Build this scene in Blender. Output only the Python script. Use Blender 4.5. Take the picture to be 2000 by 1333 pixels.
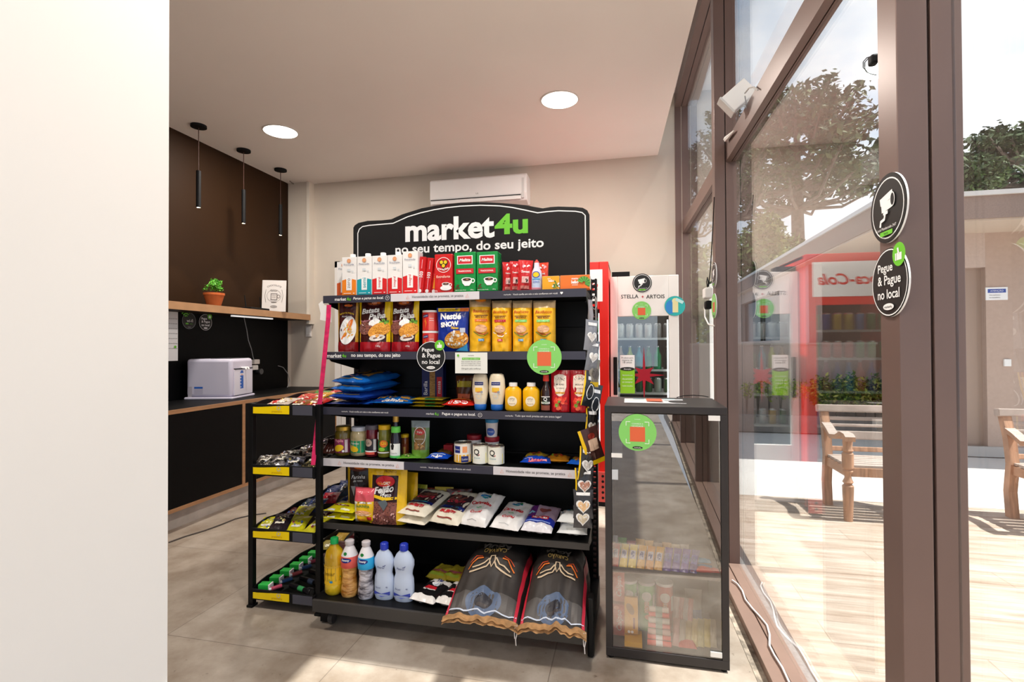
import bpy, math, random
from mathutils import Vector, Matrix, noise
from math import sin, cos, pi, radians, sqrt, atan2

SC = bpy.context.scene
COL = SC.collection
for _o in list(bpy.data.objects):
    bpy.data.objects.remove(_o)

# ---------------------------------------------------------------- camera
YAW, PITCH, ROLL, F = radians(12.8), radians(.62), -.0045, 1000.0
cam_data = bpy.data.cameras.new('camera')
cam_data.sensor_width = 36
cam_data.lens = 18.0
cam_data.clip_start = .02
cam = bpy.data.objects.new('camera', cam_data)
COL.objects.link(cam)
CM = Matrix.Rotation(YAW, 4, 'Z') @ Matrix.Rotation(pi / 2 + PITCH, 4, 'X') @ Matrix.Rotation(ROLL, 4, 'Z')
EYE = Vector((0, 0, 1.35))
cam.matrix_world = Matrix.Translation(EYE) @ CM
SC.camera = cam


def P(px, py, X=None, Y=None, Z=None):
    """the point of the room seen at a pixel of the photo, on a plane of known X, Y or Z"""
    d = CM.to_3x3() @ Vector(((px - 1000) / F, -(py - 666.5) / F, -1))
    i, v = (0, X) if X is not None else (1, Y) if Y is not None else (2, Z)
    return EYE + d * ((v - EYE[i]) / d[i])


# ---------------------------------------------------------------- exposure, world, sun, room light
SC.view_settings.view_transform = 'Standard'
SC.view_settings.look = 'None'
SC.view_settings.gamma = 1
SC.view_settings.use_curve_mapping = False
SC.view_settings.exposure = 1.16
SC.cycles.use_denoising = True
SC.cycles.max_bounces = 10
SC.cycles.diffuse_bounces = 5
SC.cycles.glossy_bounces = 5
SC.cycles.transparent_max_bounces = 24
SC.cycles.transmission_bounces = 6
SC.cycles.sample_clamp_indirect = 4
SC.cycles.caustics_reflective = False
SC.cycles.caustics_refractive = False

world = bpy.data.worlds.new('sky')
SC.world = world
world.use_nodes = True
wn, wl = world.node_tree.nodes, world.node_tree.links
wn.clear()
w_out = wn.new('ShaderNodeOutputWorld')
w_bg = wn.new('ShaderNodeBackground')
w_tc = wn.new('ShaderNodeTexCoord')
w_map = wn.new('ShaderNodeMapping')
w_map.inputs['Scale'].default_value = (1.6, 1.6, 3.4)
w_map.inputs['Location'].default_value = (3.1, .4, 1.2)
w_no = wn.new('ShaderNodeTexNoise')
w_no.inputs['Scale'].default_value = 1.5
w_no.inputs['Detail'].default_value = 7
w_no.inputs['Roughness'].default_value = .55
w_cr = wn.new('ShaderNodeValToRGB')
w_cr.color_ramp.elements[0].position = .43
w_cr.color_ramp.elements[0].color = (.42, .57, .78, 1)
w_cr.color_ramp.elements[1].position = .62
w_cr.color_ramp.elements[1].color = (.95, .965, 1, 1)
wl.new(w_tc.outputs['Generated'], w_map.inputs['Vector'])
wl.new(w_map.outputs['Vector'], w_no.inputs['Vector'])
wl.new(w_no.outputs['Fac'], w_cr.inputs['Fac'])
wl.new(w_cr.outputs['Color'], w_bg.inputs['Color'])
wl.new(w_bg.outputs['Background'], w_out.inputs['Surface'])
w_bg.inputs['Strength'].default_value = .68

sun_data = bpy.data.lights.new('sun', 'SUN')
sun_data.energy = 4.6
sun_data.angle = radians(.7)
sun_data.color = (1, .965, .91)
sun = bpy.data.objects.new('sun', sun_data)
COL.objects.link(sun)
sun.rotation_euler = Vector((1, -.06, 1.84)).to_track_quat('Z', 'Y').to_euler()
sun.location = (6, -1, 9)

LAMP_POWER = 17      # each round ceiling panel
CEIL = 3.26


# ---------------------------------------------------------------- materials
def lin(c):
    c = c / 255
    return c / 12.92 if c <= .04045 else ((c + .055) / 1.055) ** 2.4


def rgb(h):
    if isinstance(h, tuple):
        return h
    return tuple(lin(int(h[i:i + 2], 16)) for i in (0, 2, 4)) + (1,)


_mats = {}


def mat(h, rough=.5, metal=0, name=None, vary=0, scale=20, bump=0, spec=.5, emit=0, trans=0, coat=0, ior=1.45,
        stretch=(1, 1, 1), second=None, detail=3, coords='Object', tex='noise', lo=.35, hi=.65):
    key = (h, rough, metal, name, vary, scale, bump, spec, emit, trans, coat, stretch, second, tex)
    if key in _mats:
        return _mats[key]
    m = bpy.data.materials.new(name or 'surface')
    _mats[key] = m
    m.use_nodes = True
    n, l = m.node_tree.nodes, m.node_tree.links
    b = n['Principled BSDF']
    b.inputs['Base Color'].default_value = rgb(h)
    b.inputs['Roughness'].default_value = rough
    b.inputs['Metallic'].default_value = metal
    b.inputs['Specular IOR Level'].default_value = spec
    b.inputs['IOR'].default_value = ior
    if trans:
        b.inputs['Transmission Weight'].default_value = trans
    if coat:
        b.inputs['Coat Weight'].default_value = coat
        b.inputs['Coat Roughness'].default_value = .12
    if emit:
        b.inputs['Emission Color'].default_value = rgb(h)
        b.inputs['Emission Strength'].default_value = emit
    if vary or bump or second:
        tc = n.new('ShaderNodeTexCoord')
        mp = n.new('ShaderNodeMapping')
        mp.inputs['Scale'].default_value = stretch
        l.new(tc.outputs[coords], mp.inputs['Vector'])
        if tex == 'voronoi':
            no = n.new('ShaderNodeTexVoronoi')
            no.inputs['Scale'].default_value = scale
            fac = no.outputs['Distance']
        else:
            no = n.new('ShaderNodeTexNoise')
            no.inputs['Scale'].default_value = scale
            no.inputs['Detail'].default_value = detail
            fac = no.outputs['Fac']
        l.new(mp.outputs['Vector'], no.inputs['Vector'])
        if vary or second:
            r = n.new('ShaderNodeValToRGB')
            c = rgb(h)
            if second:
                c2 = rgb(second)
            else:
                c2 = tuple(max(0, min(1, x * (1 - vary))) for x in c[:3]) + (1,)
                c = tuple(max(0, min(1, x * (1 + vary * .5))) for x in c[:3]) + (1,)
            r.color_ramp.elements[0].position = lo
            r.color_ramp.elements[0].color = c2
            r.color_ramp.elements[1].position = hi
            r.color_ramp.elements[1].color = c
            l.new(fac, r.inputs['Fac'])
            l.new(r.outputs['Color'], b.inputs['Base Color'])
        if bump:
            bn = n.new('ShaderNodeBump')
            bn.inputs['Strength'].default_value = bump
            bn.inputs['Distance'].default_value = .01
            l.new(fac, bn.inputs['Height'])
            l.new(bn.outputs['Normal'], b.inputs['Normal'])
    return m


def glass(name='clear_glass', r0=.07, tint=(.93, .96, .95, 1), boost=1.0, rough=0.0):
    """thin pane: see-through, with a mirror share that grows towards grazing angles"""
    if name in _mats:
        return _mats[name]
    m = bpy.data.materials.new(name)
    _mats[name] = m
    m.use_nodes = True
    n, l = m.node_tree.nodes, m.node_tree.links
    n.clear()
    out = n.new('ShaderNodeOutputMaterial')
    mix = n.new('ShaderNodeMixShader')
    tr = n.new('ShaderNodeBsdfTransparent')
    tr.inputs['Color'].default_value = tint
    gl = n.new('ShaderNodeBsdfAnisotropic')
    gl.inputs['Roughness'].default_value = rough
    gl.inputs['Color'].default_value = (1, 1, 1, 1)
    lw = n.new('ShaderNodeLayerWeight')
    lw.inputs['Blend'].default_value = .5
    pw = n.new('ShaderNodeMath'); pw.operation = 'POWER'; pw.inputs[1].default_value = 5
    ml = n.new('ShaderNodeMath'); ml.operation = 'MULTIPLY_ADD'
    ml.inputs[1].default_value = (1 - r0) * boost
    ml.inputs[2].default_value = r0
    cl = n.new('ShaderNodeClamp')
    l.new(lw.outputs['Facing'], pw.inputs[0])
    l.new(pw.outputs[0], ml.inputs[0])
    l.new(ml.outputs[0], cl.inputs['Value'])
    l.new(cl.outputs[0], mix.inputs[0])
    l.new(tr.outputs[0], mix.inputs[1])
    l.new(gl.outputs[0], mix.inputs[2])
    l.new(mix.outputs[0], out.inputs['Surface'])
    return m


def film(h, **k):
    """printed plastic film: coloured, glossy, slightly crinkled"""
    k.setdefault('rough', .24)
    return mat(h, bump=.5, scale=24, detail=2.5, name='printed_film', **k)


def paint(h, **k):
    k.setdefault('rough', .45)
    return mat(h, name='print', **k)


BLACK = mat('09090a', rough=.5, spec=.3, name='black_painted_steel', vary=.12, scale=9)
BLACKM = mat('09090b', rough=.65, spec=.3, name='matt_black')
WHITE = mat('f1efec', rough=.45, name='white_plastic')
INKW = paint('f4f4f4')
INKK = paint('1a1a1a')
GREEN = paint('6cc62f')
LIME = paint('86d36b')
STRIPM = mat('3a3a48', rough=.28, spec=.5, name='grey_price_strip', vary=.08, scale=5)
STRIPW = mat('d9d6dc', rough=.3, name='white_price_strip', vary=.05, scale=5)


# ---------------------------------------------------------------- mesh helpers
class MB:
    def __init__(s):
        s.v, s.f, s.m, s.mats = [], [], [], []

    def mi(s, m):
        if m not in s.mats:
            s.mats.append(m)
        return s.mats.index(m)

    def face(s, pts, m):
        k = len(s.v)
        s.v += [tuple(p) for p in pts]
        s.f.append(tuple(range(k, k + len(pts))))
        s.m.append(s.mi(m))

    def box(s, x0, x1, y0, y1, z0, z1, m, M=None):
        k = len(s.v)
        c = [(x, y, z) for z in (z0, z1) for y in (y0, y1) for x in (x0, x1)]
        if M:
            c = [tuple(M @ Vector(p)) for p in c]
        s.v += c
        for q in ((0, 2, 3, 1), (4, 5, 7, 6), (0, 1, 5, 4), (2, 6, 7, 3), (0, 4, 6, 2), (1, 3, 7, 5)):
            s.f.append(tuple(k + i for i in q))
            s.m.append(s.mi(m))
        return s

    def grid(s, fn, nu, nv, m, wrap=False, flip=False):
        k = len(s.v)
        for j in range(nv + 1):
            for i in range(nu + (0 if wrap else 1)):
                s.v.append(tuple(fn(i / nu, j / nv)))
        w = nu if wrap else nu + 1
        for j in range(nv):
            for i in range(nu):
                a, b = k + j * w + i, k + j * w + (i + 1) % w
                c, d = b + w, a + w
                q = (a, b, c, d)
                s.f.append(q[::-1] if flip else q)
                mm = m((i + .5) / nu, (j + .5) / nv) if callable(m) else m
                s.m.append(s.mi(mm))
        return s

    def lathe(s, prof, m, n=24, cx=0, cy=0, z0=0, sx=1, sy=1, M=None, caps=True):
        """prof: list of (r, z) or (r, z, material for the band below this ring)"""
        k = len(s.v)
        for q in prof:
            for i in range(n):
                a = 2 * pi * i / n
                p = (cx + q[0] * sx * cos(a), cy + q[0] * sy * sin(a), z0 + q[1])
                s.v.append(tuple(M @ Vector(p)) if M else p)
        for j in range(len(prof) - 1):
            mm = prof[j + 1][2] if len(prof[j + 1]) > 2 and prof[j + 1][2] else m
            for i in range(n):
                a, b = k + j * n + i, k + j * n + (i + 1) % n
                s.f.append((a, b, b + n, a + n))
                s.m.append(s.mi(mm))
        if caps:
            if prof[0][0] > 1e-5:
                s.f.append(tuple(k + i for i in range(n))[::-1]); s.m.append(s.mi(m))
            if prof[-1][0] > 1e-5:
                b = k + (len(prof) - 1) * n
                mm = prof[-1][2] if len(prof[-1]) > 2 and prof[-1][2] else m
                s.f.append(tuple(b + i for i in range(n))); s.m.append(s.mi(mm))
        return s

    def tube(s, pts, r, m, n=8, closed=False):
        pts = [Vector(p) for p in pts]
        k = len(s.v)
        N = len(pts)
        up = Vector((0, 0, 1))
        prev = None
        for i, p in enumerate(pts):
            a = pts[(i - 1) % N] if (i > 0 or closed) else p
            b = pts[(i + 1) % N] if (i < N - 1 or closed) else p
            t = (b - a).normalized()
            if prev is None:
                q = t.cross(up)
                if q.length < 1e-3:
                    q = t.cross(Vector((1, 0, 0)))
                q.normalize()
            else:
                q = (prev - t * prev.dot(t)).normalized()
            prev = q
            w = t.cross(q)
            rr = r[i] if isinstance(r, (list, tuple)) else r
            for j in range(n):
                c = 2 * pi * j / n
                s.v.append(tuple(p + q * rr * cos(c) + w * rr * sin(c)))
        for i in range(N if closed else N - 1):
            for j in range(n):
                a, b = k + i * n + j, k + i * n + (j + 1) % n
                c, d = k + ((i + 1) % N) * n + (j + 1) % n, k + ((i + 1) % N) * n + j
                s.f.append((a, b, c, d)); s.m.append(s.mi(m))
        if not closed:
            s.f.append(tuple(k + j for j in range(n))[::-1]); s.m.append(s.mi(m))
            b = k + (N - 1) * n
            s.f.append(tuple(b + j for j in range(n))); s.m.append(s.mi(m))
        return s

    def prism(s, pts, y0, y1, m, side=None, M=None):
        """outline in x,z extruded along y"""
        k = len(s.v)
        n = len(pts)
        for y in (y0, y1):
            for x, z in pts:
                p = (x, y, z)
                s.v.append(tuple(M @ Vector(p)) if M else p)
        s.f.append(tuple(k + i for i in range(n))); s.m.append(s.mi(m))
        s.f.append(tuple(k + n + i for i in range(n))[::-1]); s.m.append(s.mi(m))
        for i in range(n):
            j = (i + 1) % n
            s.f.append((k + i, k + n + i, k + n + j, k + j)); s.m.append(s.mi(side or m))
        return s

    def build(s, name, parent=None, smooth=False, bevel=0, loc=None, rot=None, weld=False, segs=2):
        me = bpy.data.meshes.new(name)
        me.from_pydata(s.v, [], s.f)
        for m in s.mats:
            me.materials.append(m)
        me.polygons.foreach_set('material_index', s.m)
        if smooth:
            me.polygons.foreach_set('use_smooth', [True] * len(s.f))
            try:
                me.set_sharp_from_angle(angle=radians(42))
            except Exception:
                pass
        me.update()
        o = bpy.data.objects.new(name, me)
        COL.objects.link(o)
        if parent:
            o.parent = parent
        if loc:
            o.location = loc
        if rot:
            o.rotation_euler = rot
        if bevel:
            b = o.modifiers.new('edge', 'BEVEL')
            b.width = bevel
            b.segments = segs
            b.limit_method = 'ANGLE'
            b.angle_limit = radians(50)
        return o


def tag(o, label=None, cat=None, group=None, kind=None):
    if label:
        o['label'] = label
    if cat:
        o['category'] = cat
    if group:
        o['group'] = group
    if kind:
        o['kind'] = kind
    return o


def struct(o):
    o['kind'] = 'structure'
    return o


def root(name, label, cat, loc=(0, 0, 0), rz=0, group=None, rot=None):
    o = bpy.data.objects.new(name, None)
    o.empty_display_size = .05
    COL.objects.link(o)
    o.location = loc
    o.rotation_euler = rot or (0, 0, rz)
    return tag(o, label, cat, group)


# ---------------------------------------------------------------- lettering
_txt = {}


def letters(body, bold=0.0, italic=0.0):
    key = (body, bold, italic)
    if key not in _txt:
        cu = bpy.data.curves.new('t', 'FONT')
        cu.body = body
        cu.size = 1
        cu.offset = bold
        cu.shear = italic
        cu.resolution_u = 3
        cu.align_x = 'LEFT'
        ob = bpy.data.objects.new('t', cu)
        COL.objects.link(ob)
        dg = bpy.context.evaluated_depsgraph_get()
        dg.update()
        ev = ob.evaluated_get(dg)
        me = ev.to_mesh()
        vs = [(v.co.x, v.co.y) for v in me.vertices]
        fs = [tuple(p.vertices) for p in me.polygons]
        ev.to_mesh_clear()
        bpy.data.objects.remove(ob)
        bpy.data.curves.remove(cu)
        if vs:
            x0 = min(v[0] for v in vs); x1 = max(v[0] for v in vs)
            z0 = min(v[1] for v in vs); z1 = max(v[1] for v in vs)
        else:
            x0 = z0 = 0; x1 = z1 = 1
        _txt[key] = (vs, fs, x0, x1, z0, z1)
    return _txt[key]


class Dec:
    """print laid on a surface: S(x, z, offset) -> point of the thing"""

    def __init__(s, S, base=.0006, step=.0004):
        s.S, s.o, s.step, s.mb = S, base, step, MB()

    def _g(s, pts, faces, m):
        k = len(s.mb.v)
        s.mb.v += [tuple(s.S(x, z, s.o)) for x, z in pts]
        mi = s.mb.mi(m)
        for f in faces:
            s.mb.f.append(tuple(k + i for i in f))
            s.mb.m.append(mi)
        s.o += s.step
        return s

    def rect(s, cx, cz, w, h, m, nx=6, nz=5, rot=0, shear=0):
        pts, fs = [], []
        for j in range(nz + 1):
            for i in range(nx + 1):
                x, z = (i / nx - .5) * w, (j / nz - .5) * h
                x += shear * z
                pts.append((cx + x * cos(rot) - z * sin(rot), cz + x * sin(rot) + z * cos(rot)))
        for j in range(nz):
            for i in range(nx):
                a = j * (nx + 1) + i
                fs.append((a, a + 1, a + nx + 2, a + nx + 1))
        return s._g(pts, fs, m)

    def ell(s, cx, cz, rx, rz, m, n=22, rot=0, rings=2, a0=0, a1=2 * pi):
        pts, fs = [(cx, cz)], []
        full = abs(a1 - a0 - 2 * pi) < 1e-6
        c = n if full else n + 1
        for r in range(1, rings + 1):
            for i in range(c):
                a = a0 + (a1 - a0) * i / n
                x, z = rx * r / rings * cos(a), rz * r / rings * sin(a)
                pts.append((cx + x * cos(rot) - z * sin(rot), cz + x * sin(rot) + z * cos(rot)))
        for i in range(n):
            j = (i + 1) % c
            fs.append((0, 1 + i, 1 + j))
            for r in range(rings - 1):
                fs.append((1 + r * c + i, 1 + (r + 1) * c + i, 1 + (r + 1) * c + j, 1 + r * c + j))
        return s._g(pts, fs, m)

    def ring(s, cx, cz, rx, rz, t, m, n=36, a0=0, a1=2 * pi):
        pts, fs = [], []
        for i in range(n + 1):
            a = a0 + (a1 - a0) * i / n
            for q in (0, t):
                pts.append((cx + (rx - q) * cos(a), cz + (rz - q) * sin(a)))
        for i in range(n):
            fs.append((2 * i, 2 * i + 2, 2 * i + 3, 2 * i + 1))
        return s._g(pts, fs, m)

    def poly(s, pts, m, rings=0):
        if rings:
            n = len(pts)
            cx, cz = sum(p[0] for p in pts) / n, sum(p[1] for p in pts) / n
            v = [(cx, cz)] + [(cx + (x - cx) * r / rings, cz + (z - cz) * r / rings) for r in range(1, rings + 1) for x, z in pts]
            f = []
            for i in range(n):
                j = (i + 1) % n
                f.append((0, 1 + i, 1 + j))
                for r in range(rings - 1):
                    f.append((1 + r * n + i, 1 + (r + 1) * n + i, 1 + (r + 1) * n + j, 1 + r * n + j))
            return s._g(v, f, m)
        return s._g(pts, [tuple(range(len(pts)))], m)

    def line(s, pts, t, m):
        P2, fs = [], []
        n = len(pts)
        for i, (x, z) in enumerate(pts):
            a, b = pts[max(0, i - 1)], pts[min(n - 1, i + 1)]
            dx, dz = b[0] - a[0], b[1] - a[1]
            L = math.hypot(dx, dz) or 1
            nx, nz = -dz / L * t / 2, dx / L * t / 2
            P2 += [(x + nx, z + nz), (x - nx, z - nz)]
        for i in range(n - 1):
            fs.append((2 * i, 2 * i + 1, 2 * i + 3, 2 * i + 2))
        return s._g(P2, fs, m)

    def text(s, body, cx, cz, m, w=None, h=None, bold=.0, rot=0, italic=0, align='c', arc=0):
        vs, fs, x0, x1, z0, z1 = letters(body, bold, italic)
        if not vs:
            return s
        k = (w / (x1 - x0)) if w else h / (z1 - z0)
        kz = (h / (z1 - z0)) if h else k
        ox = {'c': (x0 + x1) / 2, 'l': x0, 'r': x1}[align]
        pts = []
        for x, z in vs:
            u, v = (x - ox) * k, (z - (z0 + z1) / 2) * kz
            if arc:
                a = u / arc
                u, v = (abs(arc) + v * (1 if arc > 0 else -1)) * sin(abs(a)) * (1 if u > 0 else -1), \
                    (abs(arc) + v * (1 if arc > 0 else -1)) * cos(a) - abs(arc)
                if arc < 0:
                    v = -v
            pts.append((cx + u * cos(rot) - v * sin(rot), cz + u * sin(rot) + v * cos(rot)))
        return s._g(pts, fs, m)

    def blobs(s, cx, cz, rx, rz, mats, n, size, seed=1):
        r = random.Random(seed)
        for i in range(n):
            a, q = r.uniform(0, 2 * pi), sqrt(r.random())
            z = size * r.uniform(.5, 1.1)
            s.ell(cx + rx * q * cos(a), cz + rz * q * sin(a), z, z * r.uniform(.4, .9), r.choice(mats), n=7,
                  rot=r.uniform(0, pi), rings=1)
            s.o -= s.step * .85
        s.o += s.step
        return s

    def build(s, name, parent, smooth=False):
        return s.mb.build(name, parent, smooth=smooth)


def plane_S(y=0.0, s=1):
    return lambda x, z, o: (x * s, y - o * s, z)


# ---------------------------------------------------------------- packaging
def cyl_S(rf):
    """print round a bottle; rf(z) -> radius"""
    def S(x, z, o):
        r = rf(z)
        a = x / max(r, 1e-4)
        return ((r + o) * sin(a), -(r + o) * cos(a), z)
    return S


def prof_r(prof):
    def rf(z):
        for a, b in zip(prof, prof[1:]):
            if a[1] <= z <= b[1] and b[1] > a[1]:
                t = (z - a[1]) / (b[1] - a[1])
                return a[0] + (b[0] - a[0]) * t
        return prof[-1][0]
    return rf


def pouch_shape(w, h, d, kind, seed=0, wr=.0025):
    """returns S(x,z,o) of the front and body builder"""
    ph = seed * 3.7

    def prof(v):
        if kind == 'doy':          # stand-up pouch: full at the bottom, sealed flat top
            return max(0.0, min(1, (1 - v) / .9)) ** .62 * (1 if v > .04 else .92)
        if kind == 'gusset':       # thick sack with a closed top
            return min(1, max(0, (1 - v)) / .22) ** .6
        if kind == 'brick':        # rice or sugar bag
            e = min(v, 1 - v)
            return min(1, max(0, e - .01) / .13) ** .55
        e = min(v, 1 - v)          # pillow bag with crimped ends
        return min(1, max(0, e - .035) / .42) ** .6

    def edge(u):
        q = {'doy': 3.2, 'gusset': 5, 'brick': 5, 'pillow': 2.6}[kind]
        return max(0.0, 1 - abs(u) ** q) ** .6

    def thick(u, v):
        t = d / 2 * prof(v) * edge(u)
        nz = noise.noise(Vector((u * 2.3 + ph, v * 3.1 * h / w + ph, ph)))
        return t * (1 + .24 * nz) + wr * 1.6 * noise.noise(Vector((u * 5 + ph, v * 4.5, ph * 2))) * min(1, t / .006) + wr * .8 * noise.noise(Vector((u * 11 + v * 5 + ph, v * 10, ph))) * min(1, t / .008)

    def half(v):
        full = prof(v)
        k = 1 - {'doy': .05, 'gusset': .02, 'brick': .03, 'pillow': .09}[kind] * full
        return w / 2 * k

    def S(x, z, o):
        v = min(1, max(0, z / h))
        hw = half(v)
        u = max(-1, min(1, x / (w / 2)))
        return (u * hw, -thick(u, v) - o - .0004, z)

    def body(m, back=None, nu=18, nv=26, fin=None):
        mb = MB()

        def jag(v, u):
            return 0

        def fr(a, b):
            u, v = a * 2 - 1, b
            return (u * half(v), -thick(u, v), v * h)

        def bk(a, b):
            u, v = a * 2 - 1, b
            return (u * half(v), thick(u, v) * (.85), v * h)

        mb.grid(fr, nu, nv, m)
        mb.grid(bk, nu, nv, back or m, flip=True)
        # bottom of the standing kinds
        if kind in ('doy', 'gusset'):
            for i in range(nu):
                a, b = i / nu, (i + 1) / nu
                mb.face([bk(a, 0), bk(b, 0), fr(b, 0), fr(a, 0)], back if back and not callable(back) else (m if not callable(m) else m(.5, 0)))
        return mb
    return S, body


def pack(name, label, cat, group, w, h, d, kind, m, loc, rot=(0, 0, 0), dec=None, seed=0, back=None, wr=.0025,
         nu=16, nv=22):
    S, body = pouch_shape(w, h, d, kind, seed, wr)
    o = body(m, back, nu, nv).build(name, smooth=True, loc=loc, rot=rot)
    tag(o, label, cat, group)
    if dec:
        D = Dec(S, base=.0012)
        dec(D, w, h)
        if D.mb.f:
            D.build('printed_label', o)
    return o


def box_pack(name, label, cat, group, w, h, d, m, loc, rot=(0, 0, 0), dec=None, side=None, top=None, bev=.0015):
    mb = MB()
    mb.box(-w / 2, w / 2, -d / 2, d / 2, 0, h, m)
    if side:
        for i in (4, 5, 3):
            mb.m[i] = mb.mi(side)
    if top:
        mb.m[1] = mb.mi(top)
    o = mb.build(name, loc=loc, rot=rot, bevel=bev)
    tag(o, label, cat, group)
    if dec:
        D = Dec(plane_S(-d / 2), base=.0008)
        dec(D, w, h)
        if D.mb.f:
            D.build('printed_label', o)
    return o


def vessel(name, label, cat, group, prof, m, loc, rz=0, dec=None, cap=None, capm=None, n=28, sx=1, sy=1, capname='cap'):
    mb = MB().lathe(prof, m, n=n, sx=sx, sy=sy)
    o = mb.build(name, smooth=True, loc=loc, rot=(0, 0, rz))
    tag(o, label, cat, group)
    if cap:
        MB().lathe(cap, capm, n=20).build(capname, o, smooth=True)
    if dec:
        rf = prof_r(prof)
        if sx != 1 or sy != 1:
            base = cyl_S(rf)

            def S(x, z, q):
                p = base(x / sx, z, q)
                return (p[0] * sx, p[1] * sy - q, p[2])
        else:
            S = cyl_S(rf)
        D = Dec(S, base=.0008)
        dec(D, max(p[0] for p in prof) * 2, max(p[1] for p in prof))
        if D.mb.f:
            D.build('printed_label', o)
    return o


def fit(x0, x1, ytop, Yf, zb):
    """centre x, width, height of an item whose front stands at depth Yf on a shelf at zb"""
    a, b = P(x0, ytop, Y=Yf), P(x1, ytop, Y=Yf)
    return (a.x + b.x) / 2, b.x - a.x, max(.01, (a.z + b.z) / 2 - zb)


ORD = ['first', 'second', 'third', 'fourth', 'fifth', 'sixth', 'seventh', 'eighth', 'ninth', 'tenth', 'eleventh',
       'twelfth', 'thirteenth', 'fourteenth', 'fifteenth', 'sixteenth']

# ================================================================ THE ROOM
def node_floor(name, cols, mortar, bw, bh, off, loc, mort_size, offset=0.0, rough=.4, speck=None, grain=(1, 1, 1),
               gscale=3, rot=0, bump=.1):
    m = bpy.data.materials.new(name)
    m.use_nodes = True
    n, l = m.node_tree.nodes, m.node_tree.links
    b = n['Principled BSDF']
    tc = n.new('ShaderNodeTexCoord')
    mp = n.new('ShaderNodeMapping')
    mp.inputs['Location'].default_value = loc
    mp.inputs['Rotation'].default_value = (0, 0, rot)
    l.new(tc.outputs['Object'], mp.inputs['Vector'])
    br = n.new('ShaderNodeTexBrick')
    br.offset = offset
    br.inputs['Scale'].default_value = 1
    br.inputs['Brick Width'].default_value = bw
    br.inputs['Row Height'].default_value = bh
    br.inputs['Mortar Size'].default_value = mort_size
    br.inputs['Mortar Smooth'].default_value = .1
    br.inputs['Color1'].default_value = rgb(cols[0])
    br.inputs['Color2'].default_value = rgb(cols[1])
    br.inputs['Mortar'].default_value = rgb(mortar)
    l.new(mp.outputs['Vector'], br.inputs['Vector'])
    mg = n.new('ShaderNodeMapping')
    mg.inputs['Scale'].default_value = grain
    l.new(tc.outputs['Object'], mg.inputs['Vector'])
    no = n.new('ShaderNodeTexNoise')
    no.inputs['Scale'].default_value = gscale
    no.inputs['Detail'].default_value = 6
    no.inputs['Roughness'].default_value = .62
    l.new(mg.outputs['Vector'], no.inputs['Vector'])
    cr = n.new('ShaderNodeValToRGB')
    cr.color_ramp.elements[0].position = .3
    cr.color_ramp.elements[0].color = rgb(cols[2])
    cr.color_ramp.elements[1].position = .66
    cr.color_ramp.elements[1].color = (1, 1, 1, 1)
    l.new(no.outputs['Fac'], cr.inputs['Fac'])
    mx = n.new('ShaderNodeMix'); mx.data_type = 'RGBA'; mx.blend_type = 'MULTIPLY'
    mx.inputs['Factor'].default_value = 1
    l.new(br.outputs['Color'], mx.inputs['A'])
    l.new(cr.outputs['Color'], mx.inputs['B'])
    col = mx.outputs['Result']
    if speck:
        n2 = n.new('ShaderNodeTexNoise')
        n2.inputs['Scale'].default_value = 26
        n2.inputs['Detail'].default_value = 5
        n2.inputs['Roughness'].default_value = .75
        l.new(tc.outputs['Object'], n2.inputs['Vector'])
        c2 = n.new('ShaderNodeValToRGB')
        c2.color_ramp.elements[0].position = .29
        c2.color_ramp.elements[0].color = rgb(speck)
        c2.color_ramp.elements[1].position = .37
        c2.color_ramp.elements[1].color = (1, 1, 1, 1)
        l.new(n2.outputs['Fac'], c2.inputs['Fac'])
        m2 = n.new('ShaderNodeMix'); m2.data_type = 'RGBA'; m2.blend_type = 'MULTIPLY'
        m2.inputs['Factor'].default_value = .75
        l.new(col, m2.inputs['A'])
        l.new(c2.outputs['Color'], m2.inputs['B'])
        col = m2.outputs['Result']
    l.new(col, b.inputs['Base Color'])
    b.inputs['Roughness'].default_value = rough
    bn = n.new('ShaderNodeBump')
    bn.inputs['Strength'].default_value = bump
    bn.inputs['Distance'].default_value = .004
    l.new(br.outputs['Fac'], bn.inputs['Height'])
    bn.invert = True
    l.new(bn.outputs['Normal'], b.inputs['Normal'])
    return m


g0 = P(695, 1255, Z=0)
g1 = P(500, 1266, Z=0)
FLOORM = node_floor('porcelain_tile', ('b7aca0', 'b1a598', 'c4bab0'), '8d8379', .9, .9, 0,
                    (-g0.x + 9, -g1.y + 9, 0), .0022, rough=.42, speck='8d7d70', gscale=4)
WALLM = mat('cabfb2', rough=.8, name='cream_wall_paint', vary=.03, scale=2)
WHITEWALL = mat('e9e7e4', rough=.75, name='white_wall_paint', vary=.015, scale=2)
CEILM = mat('efe9e6', rough=.85, name='ceiling_paint', vary=.015, scale=1.5)
BROWN = mat('2d1a09', rough=.6, spec=.2, name='brown_laminate', vary=.12, scale=1.2)
BSPLASH = mat('030304', rough=.5, spec=.12, name='black_laminate', vary=.1, scale=2)
WOOD = mat('a97d58', rough=.5, name='light_wood_edge', vary=.14, scale=7, stretch=(6, .6, 6))
STONE = mat('b9b1a9', rough=.35, name='grey_marble', vary=.16, scale=7)
FRAME = mat('75605a', rough=.38, metal=.25, name='bronze_aluminium', vary=.04, scale=3)
FRAMEG = mat('2c1d18', rough=.6, name='dark_groove')
WINGLASS = glass('window_glass', r0=.085, tint=(.97, .985, .98, 1), boost=1.3)

struct(MB().box(-4.2, .555, -6.5, 5.42, -.12, 0, FLOORM).build('floor'))

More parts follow.
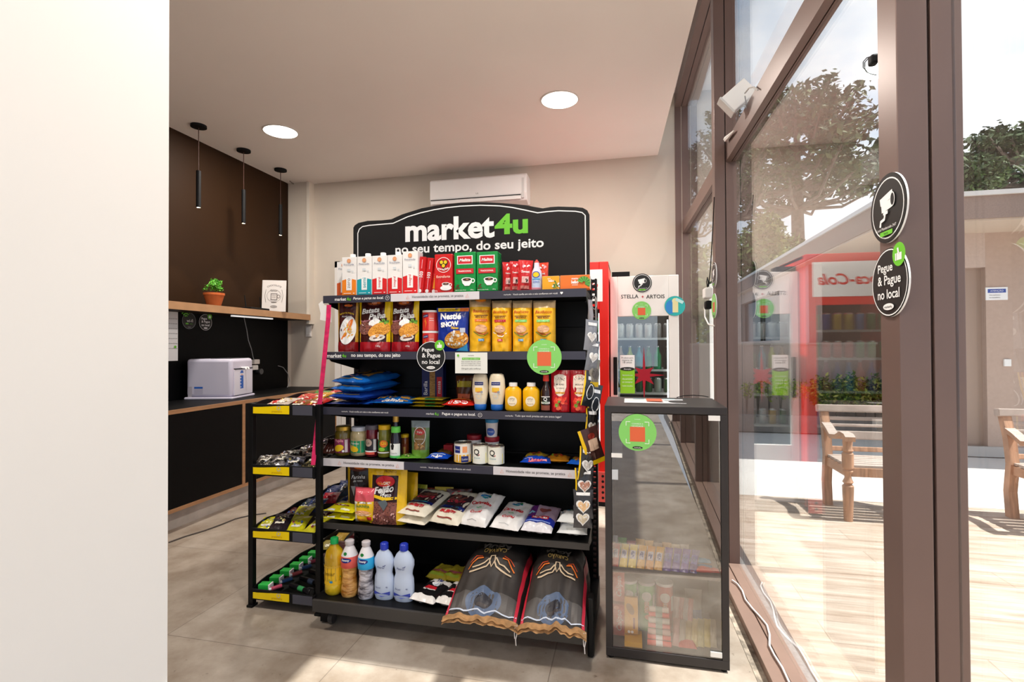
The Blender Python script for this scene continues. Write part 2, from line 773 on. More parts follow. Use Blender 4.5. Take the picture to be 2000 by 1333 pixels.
# ceiling: a thick dropped slab that stops short of the glass
mb = MB()
e = lambda y: .30 + .037 * (5.3 - y)
pts = [(-4.2, -6.5), (e(-6.5), -6.5), (e(5.3), 5.3), (-4.2, 5.3)]
mb.face([(x, y, CEIL) for x, y in pts][::-1], CEILM)
mb.face([(x, y, 3.86) for x, y in pts], CEILM)
for i in range(4):
    a, b = pts[i], pts[(i + 1) % 4]
    mb.face([(a[0], a[1], CEIL), (b[0], b[1], CEIL), (b[0], b[1], 3.86), (a[0], a[1], 3.86)], CEILM)
struct(mb.build('ceiling'))
struct(MB().box(-4.3, .72, -6.5, 5.5, 3.865, 4.0, CEILM).build('ceiling_upper'))
struct(MB().box(.73, 2.2, 1.88, 3.75, 3.9, 4.02, CEILM).build('added_shade_canopy'))  # unseen canopy slab, added to keep the sun off the shelves
struct(MB().box(.73, 2.2, -5, .80, 3.9, 4.02, CEILM).build('added_shade_canopy_near'))  # second unseen slab, added to shade the white wall from the sun
struct(MB().box(-4.3, .56, 5.3, 5.45, 0, 3.865, WALLM).build('wall_back'))
struct(MB().box(-4.3, -3.87, -6.5, 5.3, 0, 3.26, WALLM).build('wall_left'))
struct(MB().box(-1.157, -.957, -4.5, .905, 0, CEIL, WHITEWALL).build('wall_front', bevel=.004))

# cladding of the coffee corner on the left wall
struct(MB().box(-3.87, -3.85, .6, 5.215, 1.727, CEIL, BROWN).build('trim_1'))
struct(MB().box(-3.87, -3.852, .6, 5.215, .895, 1.665, BSPLASH).build('trim_2'))
# end panel of the niche with its cream front edge
NICHE = mat('cabfb2', rough=.7, name='cream_laminate')
struct(MB().box(-3.85, -3.60, 5.218, 5.3, 1.66, CEIL, NICHE).build('trim_3'))
struct(MB().box(-3.60, -3.565, 5.205, 5.3, 1.62, CEIL, mat('ded5c8', rough=.6, name='cream_edge')).build('trim_4'))

# white door in the back wall, mostly behind the shelves
dr = root('door_1', None, None, (0, 0, 0))
struct(dr)
dx0, dtop = P(657, 600, Y=5.29), P(657, 512, Y=5.29)
DOORM = mat('dedad6', rough=.5, name='white_door_paint')
mb = MB()
mb.box(dx0.x, dx0.x + .07, 5.255, 5.3, 0, dtop.z, DOORM).box(dx0.x + .88, dx0.x + .95, 5.255, 5.3, 0, dtop.z, DOORM)
mb.box(dx0.x, dx0.x + .95, 5.255, 5.3, dtop.z - .07, dtop.z, DOORM)
struct(mb.build('door_frame', dr))
MB().box(dx0.x + .075, dx0.x + .875, 5.275, 5.3, .01, dtop.z - .075, DOORM).build('door_leaf', dr)

# ---------------------------------------------------------------- glass wall
GO = Vector((.698, 1.27, 0))
GANG = math.atan(.0273)
GM = Matrix.Translation(GO) @ Matrix.Rotation(GANG, 4, 'Z')


def gobj(o):
    o.location = GO
    o.rotation_euler = (0, 0, GANG)
    return o


def GP(px, py, t):
    """room point at a pixel on the plane t metres outside the outer face of the frames; returns (t, s, z) local"""
    d = CM.to_3x3() @ Vector(((px - 1000) / F, -(py - 666.5) / F, -1))
    n = Vector((cos(GANG), sin(GANG), 0))
    o = GO + n * t
    k = ((o - EYE) @ n if False else (o - EYE).dot(n)) / d.dot(n)
    w = EYE + d * k
    return GM.inverted() @ w


S_MULL = [-6.1, -4.07, -2.03, 0.0, 2.03, 4.03]
DEP = .125
n_trim = 5
win = root('window_1', None, None)
struct(win)
win.location = GO
win.rotation_euler = (0, 0, GANG)
for i, s in enumerate(S_MULL):
    mb = MB()
    w_ = .08
    z1 = 3.74
    mb.box(-DEP, -DEP / 2 - .003, s, s + w_, .04, z1, FRAME)
    mb.box(-DEP / 2 + .003, 0, s, s + w_, .04, z1, FRAME)
    mb.box(-DEP / 2 - .003, -DEP / 2 + .003, s + .006, s + w_ - .006, .04, z1, FRAMEG)
    struct(mb.build('mullion', win, bevel=.0015))
for a, b in zip(S_MULL, S_MULL[1:]):
    mb = MB()
    mb.box(-.060, -.028, a + .08, b, 2.462, 2.58, FRAME)
    mb.box(-.024, 0, a + .08, b, 2.462, 2.58, FRAME)
    mb.box(-.028, -.024, a + .08, b, 2.466, 2.576, FRAMEG)
    struct(mb.build('transom', win, bevel=.0015))
    for z0, z1 in ((.045, 2.462), (2.58, 3.72)):
        struct(MB().box(-.020, -.014, a + .08, b, z0, z1, WINGLASS).build('pane', win))
mb = MB()
mb.box(-DEP, -.066, -6.2, 4.2, 3.72, 3.86, FRAME).box(-.06, 0, -6.2, 4.2, 3.72, 3.86, FRAME)
mb.box(-.066, -.06, -6.2, 4.2, 3.726, 3.86, FRAMEG)
struct(mb.build('head_frame', win, bevel=.0015))
mb = MB()
SILLM = mat('8d7468', rough=.42, metal=.15, name='bronze_sill', vary=.06, scale=6)
mb.box(-.135, -.07, -6.2, 4.2, -.02, .04, SILLM).box(-.066, 0, -6.2, 4.2, -.02, .043, SILLM)
mb.box(-.07, -.066, -6.2, 4.2, -.02, .034, FRAMEG)
struct(mb.build('sill', win, bevel=.0015))
o = MB().box(0, .045, -6.2, 4.4, -.05, .012, mat('8f9090', rough=.6, name='granite', vary=.25, scale=60)).build('trim_5')
struct(gobj(o))
# rough grout gap between tiles and sill
o = MB().box(-.175, -.135, -6.2, 4.0, -.03, .002, mat('a39687', rough=.9, name='rough_mortar', vary=.5, scale=22, bump=.8)).build('trim_6')
struct(gobj(o))


# ---------------------------------------------------------------- ceiling lamps
def ceiling_lamp(x, y, label=None, r=.142):
    t = root('ceiling_downlight', label or 'round recessed ceiling light', 'ceiling light', (x, y, CEIL), group='round lights in the ceiling')
    MB().lathe([(r + .009, 0), (r + .009, -.004), (r - .003, -.006), (r - .003, -.001)], mat('d9d4cf', rough=.4, name='lamp_rim'), n=48, caps=False).build('rim', t, smooth=True)
    MB().lathe([(r - .002, -.004), (r * .5, -.0045), (0.001, -.005)], mat('fffaf0', emit=3.0, name='lamp_diffuser'), n=48).build('diffuser', t)
    ld = bpy.data.lights.new('lamp_light', 'AREA')
    ld.shape = 'DISK'; ld.size = r * 1.9; ld.energy = LAMP_POWER; ld.color = (1, .93, .84)
    lo = bpy.data.objects.new('lamp_light', ld)
    COL.objects.link(lo)
    lo.parent = t
    lo.location = (0, 0, -.012)
    return t


l1, l2 = P(548, 257, Z=CEIL), P(1093, 195, Z=CEIL)
ceiling_lamp(l1.x, l1.y, 'round recessed ceiling light above the pendant lamps side of the room')
ceiling_lamp(l2.x, l2.y, 'round recessed ceiling light above the black market sign, toward the window')
ceiling_lamp(-.5, 1.3, 'added round fill light in the ceiling close before the shelves')  # out-of-view lamp, added to brighten the room
ceiling_lamp(-.35, -1.3, 'added round fill light in the ceiling behind the viewer')  # extra lamp behind the camera, added for indoor brightness
ceiling_lamp(-2.98, 1.4, 'added round fill light in the ceiling behind the white wall')  # hidden lamp, added for more light indoors

# ================================================================ OUTSIDE
DECK = node_floor('wood_look_tile', ('cbbdb0', 'c3b3a4', 'c2b5a8'), 'a99a8b', 1.2, .2, 0, (.3, -.02, 0), .003,
                  offset=.5, rough=.55, gscale=2.2, grain=(.8, 9, 1))
CONC = mat('cdc9c4', rough=.75, name='pale_concrete', vary=.05, scale=1.5)
o = MB().box(.735, 14, -7, 5.03, -.2, -.01, DECK).build('floor_deck')
struct(o)
struct(MB().box(.60, 24, 5.03, 30, -.2, -.012, CONC).build('floor_patio'))
struct(MB().box(.70, 1.0, 5.55, 14, 0, .001, CONC).build('floor_patio_edge'))
STUCCO = mat('c6b3a8', rough=.9, name='beige_stucco', vary=.05, scale=40, bump=.15)
STUCCOD = mat('9a857a', rough=.9, name='brown_stucco', vary=.08, scale=60, bump=.15)
COPE = mat('d8d3ce', rough=.6, name='metal_coping')
KERB = mat('918a84', rough=.85, name='grey_kerb', vary=.12, scale=12)
# covered terrace of the neighbouring house
RX, RY = 2.8, 6.55
bld = root('building', 'low beige building with flat overhanging roof across the patio', 'building', (RX, RY, 0))
mb = MB()
mb.box(0, 8, 0, 9, 2.72, 2.97, STUCCOD)
mb.build('roof_slab', bld)
MB().box(-.03, 8, -.03, 9, 2.97, 3.02, COPE).build('roof_coping', bld)
fx = P(1885, 500, Y=7.3).x - RX
SOFF = mat('cbb9a8', rough=.9, name='light_soffit')
MB().box(.02, 8, .02, 9, 2.70, 2.72, SOFF).build('soffit', bld)
dxa, dxb = P(1927, 700, Y=7.3), P(1927, 522, Y=7.3)
mb = MB()
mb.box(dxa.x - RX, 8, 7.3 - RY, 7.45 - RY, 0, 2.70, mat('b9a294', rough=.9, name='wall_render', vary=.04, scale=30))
mb.box(fx - .35, dxa.x - RX, 7.3 - RY, 7.45 - RY, dxb.z, 2.70, STUCCO)
mb.build('front_wall', bld)
MB().box(fx - .35, dxa.x - RX, 7.38 - RY, 7.44 - RY, 0, dxb.z, mat('a58f80', rough=.6, name='door_paint')).build('side_door', bld)
MB().box(fx - .5, 8, 7.26 - RY, 7.3 - RY, 0, .12, mat('b9b4b0', rough=.7, name='plinth')).build('plinth', bld)
# side wing with a dark window
mb = MB()
mb.box(.15, .35, 2.9, 9, 0, 1.45, STUCCO)
mb.box(.15, .35, 2.9, 9, 2.45, 2.70, STUCCO)
mb.box(.15, .35, 2.9, 4.6, 1.45, 2.45, STUCCO)
mb.box(.15, .35, 8.2, 9, 1.45, 2.45, STUCCO)
mb.build('side_wall', bld)
wf = MB().box(.20, .24, 4.6, 4.66, 1.45, 2.45, BLACKM).box(.20, .24, 6.3, 6.36, 1.45, 2.45, BLACKM).build('window', bld)
MB().box(.25, .27, 4.6, 8.2, 1.45, 2.45, mat('2b2624', rough=.2, name='dark_window')).build('pane', wf)
MB().box(.36, 8, 5.6, 5.8, 0, 2.70, STUCCO).build('terrace_wall', bld)
# sign and switch on the wall
a, b = P(1925, 562, Y=7.29), P(1968, 586, Y=7.29)
sg = root('wall_notice', 'small white and blue notice on the beige wall across the patio', 'sign', ((a.x + b.x) / 2, 7.29, (a.z + b.z) / 2))
w, h = b.x - a.x, a.z - b.z
MB().box(-w / 2, w / 2, -.004, .008, -h / 2, h / 2, INKW).build('board', sg)
D = Dec(plane_S(-.004))
D.rect(0, h * .22, w * .84, h * .3, paint('2c4fa3')).text('ATENÇÃO', 0, h * .22, INKW, w=w * .6)
D.text('Uso exclusivo', -w * .1, -h * .1, INKK, w=w * .5).text('de moradores', -w * .1, -h * .3, INKK, w=w * .5)
D.build('printed_label', sg)
a, b = P(1960, 702, Y=7.29), P(1974, 716, Y=7.29)
tag(MB().box(a.x, b.x, 7.275, 7.3, b.z, a.z, WHITE).build('light_switch', bevel=.004),
    'small white square switch on the beige wall across the patio', 'switch')

# garden wall, planter and plants
GW = root('garden_wall', 'low beige garden wall behind the planter', 'wall', (0, 9.25, 0))
MB().box(.5, 3.85, 0, .18, 0, 1.36, STUCCO).build('wall_body', GW)
MB().box(.48, 3.87, -.02, .2, 1.36, 1.39, mat('c9bdb2', rough=.7, name='wall_cap')).build('cap', GW)
pl = root('planter', 'long grey stone planter along the garden wall', 'planter', (0, 8.65, 0))
MB().box(.5, 3.6, 0, .12, 0, .26, KERB).build('kerb', pl)
tag(MB().box(.5, 3.6, .12, .58, 0, .2, mat('6a5a4a', rough=1, name='soil', vary=.4, scale=20)).build('soil', pl), kind='stuff')

R = random.Random(11)


def leaf_cloud(mb, cx, cy, cz, rx, ry, rz, n, size, mats, rnd, flat=1.0, hollow=0):
    for i in range(n):
        a, b = rnd.uniform(0, 2 * pi), math.acos(rnd.uniform(-1, 1))
        q = rnd.uniform(hollow, 1) ** .45
        c = Vector((cx + rx * q * cos(a) * sin(b), cy + ry * q * sin(a) * sin(b), cz + rz * q * cos(b) * flat))
        d = Vector((rnd.gauss(0, 1), rnd.gauss(0, 1), rnd.gauss(0, .7))).normalized()
        e = d.cross(Vector((rnd.gauss(0, 1), rnd.gauss(0, 1), rnd.gauss(0, 1)))).normalized()
        s = size * rnd.uniform(.5, 1.3)
        mb.face([c - d * s, c + e * s * .42, c + d * s, c - e * s * .42], rnd.choice(mats))


LEAFD = [mat(c, rough=.75, name='leaf') for c in ('3f4c2c', '4d5a36', '35412a', '5d6a44')]
LEAFM = [mat(c, rough=.7, name='leaf') for c in ('4f6630', '5d7538', '3f5228', '727f42')]
LEAFY = [mat(c, rough=.7, name='leaf') for c in ('98a83e', '7f9636', 'b3b45a', '66803a')]
BARK = mat('7d6f63', rough=.95, name='bark', vary=.3, scale=8, bump=.5)


def araucaria(px, dist, ytop, ybase_crown, halfw_px, label, seed=1, n_arm=26, dens=60):
    rnd = random.Random(seed)
    base = P(px, 667, Y=dist)
    k = dist * 1.0 / 1000 / .93
    top = P(px, ytop, Y=dist).z
    low = P(px, ybase_crown, Y=dist).z
    R0 = halfw_px * k
    t = root('araucaria_tree', label, 'tree', (base.x, dist, 0))
    mb = MB()
    mb.tube([(0, 0, 0), (.06, 0, low * .5), (0, 0, low), (0, 0, top - .6)], [.34, .27, .24, .1], BARK, n=10)
    cr = MB()
    H = top - low
    for tier in range(5):
        z = low + H * (.10 + .2 * tier)
        rr = R0 * (1 - .035 * tier ** 2)
        for q in range(n_arm // 2):
            a = 2 * pi * (q + rnd.random()) / (n_arm // 2)
            r1 = rr * rnd.uniform(.75, 1.05)
            up = H * rnd.uniform(.08, .3)
            pts = [(0, 0, z - .3), (r1 * .5 * cos(a), r1 * .5 * sin(a), z - .25), (r1 * cos(a), r1 * sin(a), z + up)]
            mb.tube(pts, [.09, .06, .03], BARK, n=5)
            for f in (.55, .7, .85, 1.0):
                leaf_cloud(cr, r1 * f * cos(a), r1 * f * sin(a), z + up * f * f, R0 * .15, R0 * .15, R0 * .085, dens // 4 + int(dens * f / 3), R0 * .045,
                           LEAFD, rnd)
    mb.build('trunk', t, smooth=True)
    cr.build('crown', t)
    return t


def bushy(px, dist, ytop, ybot, halfw_px, label, mats, seed, n=1500, size=.16):
    rnd = random.Random(seed)
    base = P(px, 667, Y=dist)
    k = dist / 1000 / .93
    top, low = P(px, ytop, Y=dist).z, P(px, ybot, Y=dist).z
    R0 = halfw_px * k
    t = root('tree', label, 'tree', (base.x, dist, 0))
    MB().tube([(0, 0, 0), (.05, 0, low), (0, 0, (top + low) / 2)], [.2, .15, .06], BARK, n=8).build('trunk', t, smooth=True)
    cr = MB()
    H = top - low
    for q in range(14):
        a = rnd.uniform(0, 2 * pi); rr = R0 * rnd.uniform(.1, .62); z = low + H * rnd.uniform(.2, .8)
        leaf_cloud(cr, rr * cos(a), rr * sin(a), z, R0 * .42, R0 * .42, H * .24, n // 14, size, mats, rnd, hollow=.3)
    cr.build('crown', t)
    return t


araucaria(1560, 24, 222, 415, 150, 'tall araucaria with bare trunk and flat crown behind the building', 3, 26, 70)
araucaria(1425, 20, 245, 430, 75, 'dark araucaria branches behind the window frame, left of the tall one', 5, 20, 60)
araucaria(1345, 29, 300, 470, 55, 'dark araucaria seen through the narrow far window', 8, 18, 60)
araucaria(2010, 21, 268, 380, 130, 'dark araucaria rising over the flat roof at the right edge', 6, 26, 70)
bushy(1470, 17, 415, 590, 55, 'round green tree behind the roof line, beside the araucaria', LEAFM, 4, 4500, .10)
bushy(1385, 20.5, 470, 700, 50, 'yellow green tree at the far end of the garden wall', LEAFY, 9, 4200, .10)
bushy(1345, 15, 430, 640, 40, 'green tree seen low through the narrow far window', LEAFM, 10, 1800, .14)
bushy(1925, 16, 300, 400, 40, 'light green tree rising over the flat roof', LEAFD + LEAFM[:1], 12, 4200, .08)
bushy(1530, 20, 450, 560, 50, 'pale green tree behind the roof under the araucaria', LEAFM, 14, 1800, .15)


def plant(px, h, kind, label, grp, seed):
    rnd = random.Random(seed)
    Y = 8.92
    x = P(px, 780, Y=Y).x
    t = root('shrub', label, 'plant', (x, Y, .2), group=grp)
    st, lf = MB(), MB()
    for q in range(7):
        a = rnd.uniform(0, 2 * pi); r = rnd.uniform(.02, .06); hh = h * rnd.uniform(.7, 1)
        st.tube([(0, 0, 0), (r * .4 * cos(a), r * .4 * sin(a), hh * .5), (r * cos(a), r * sin(a), hh)], [.006, .005, .003], BARK, n=5)
        if kind:
            leaf_cloud(lf, r * cos(a), r * sin(a), hh * .72, .055, .06, hh * .40, 60, .042, LEAFY + LEAFM[:2], rnd)
        else:
            leaf_cloud(lf, r * cos(a), r * sin(a), hh * .8, .05, .05, hh * .25, 16, .03, LEAFY, rnd)
    st.build('stems', t)
    lf.build('foliage', t)


for i in range(6):
    plant(1458 + i * 22, .62, 0, 'sparse yellow green shrub at the near left of the planter', 'sparse shrubs in the planter', 20 + i)
for i in range(9):
    plant(1595 + i * 19, .68, 1, 'leafy green shrub in the planter behind the wooden bench', 'leafy shrubs in the planter', 40 + i)

# ================================================================ BENCHES
TEAK = mat('b98f72', rough=.7, name='weathered_teak', vary=.3, scale=6, stretch=(8, 1, 1))
TEAKG = mat('b3a399', rough=.8, name='silvered_teak', vary=.2, scale=6, stretch=(1, 8, 1))


def bench(x, y, w, label):
    t = root('garden_bench', label, 'bench', (x, y, -.01))
    d = .44
    for s in (0, 1):
        cx = s * (w - .06) + .03
        mb = MB()
        M = Matrix.Translation((cx, 0.0, 0))
        prof = [(.030, 0), (.037, .18), (.040, .27), (.026, .285), (.038, .30), (.024, .33), (.024, .36), (.038, .385), (.028, .40),
                (.040, .41), (.040, .52), (.030, .53), (.040, .545), (.030, .56), (.034, .60), (.034, .64)]
        mb.lathe(prof, TEAK, n=16, M=M)
        mb.build('leg', t, smooth=True)
        mb = MB()
        pts = [(d - .02, 0), (d - .0, .2), (d - .03, .42), (d + .0, .62), (d + .07, .84)]
        n = len(pts)
        for i in range(n - 1):
            (a, za), (b, zb) = pts[i], pts[i + 1]
            c = [(cx - .03, a - .03, za), (cx + .03, a - .03, za), (cx + .03, a + .03, za), (cx - .03, a + .03, za),
                 (cx - .03, b - .03, zb), (cx + .03, b - .03, zb), (cx + .03, b + .03, zb), (cx - .03, b + .03, zb)]
            for q in ((0, 1, 5, 4), (1, 2, 6, 5), (2, 3, 7, 6), (3, 0, 4, 7), (4, 5, 6, 7), (3, 2, 1, 0)):
                mb.face([c[i_] for i_ in q], TEAK)
        mb.build('leg', t)
        mb = MB()
        arm = [(-.055, .655), (-.02, .675), (.06, .68), (.16, .64), (.27, .625), (.36, .67), (.44, .70)]
        for i in range(len(arm) - 1):
            (a, za), (b, zb) = arm[i], arm[i + 1]
            c = [(cx - .035, a, za - .035), (cx + .035, a, za - .035), (cx + .035, a, za), (cx - .035, a, za),
                 (cx - .035, b, zb - .035), (cx + .035, b, zb - .035), (cx + .035, b, zb), (cx - .035, b, zb)]
            for q in ((0, 1, 2, 3), (0, 4, 5, 1), (2, 6, 7, 3), (1, 5, 6, 2), (3, 7, 4, 0), (4, 7, 6, 5)):
                mb.face([c[i_] for i_ in q], TEAKG if q == (2, 6, 7, 3) else TEAK)
        mb.build('armrest', t, smooth=False)
        MB().box(cx - .015, cx + .015, .02, d - .04, .34, .41, TEAK).build('side_rail', t)
    MB().box(.05, w - .05, -.02, .015, .345, .415, TEAK).build('front_rail', t, bevel=.004)
    mb = MB()
    for i in range(6):
        y0 = -.015 + i * .072
        mb.box(.02, w - .02, y0, y0 + .058, .415, .435, TEAKG)
    mb.build('seat', t, bevel=.003)
    mb = MB()
    Mx = Matrix.Translation((0, d - .02, .44)) @ Matrix.Rotation(-.17, 4, 'X')
    mb.box(.05, w - .05, -.02, .02, .02, .06, TEAK, M=Mx)
    mb.box(.05, w - .05, -.015, .015, .12, .19, TEAKG, M=Mx)
    mb.box(.05, w - .05, -.015, .015, .225, .25, TEAKG, M=Mx)
    mb.box(.05, w - .05, -.015, .015, .28, .31, TEAKG, M=Mx)
    mb.box(-.03, w + .03, -.03, .03, .35, .41, TEAKG, M=Mx)
    mb.build('backrest', t, bevel=.006)
    return t


bench(1.62, 4.45, .74, 'weathered wooden bench whose left arm shows through the glass pane')
bench(2.90, 4.38, 1.1, 'weathered wooden bench cut off by the right edge of the photo')

# ================================================================ SHELVING UNIT
GX0, GX1, GF, GB = -1.525, -.182, 2.345, 2.68
SH = {'A': 1.613, 'B': 1.326, 'C': 1.044, 'D': .783, 'E': .455, 'G': .150}
gon = root('shelf_unit', 'black steel shop shelving unit with price strips and rounded black header sign', 'shelving', ((GX0 + GX1) / 2, 2.45, 0))
GOFF = Vector((-(GX0 + GX1) / 2, -2.45, 0))


def gb(mb, name, par=None, **k):
    """meshes are given in room coordinates; store them relative to the unit"""
    mb.v = [tuple(Vector(v) + GOFF) for v in mb.v]
    return mb.build(name, par or gon, **k)


mb = MB()
zz = [.14, .46, .79, 1.12, 1.45, 1.62]
for a, b in zip(zz, zz[1:]):
    mb.box(GX0 + .01, GX1 - .01, GB, GB + .02, a + .002, b - .002, BLACK)
mb.box(GX0 + .01, GX1 - .01, GB + .02, GB + .024, .14, 1.62, BLACK)
gb(mb, 'back_panel')
for x0 in (GX0 - .02, GX1 - .012):
    mb = MB()
    z = .06
    mb.box(x0, x0 + .010, GB, GB + .05, 0.0, 1.70, BLACK)
    mb.box(x0 + .026, x0 + .036, GB, GB + .05, 0.0, 1.70, BLACK)
    while z < 1.70:
        mb.box(x0 + .010, x0 + .026, GB, GB + .05, z, z + .012, BLACK)
        z += .028
    gb(mb, 'upright')
# feet and base
for x0, x1 in ((GX0 + .045, GX0 + .085), (GX1 - .0, GX1 + .028)):
    mb = MB()
    mb.prism([(2.25, .10), (2.25, .008), (2.29, .008), (2.29, .06), (2.50, .06), (2.72, .008), (2.72, .15), (2.25, .15)], x0, x1, BLACK,
             M=Matrix(((0, 1, 0, 0), (1, 0, 0, 0), (0, 0, 1, 0), (0, 0, 0, 1))))
    gb(mb, 'foot')
gb(MB().box(GX1 + .002, GX1 + .026, 2.24, 2.30, .005, .26, BLACK), 'front_post', bevel=.006)
cs = gb(MB().tube([(GX0 + .090, 2.265, .026), (GX0 + .112, 2.265, .026)], .026, mat('3c3a3a', rough=.4, name='rubber'), n=20), 'caster', smooth=True)
MB().box(GX0 + .084 + GOFF.x, GX0 + .089 + GOFF.x, 2.25 + GOFF.y, 2.29 + GOFF.y, .02, .07, BLACK).build('bracket', cs)
mb = MB()
mb.box(GX0 + .05, GX1 + .0, 2.19, GB, .125, .147, BLACK)
gb(mb, 'base_shelf')
gb(MB().box(GX0 + .05, GX1, 2.175, 2.19, .092, .150, mat('3a3735', rough=.5, name='dark_rail')), 'base_rail', bevel=.003)


def strip_text(D, z, items):
    for it in items:
        body, p0, p1, m = it[:4]
        xa, xb = P(p0, 700, Y=GF).x, P(p1, 700, Y=GF).x
        k = it[4] if len(it) > 4 else {}
        D.text(body, (xa + xb) / 2, z, m, w=xb - xa, **k)


PEG = 'Pegue e pague no local.'
VC = 'Você confia em nós e nós confiamos em você'
HN = 'Honestidade não se promete, se pratica'
for key in 'ABCDE':
    z = SH[key]
    mb = MB()
    yf = GF + .004
    mb.box(GX0 + .004, GX1 - .004, yf, GB, z - .030, z - .004, BLACK)
    nm = gb(mb, 'shelf')
    # brackets below
    for x in (GX0 + .006, GX1 - .010):
        mb = MB()
        mb.prism([(GB, z - .03), (GF + .03, z - .03), (GF + .06, z - .05), (GB - .02, z - .10), (GB, z - .10)], x, x + .004, BLACK,
                 M=Matrix(((0, 1, 0, 0), (1, 0, 0, 0), (0, 0, 1, 0), (0, 0, 0, 1))))
        gb(mb, 'bracket', nm)
    x = lambda p: P(p, 700, Y=GF).x
    hs = .037
    if key == 'A':
        segs = [(632, 764, STRIPM), (764, 937, STRIPW), (937, 1146, STRIPM)]
    elif key == 'D':
        segs = [(632, 789, STRIPW), (789, 963, STRIPM), (963, 1124, STRIPW)]
    elif key == 'E':
        segs = [(628, 1150, mat('3a3735', rough=.5, name='dark_rail'))]
        hs = .028
    else:
        segs = [(632, 1144, STRIPM)]
    mb = MB()
    for a, b, m in segs:
        mb.box(max(GX0, x(a)), min(GX1 + .004, x(b)), GF - .004, GF + .004, z - hs, z + .001, m)
    st = gb(mb, 'price_strip', nm)
    D = Dec(lambda a, c, o: tuple(Vector((a, GF - .004 - o, c)) + GOFF))
    zc = z - hs / 2
    if key == 'A':
        strip_text(D, zc, [('market', 655, 677, INKW, dict(bold=.02)), ('4u', 678, 686, GREEN, dict(bold=.02)), (PEG, 691, 750, INKW, dict(bold=.02, italic=.2)),
                           (HN, 806, 906, INKK), ('market4u', 985, 999, INKW), (VC, 1003, 1090, INKW)])
        D.ring(x(758), zc, .011, .011, .0015, INKW).text('v', x(758), zc, INKW, h=.008)
        for p in (798, 914):
            D.line([(x(p) - .008, zc - .008), (x(p) + .008, zc - .008), (x(p), zc + .008), (x(p) - .008, zc - .008)], .0018, paint('e29a8c'))
        D.text('♥', x(1098), zc, INKW, h=.012)
    if key == 'B':
        strip_text(D, zc, [('market', 640, 668, INKW, dict(bold=.02)), ('4u', 669, 677, GREEN, dict(bold=.02)), ('no seu tempo, do seu jeito', 687, 783, INKW, dict(bold=.02))])
    if key == 'C':
        strip_text(D, zc, [('market4u', 668, 680, INKW), (VC, 683, 759, INKW), ('market', 833, 848, INKW), ('4u', 849, 857, GREEN),
                           (PEG, 864, 929, INKW, dict(bold=.015)), ('market4u', 987, 1002, INKW), ('Tudo que você precisa em um único lugar!', 1006, 1096, INKW)])
        D.ring(x(938), zc, .010, .010, .0015, INKW).text('v', x(938), zc, INKW, h=.007)
    if key == 'D':
        strip_text(D, zc, [(HN, 672, 770, INKK), ('market4u', 821, 833, INKW), (VC, 837, 919, INKW), (HN, 988, 1103, INKK)])
        for p in (664, 777, 980, 1112):
            D.line([(x(p) - .008, zc - .008), (x(p) + .008, zc - .008), (x(p), zc + .008), (x(p) - .008, zc - .008)], .0018, paint('e2a08c'))
    if D.mb.f:
        # the lettering belongs to the strip: one mesh with it
        k = len(st.data.vertices)
        me = st.data
        V = [tuple(v.co) for v in me.vertices] + D.mb.v
        Fs = [tuple(p.vertices) for p in me.polygons] + [tuple(k + i for i in f) for f in D.mb.f]
        base = [m for m in me.materials]
        mi = [p.material_index for p in me.polygons] + [len(base) + i for i in D.mb.m]
        n2 = bpy.data.meshes.new('price_strip')
        n2.from_pydata(V, [], Fs)
        for m in base + D.mb.mats:
            n2.materials.append(m)
        n2.polygons.foreach_set('material_index', mi)
        st.data = n2

# header sign
YS = 2.665
SIGNB = mat('110f10', rough=.55, spec=.3, name='black_sign_board')
outline = [(690, 600), (690, 445), (693, 440), (700, 435.5), (718, 431.5), (745, 430.5), (764, 428.5), (785, 419), (823, 407), (850, 402), (874, 398.5), (900, 396), (925, 395),
           (950, 395.3), (976, 396.5), (1002, 398.5), (1027, 401), (1045, 404.5), (1060, 407), (1075, 404.5), (1091, 403.5), (1124, 404.5), (1138, 406), (1147, 411), (1151, 419),
           (1153, 600)]
ol = []
for px, py in outline:
    p = P(px, py, Y=YS)
    ol.append((p.x, p.z))
ol[0] = (ol[1][0], 1.585)
ol[-1] = (ol[-2][0], 1.585)
mb = MB().prism(ol, YS, YS + .018, SIGNB)
sgn = gb(mb, 'header_sign', bevel=.001)
tag(sgn, 'black header board with white outline and shop name')
D = Dec(lambda a, c, o: tuple(Vector((a, YS - o, c)) + GOFF), base=.001)
bl = [(699, 590), (699, 456), (702, 448), (708, 443), (721, 440.5), (745, 438.5), (768, 436.5), (797, 423.5), (822, 416), (848, 410), (872, 406), (899, 403), (938, 401.2), (976, 402.5),
      (1000, 405.5), (1027, 411), (1050, 416), (1070, 413.5), (1091, 412), (1124, 413), (1137, 415.5), (1143, 421), (1145, 590)]
bl = [P(a, b, Y=YS) for a, b in bl]
D.line([(p.x, p.z) for p in bl], .0055, INKW)


def sign_word(D, body, p0, p1, ym, m, h=None, **k):
    a, b = P(p0, ym, Y=YS), P(p1, ym, Y=YS)
    c = P((p0 + p1) / 2, ym, Y=YS)
    D.text(body, c.x, c.z, m, w=b.x - a.x, h=h, **k)


sign_word(D, 'market', 790, 964, 446.5, INKW, h=.128, bold=.035)
sign_word(D, '4u', 966, 1031, 437.5, GREEN, h=.112, bold=.035)
sign_word(D, 'no seu tempo, do seu jeito', 768, 1057, 484, INKW, h=.066, bold=.022)
D.build('sign_lettering', sgn)


# round stickers --------------------------------------------------
def thumb(D, cx, cz, r):
    D.ell(cx, cz, r, r, GREEN, n=28)
    D.rect(cx + r * .08, cz - r * .18, r * .75, r * .62, INKW).rect(cx - r * .42, cz - r * .2, r * .18, r * .62, INKW)
    D.rect(cx - r * .02, cz + r * .3, r * .24, r * .5, INKW, rot=.25)


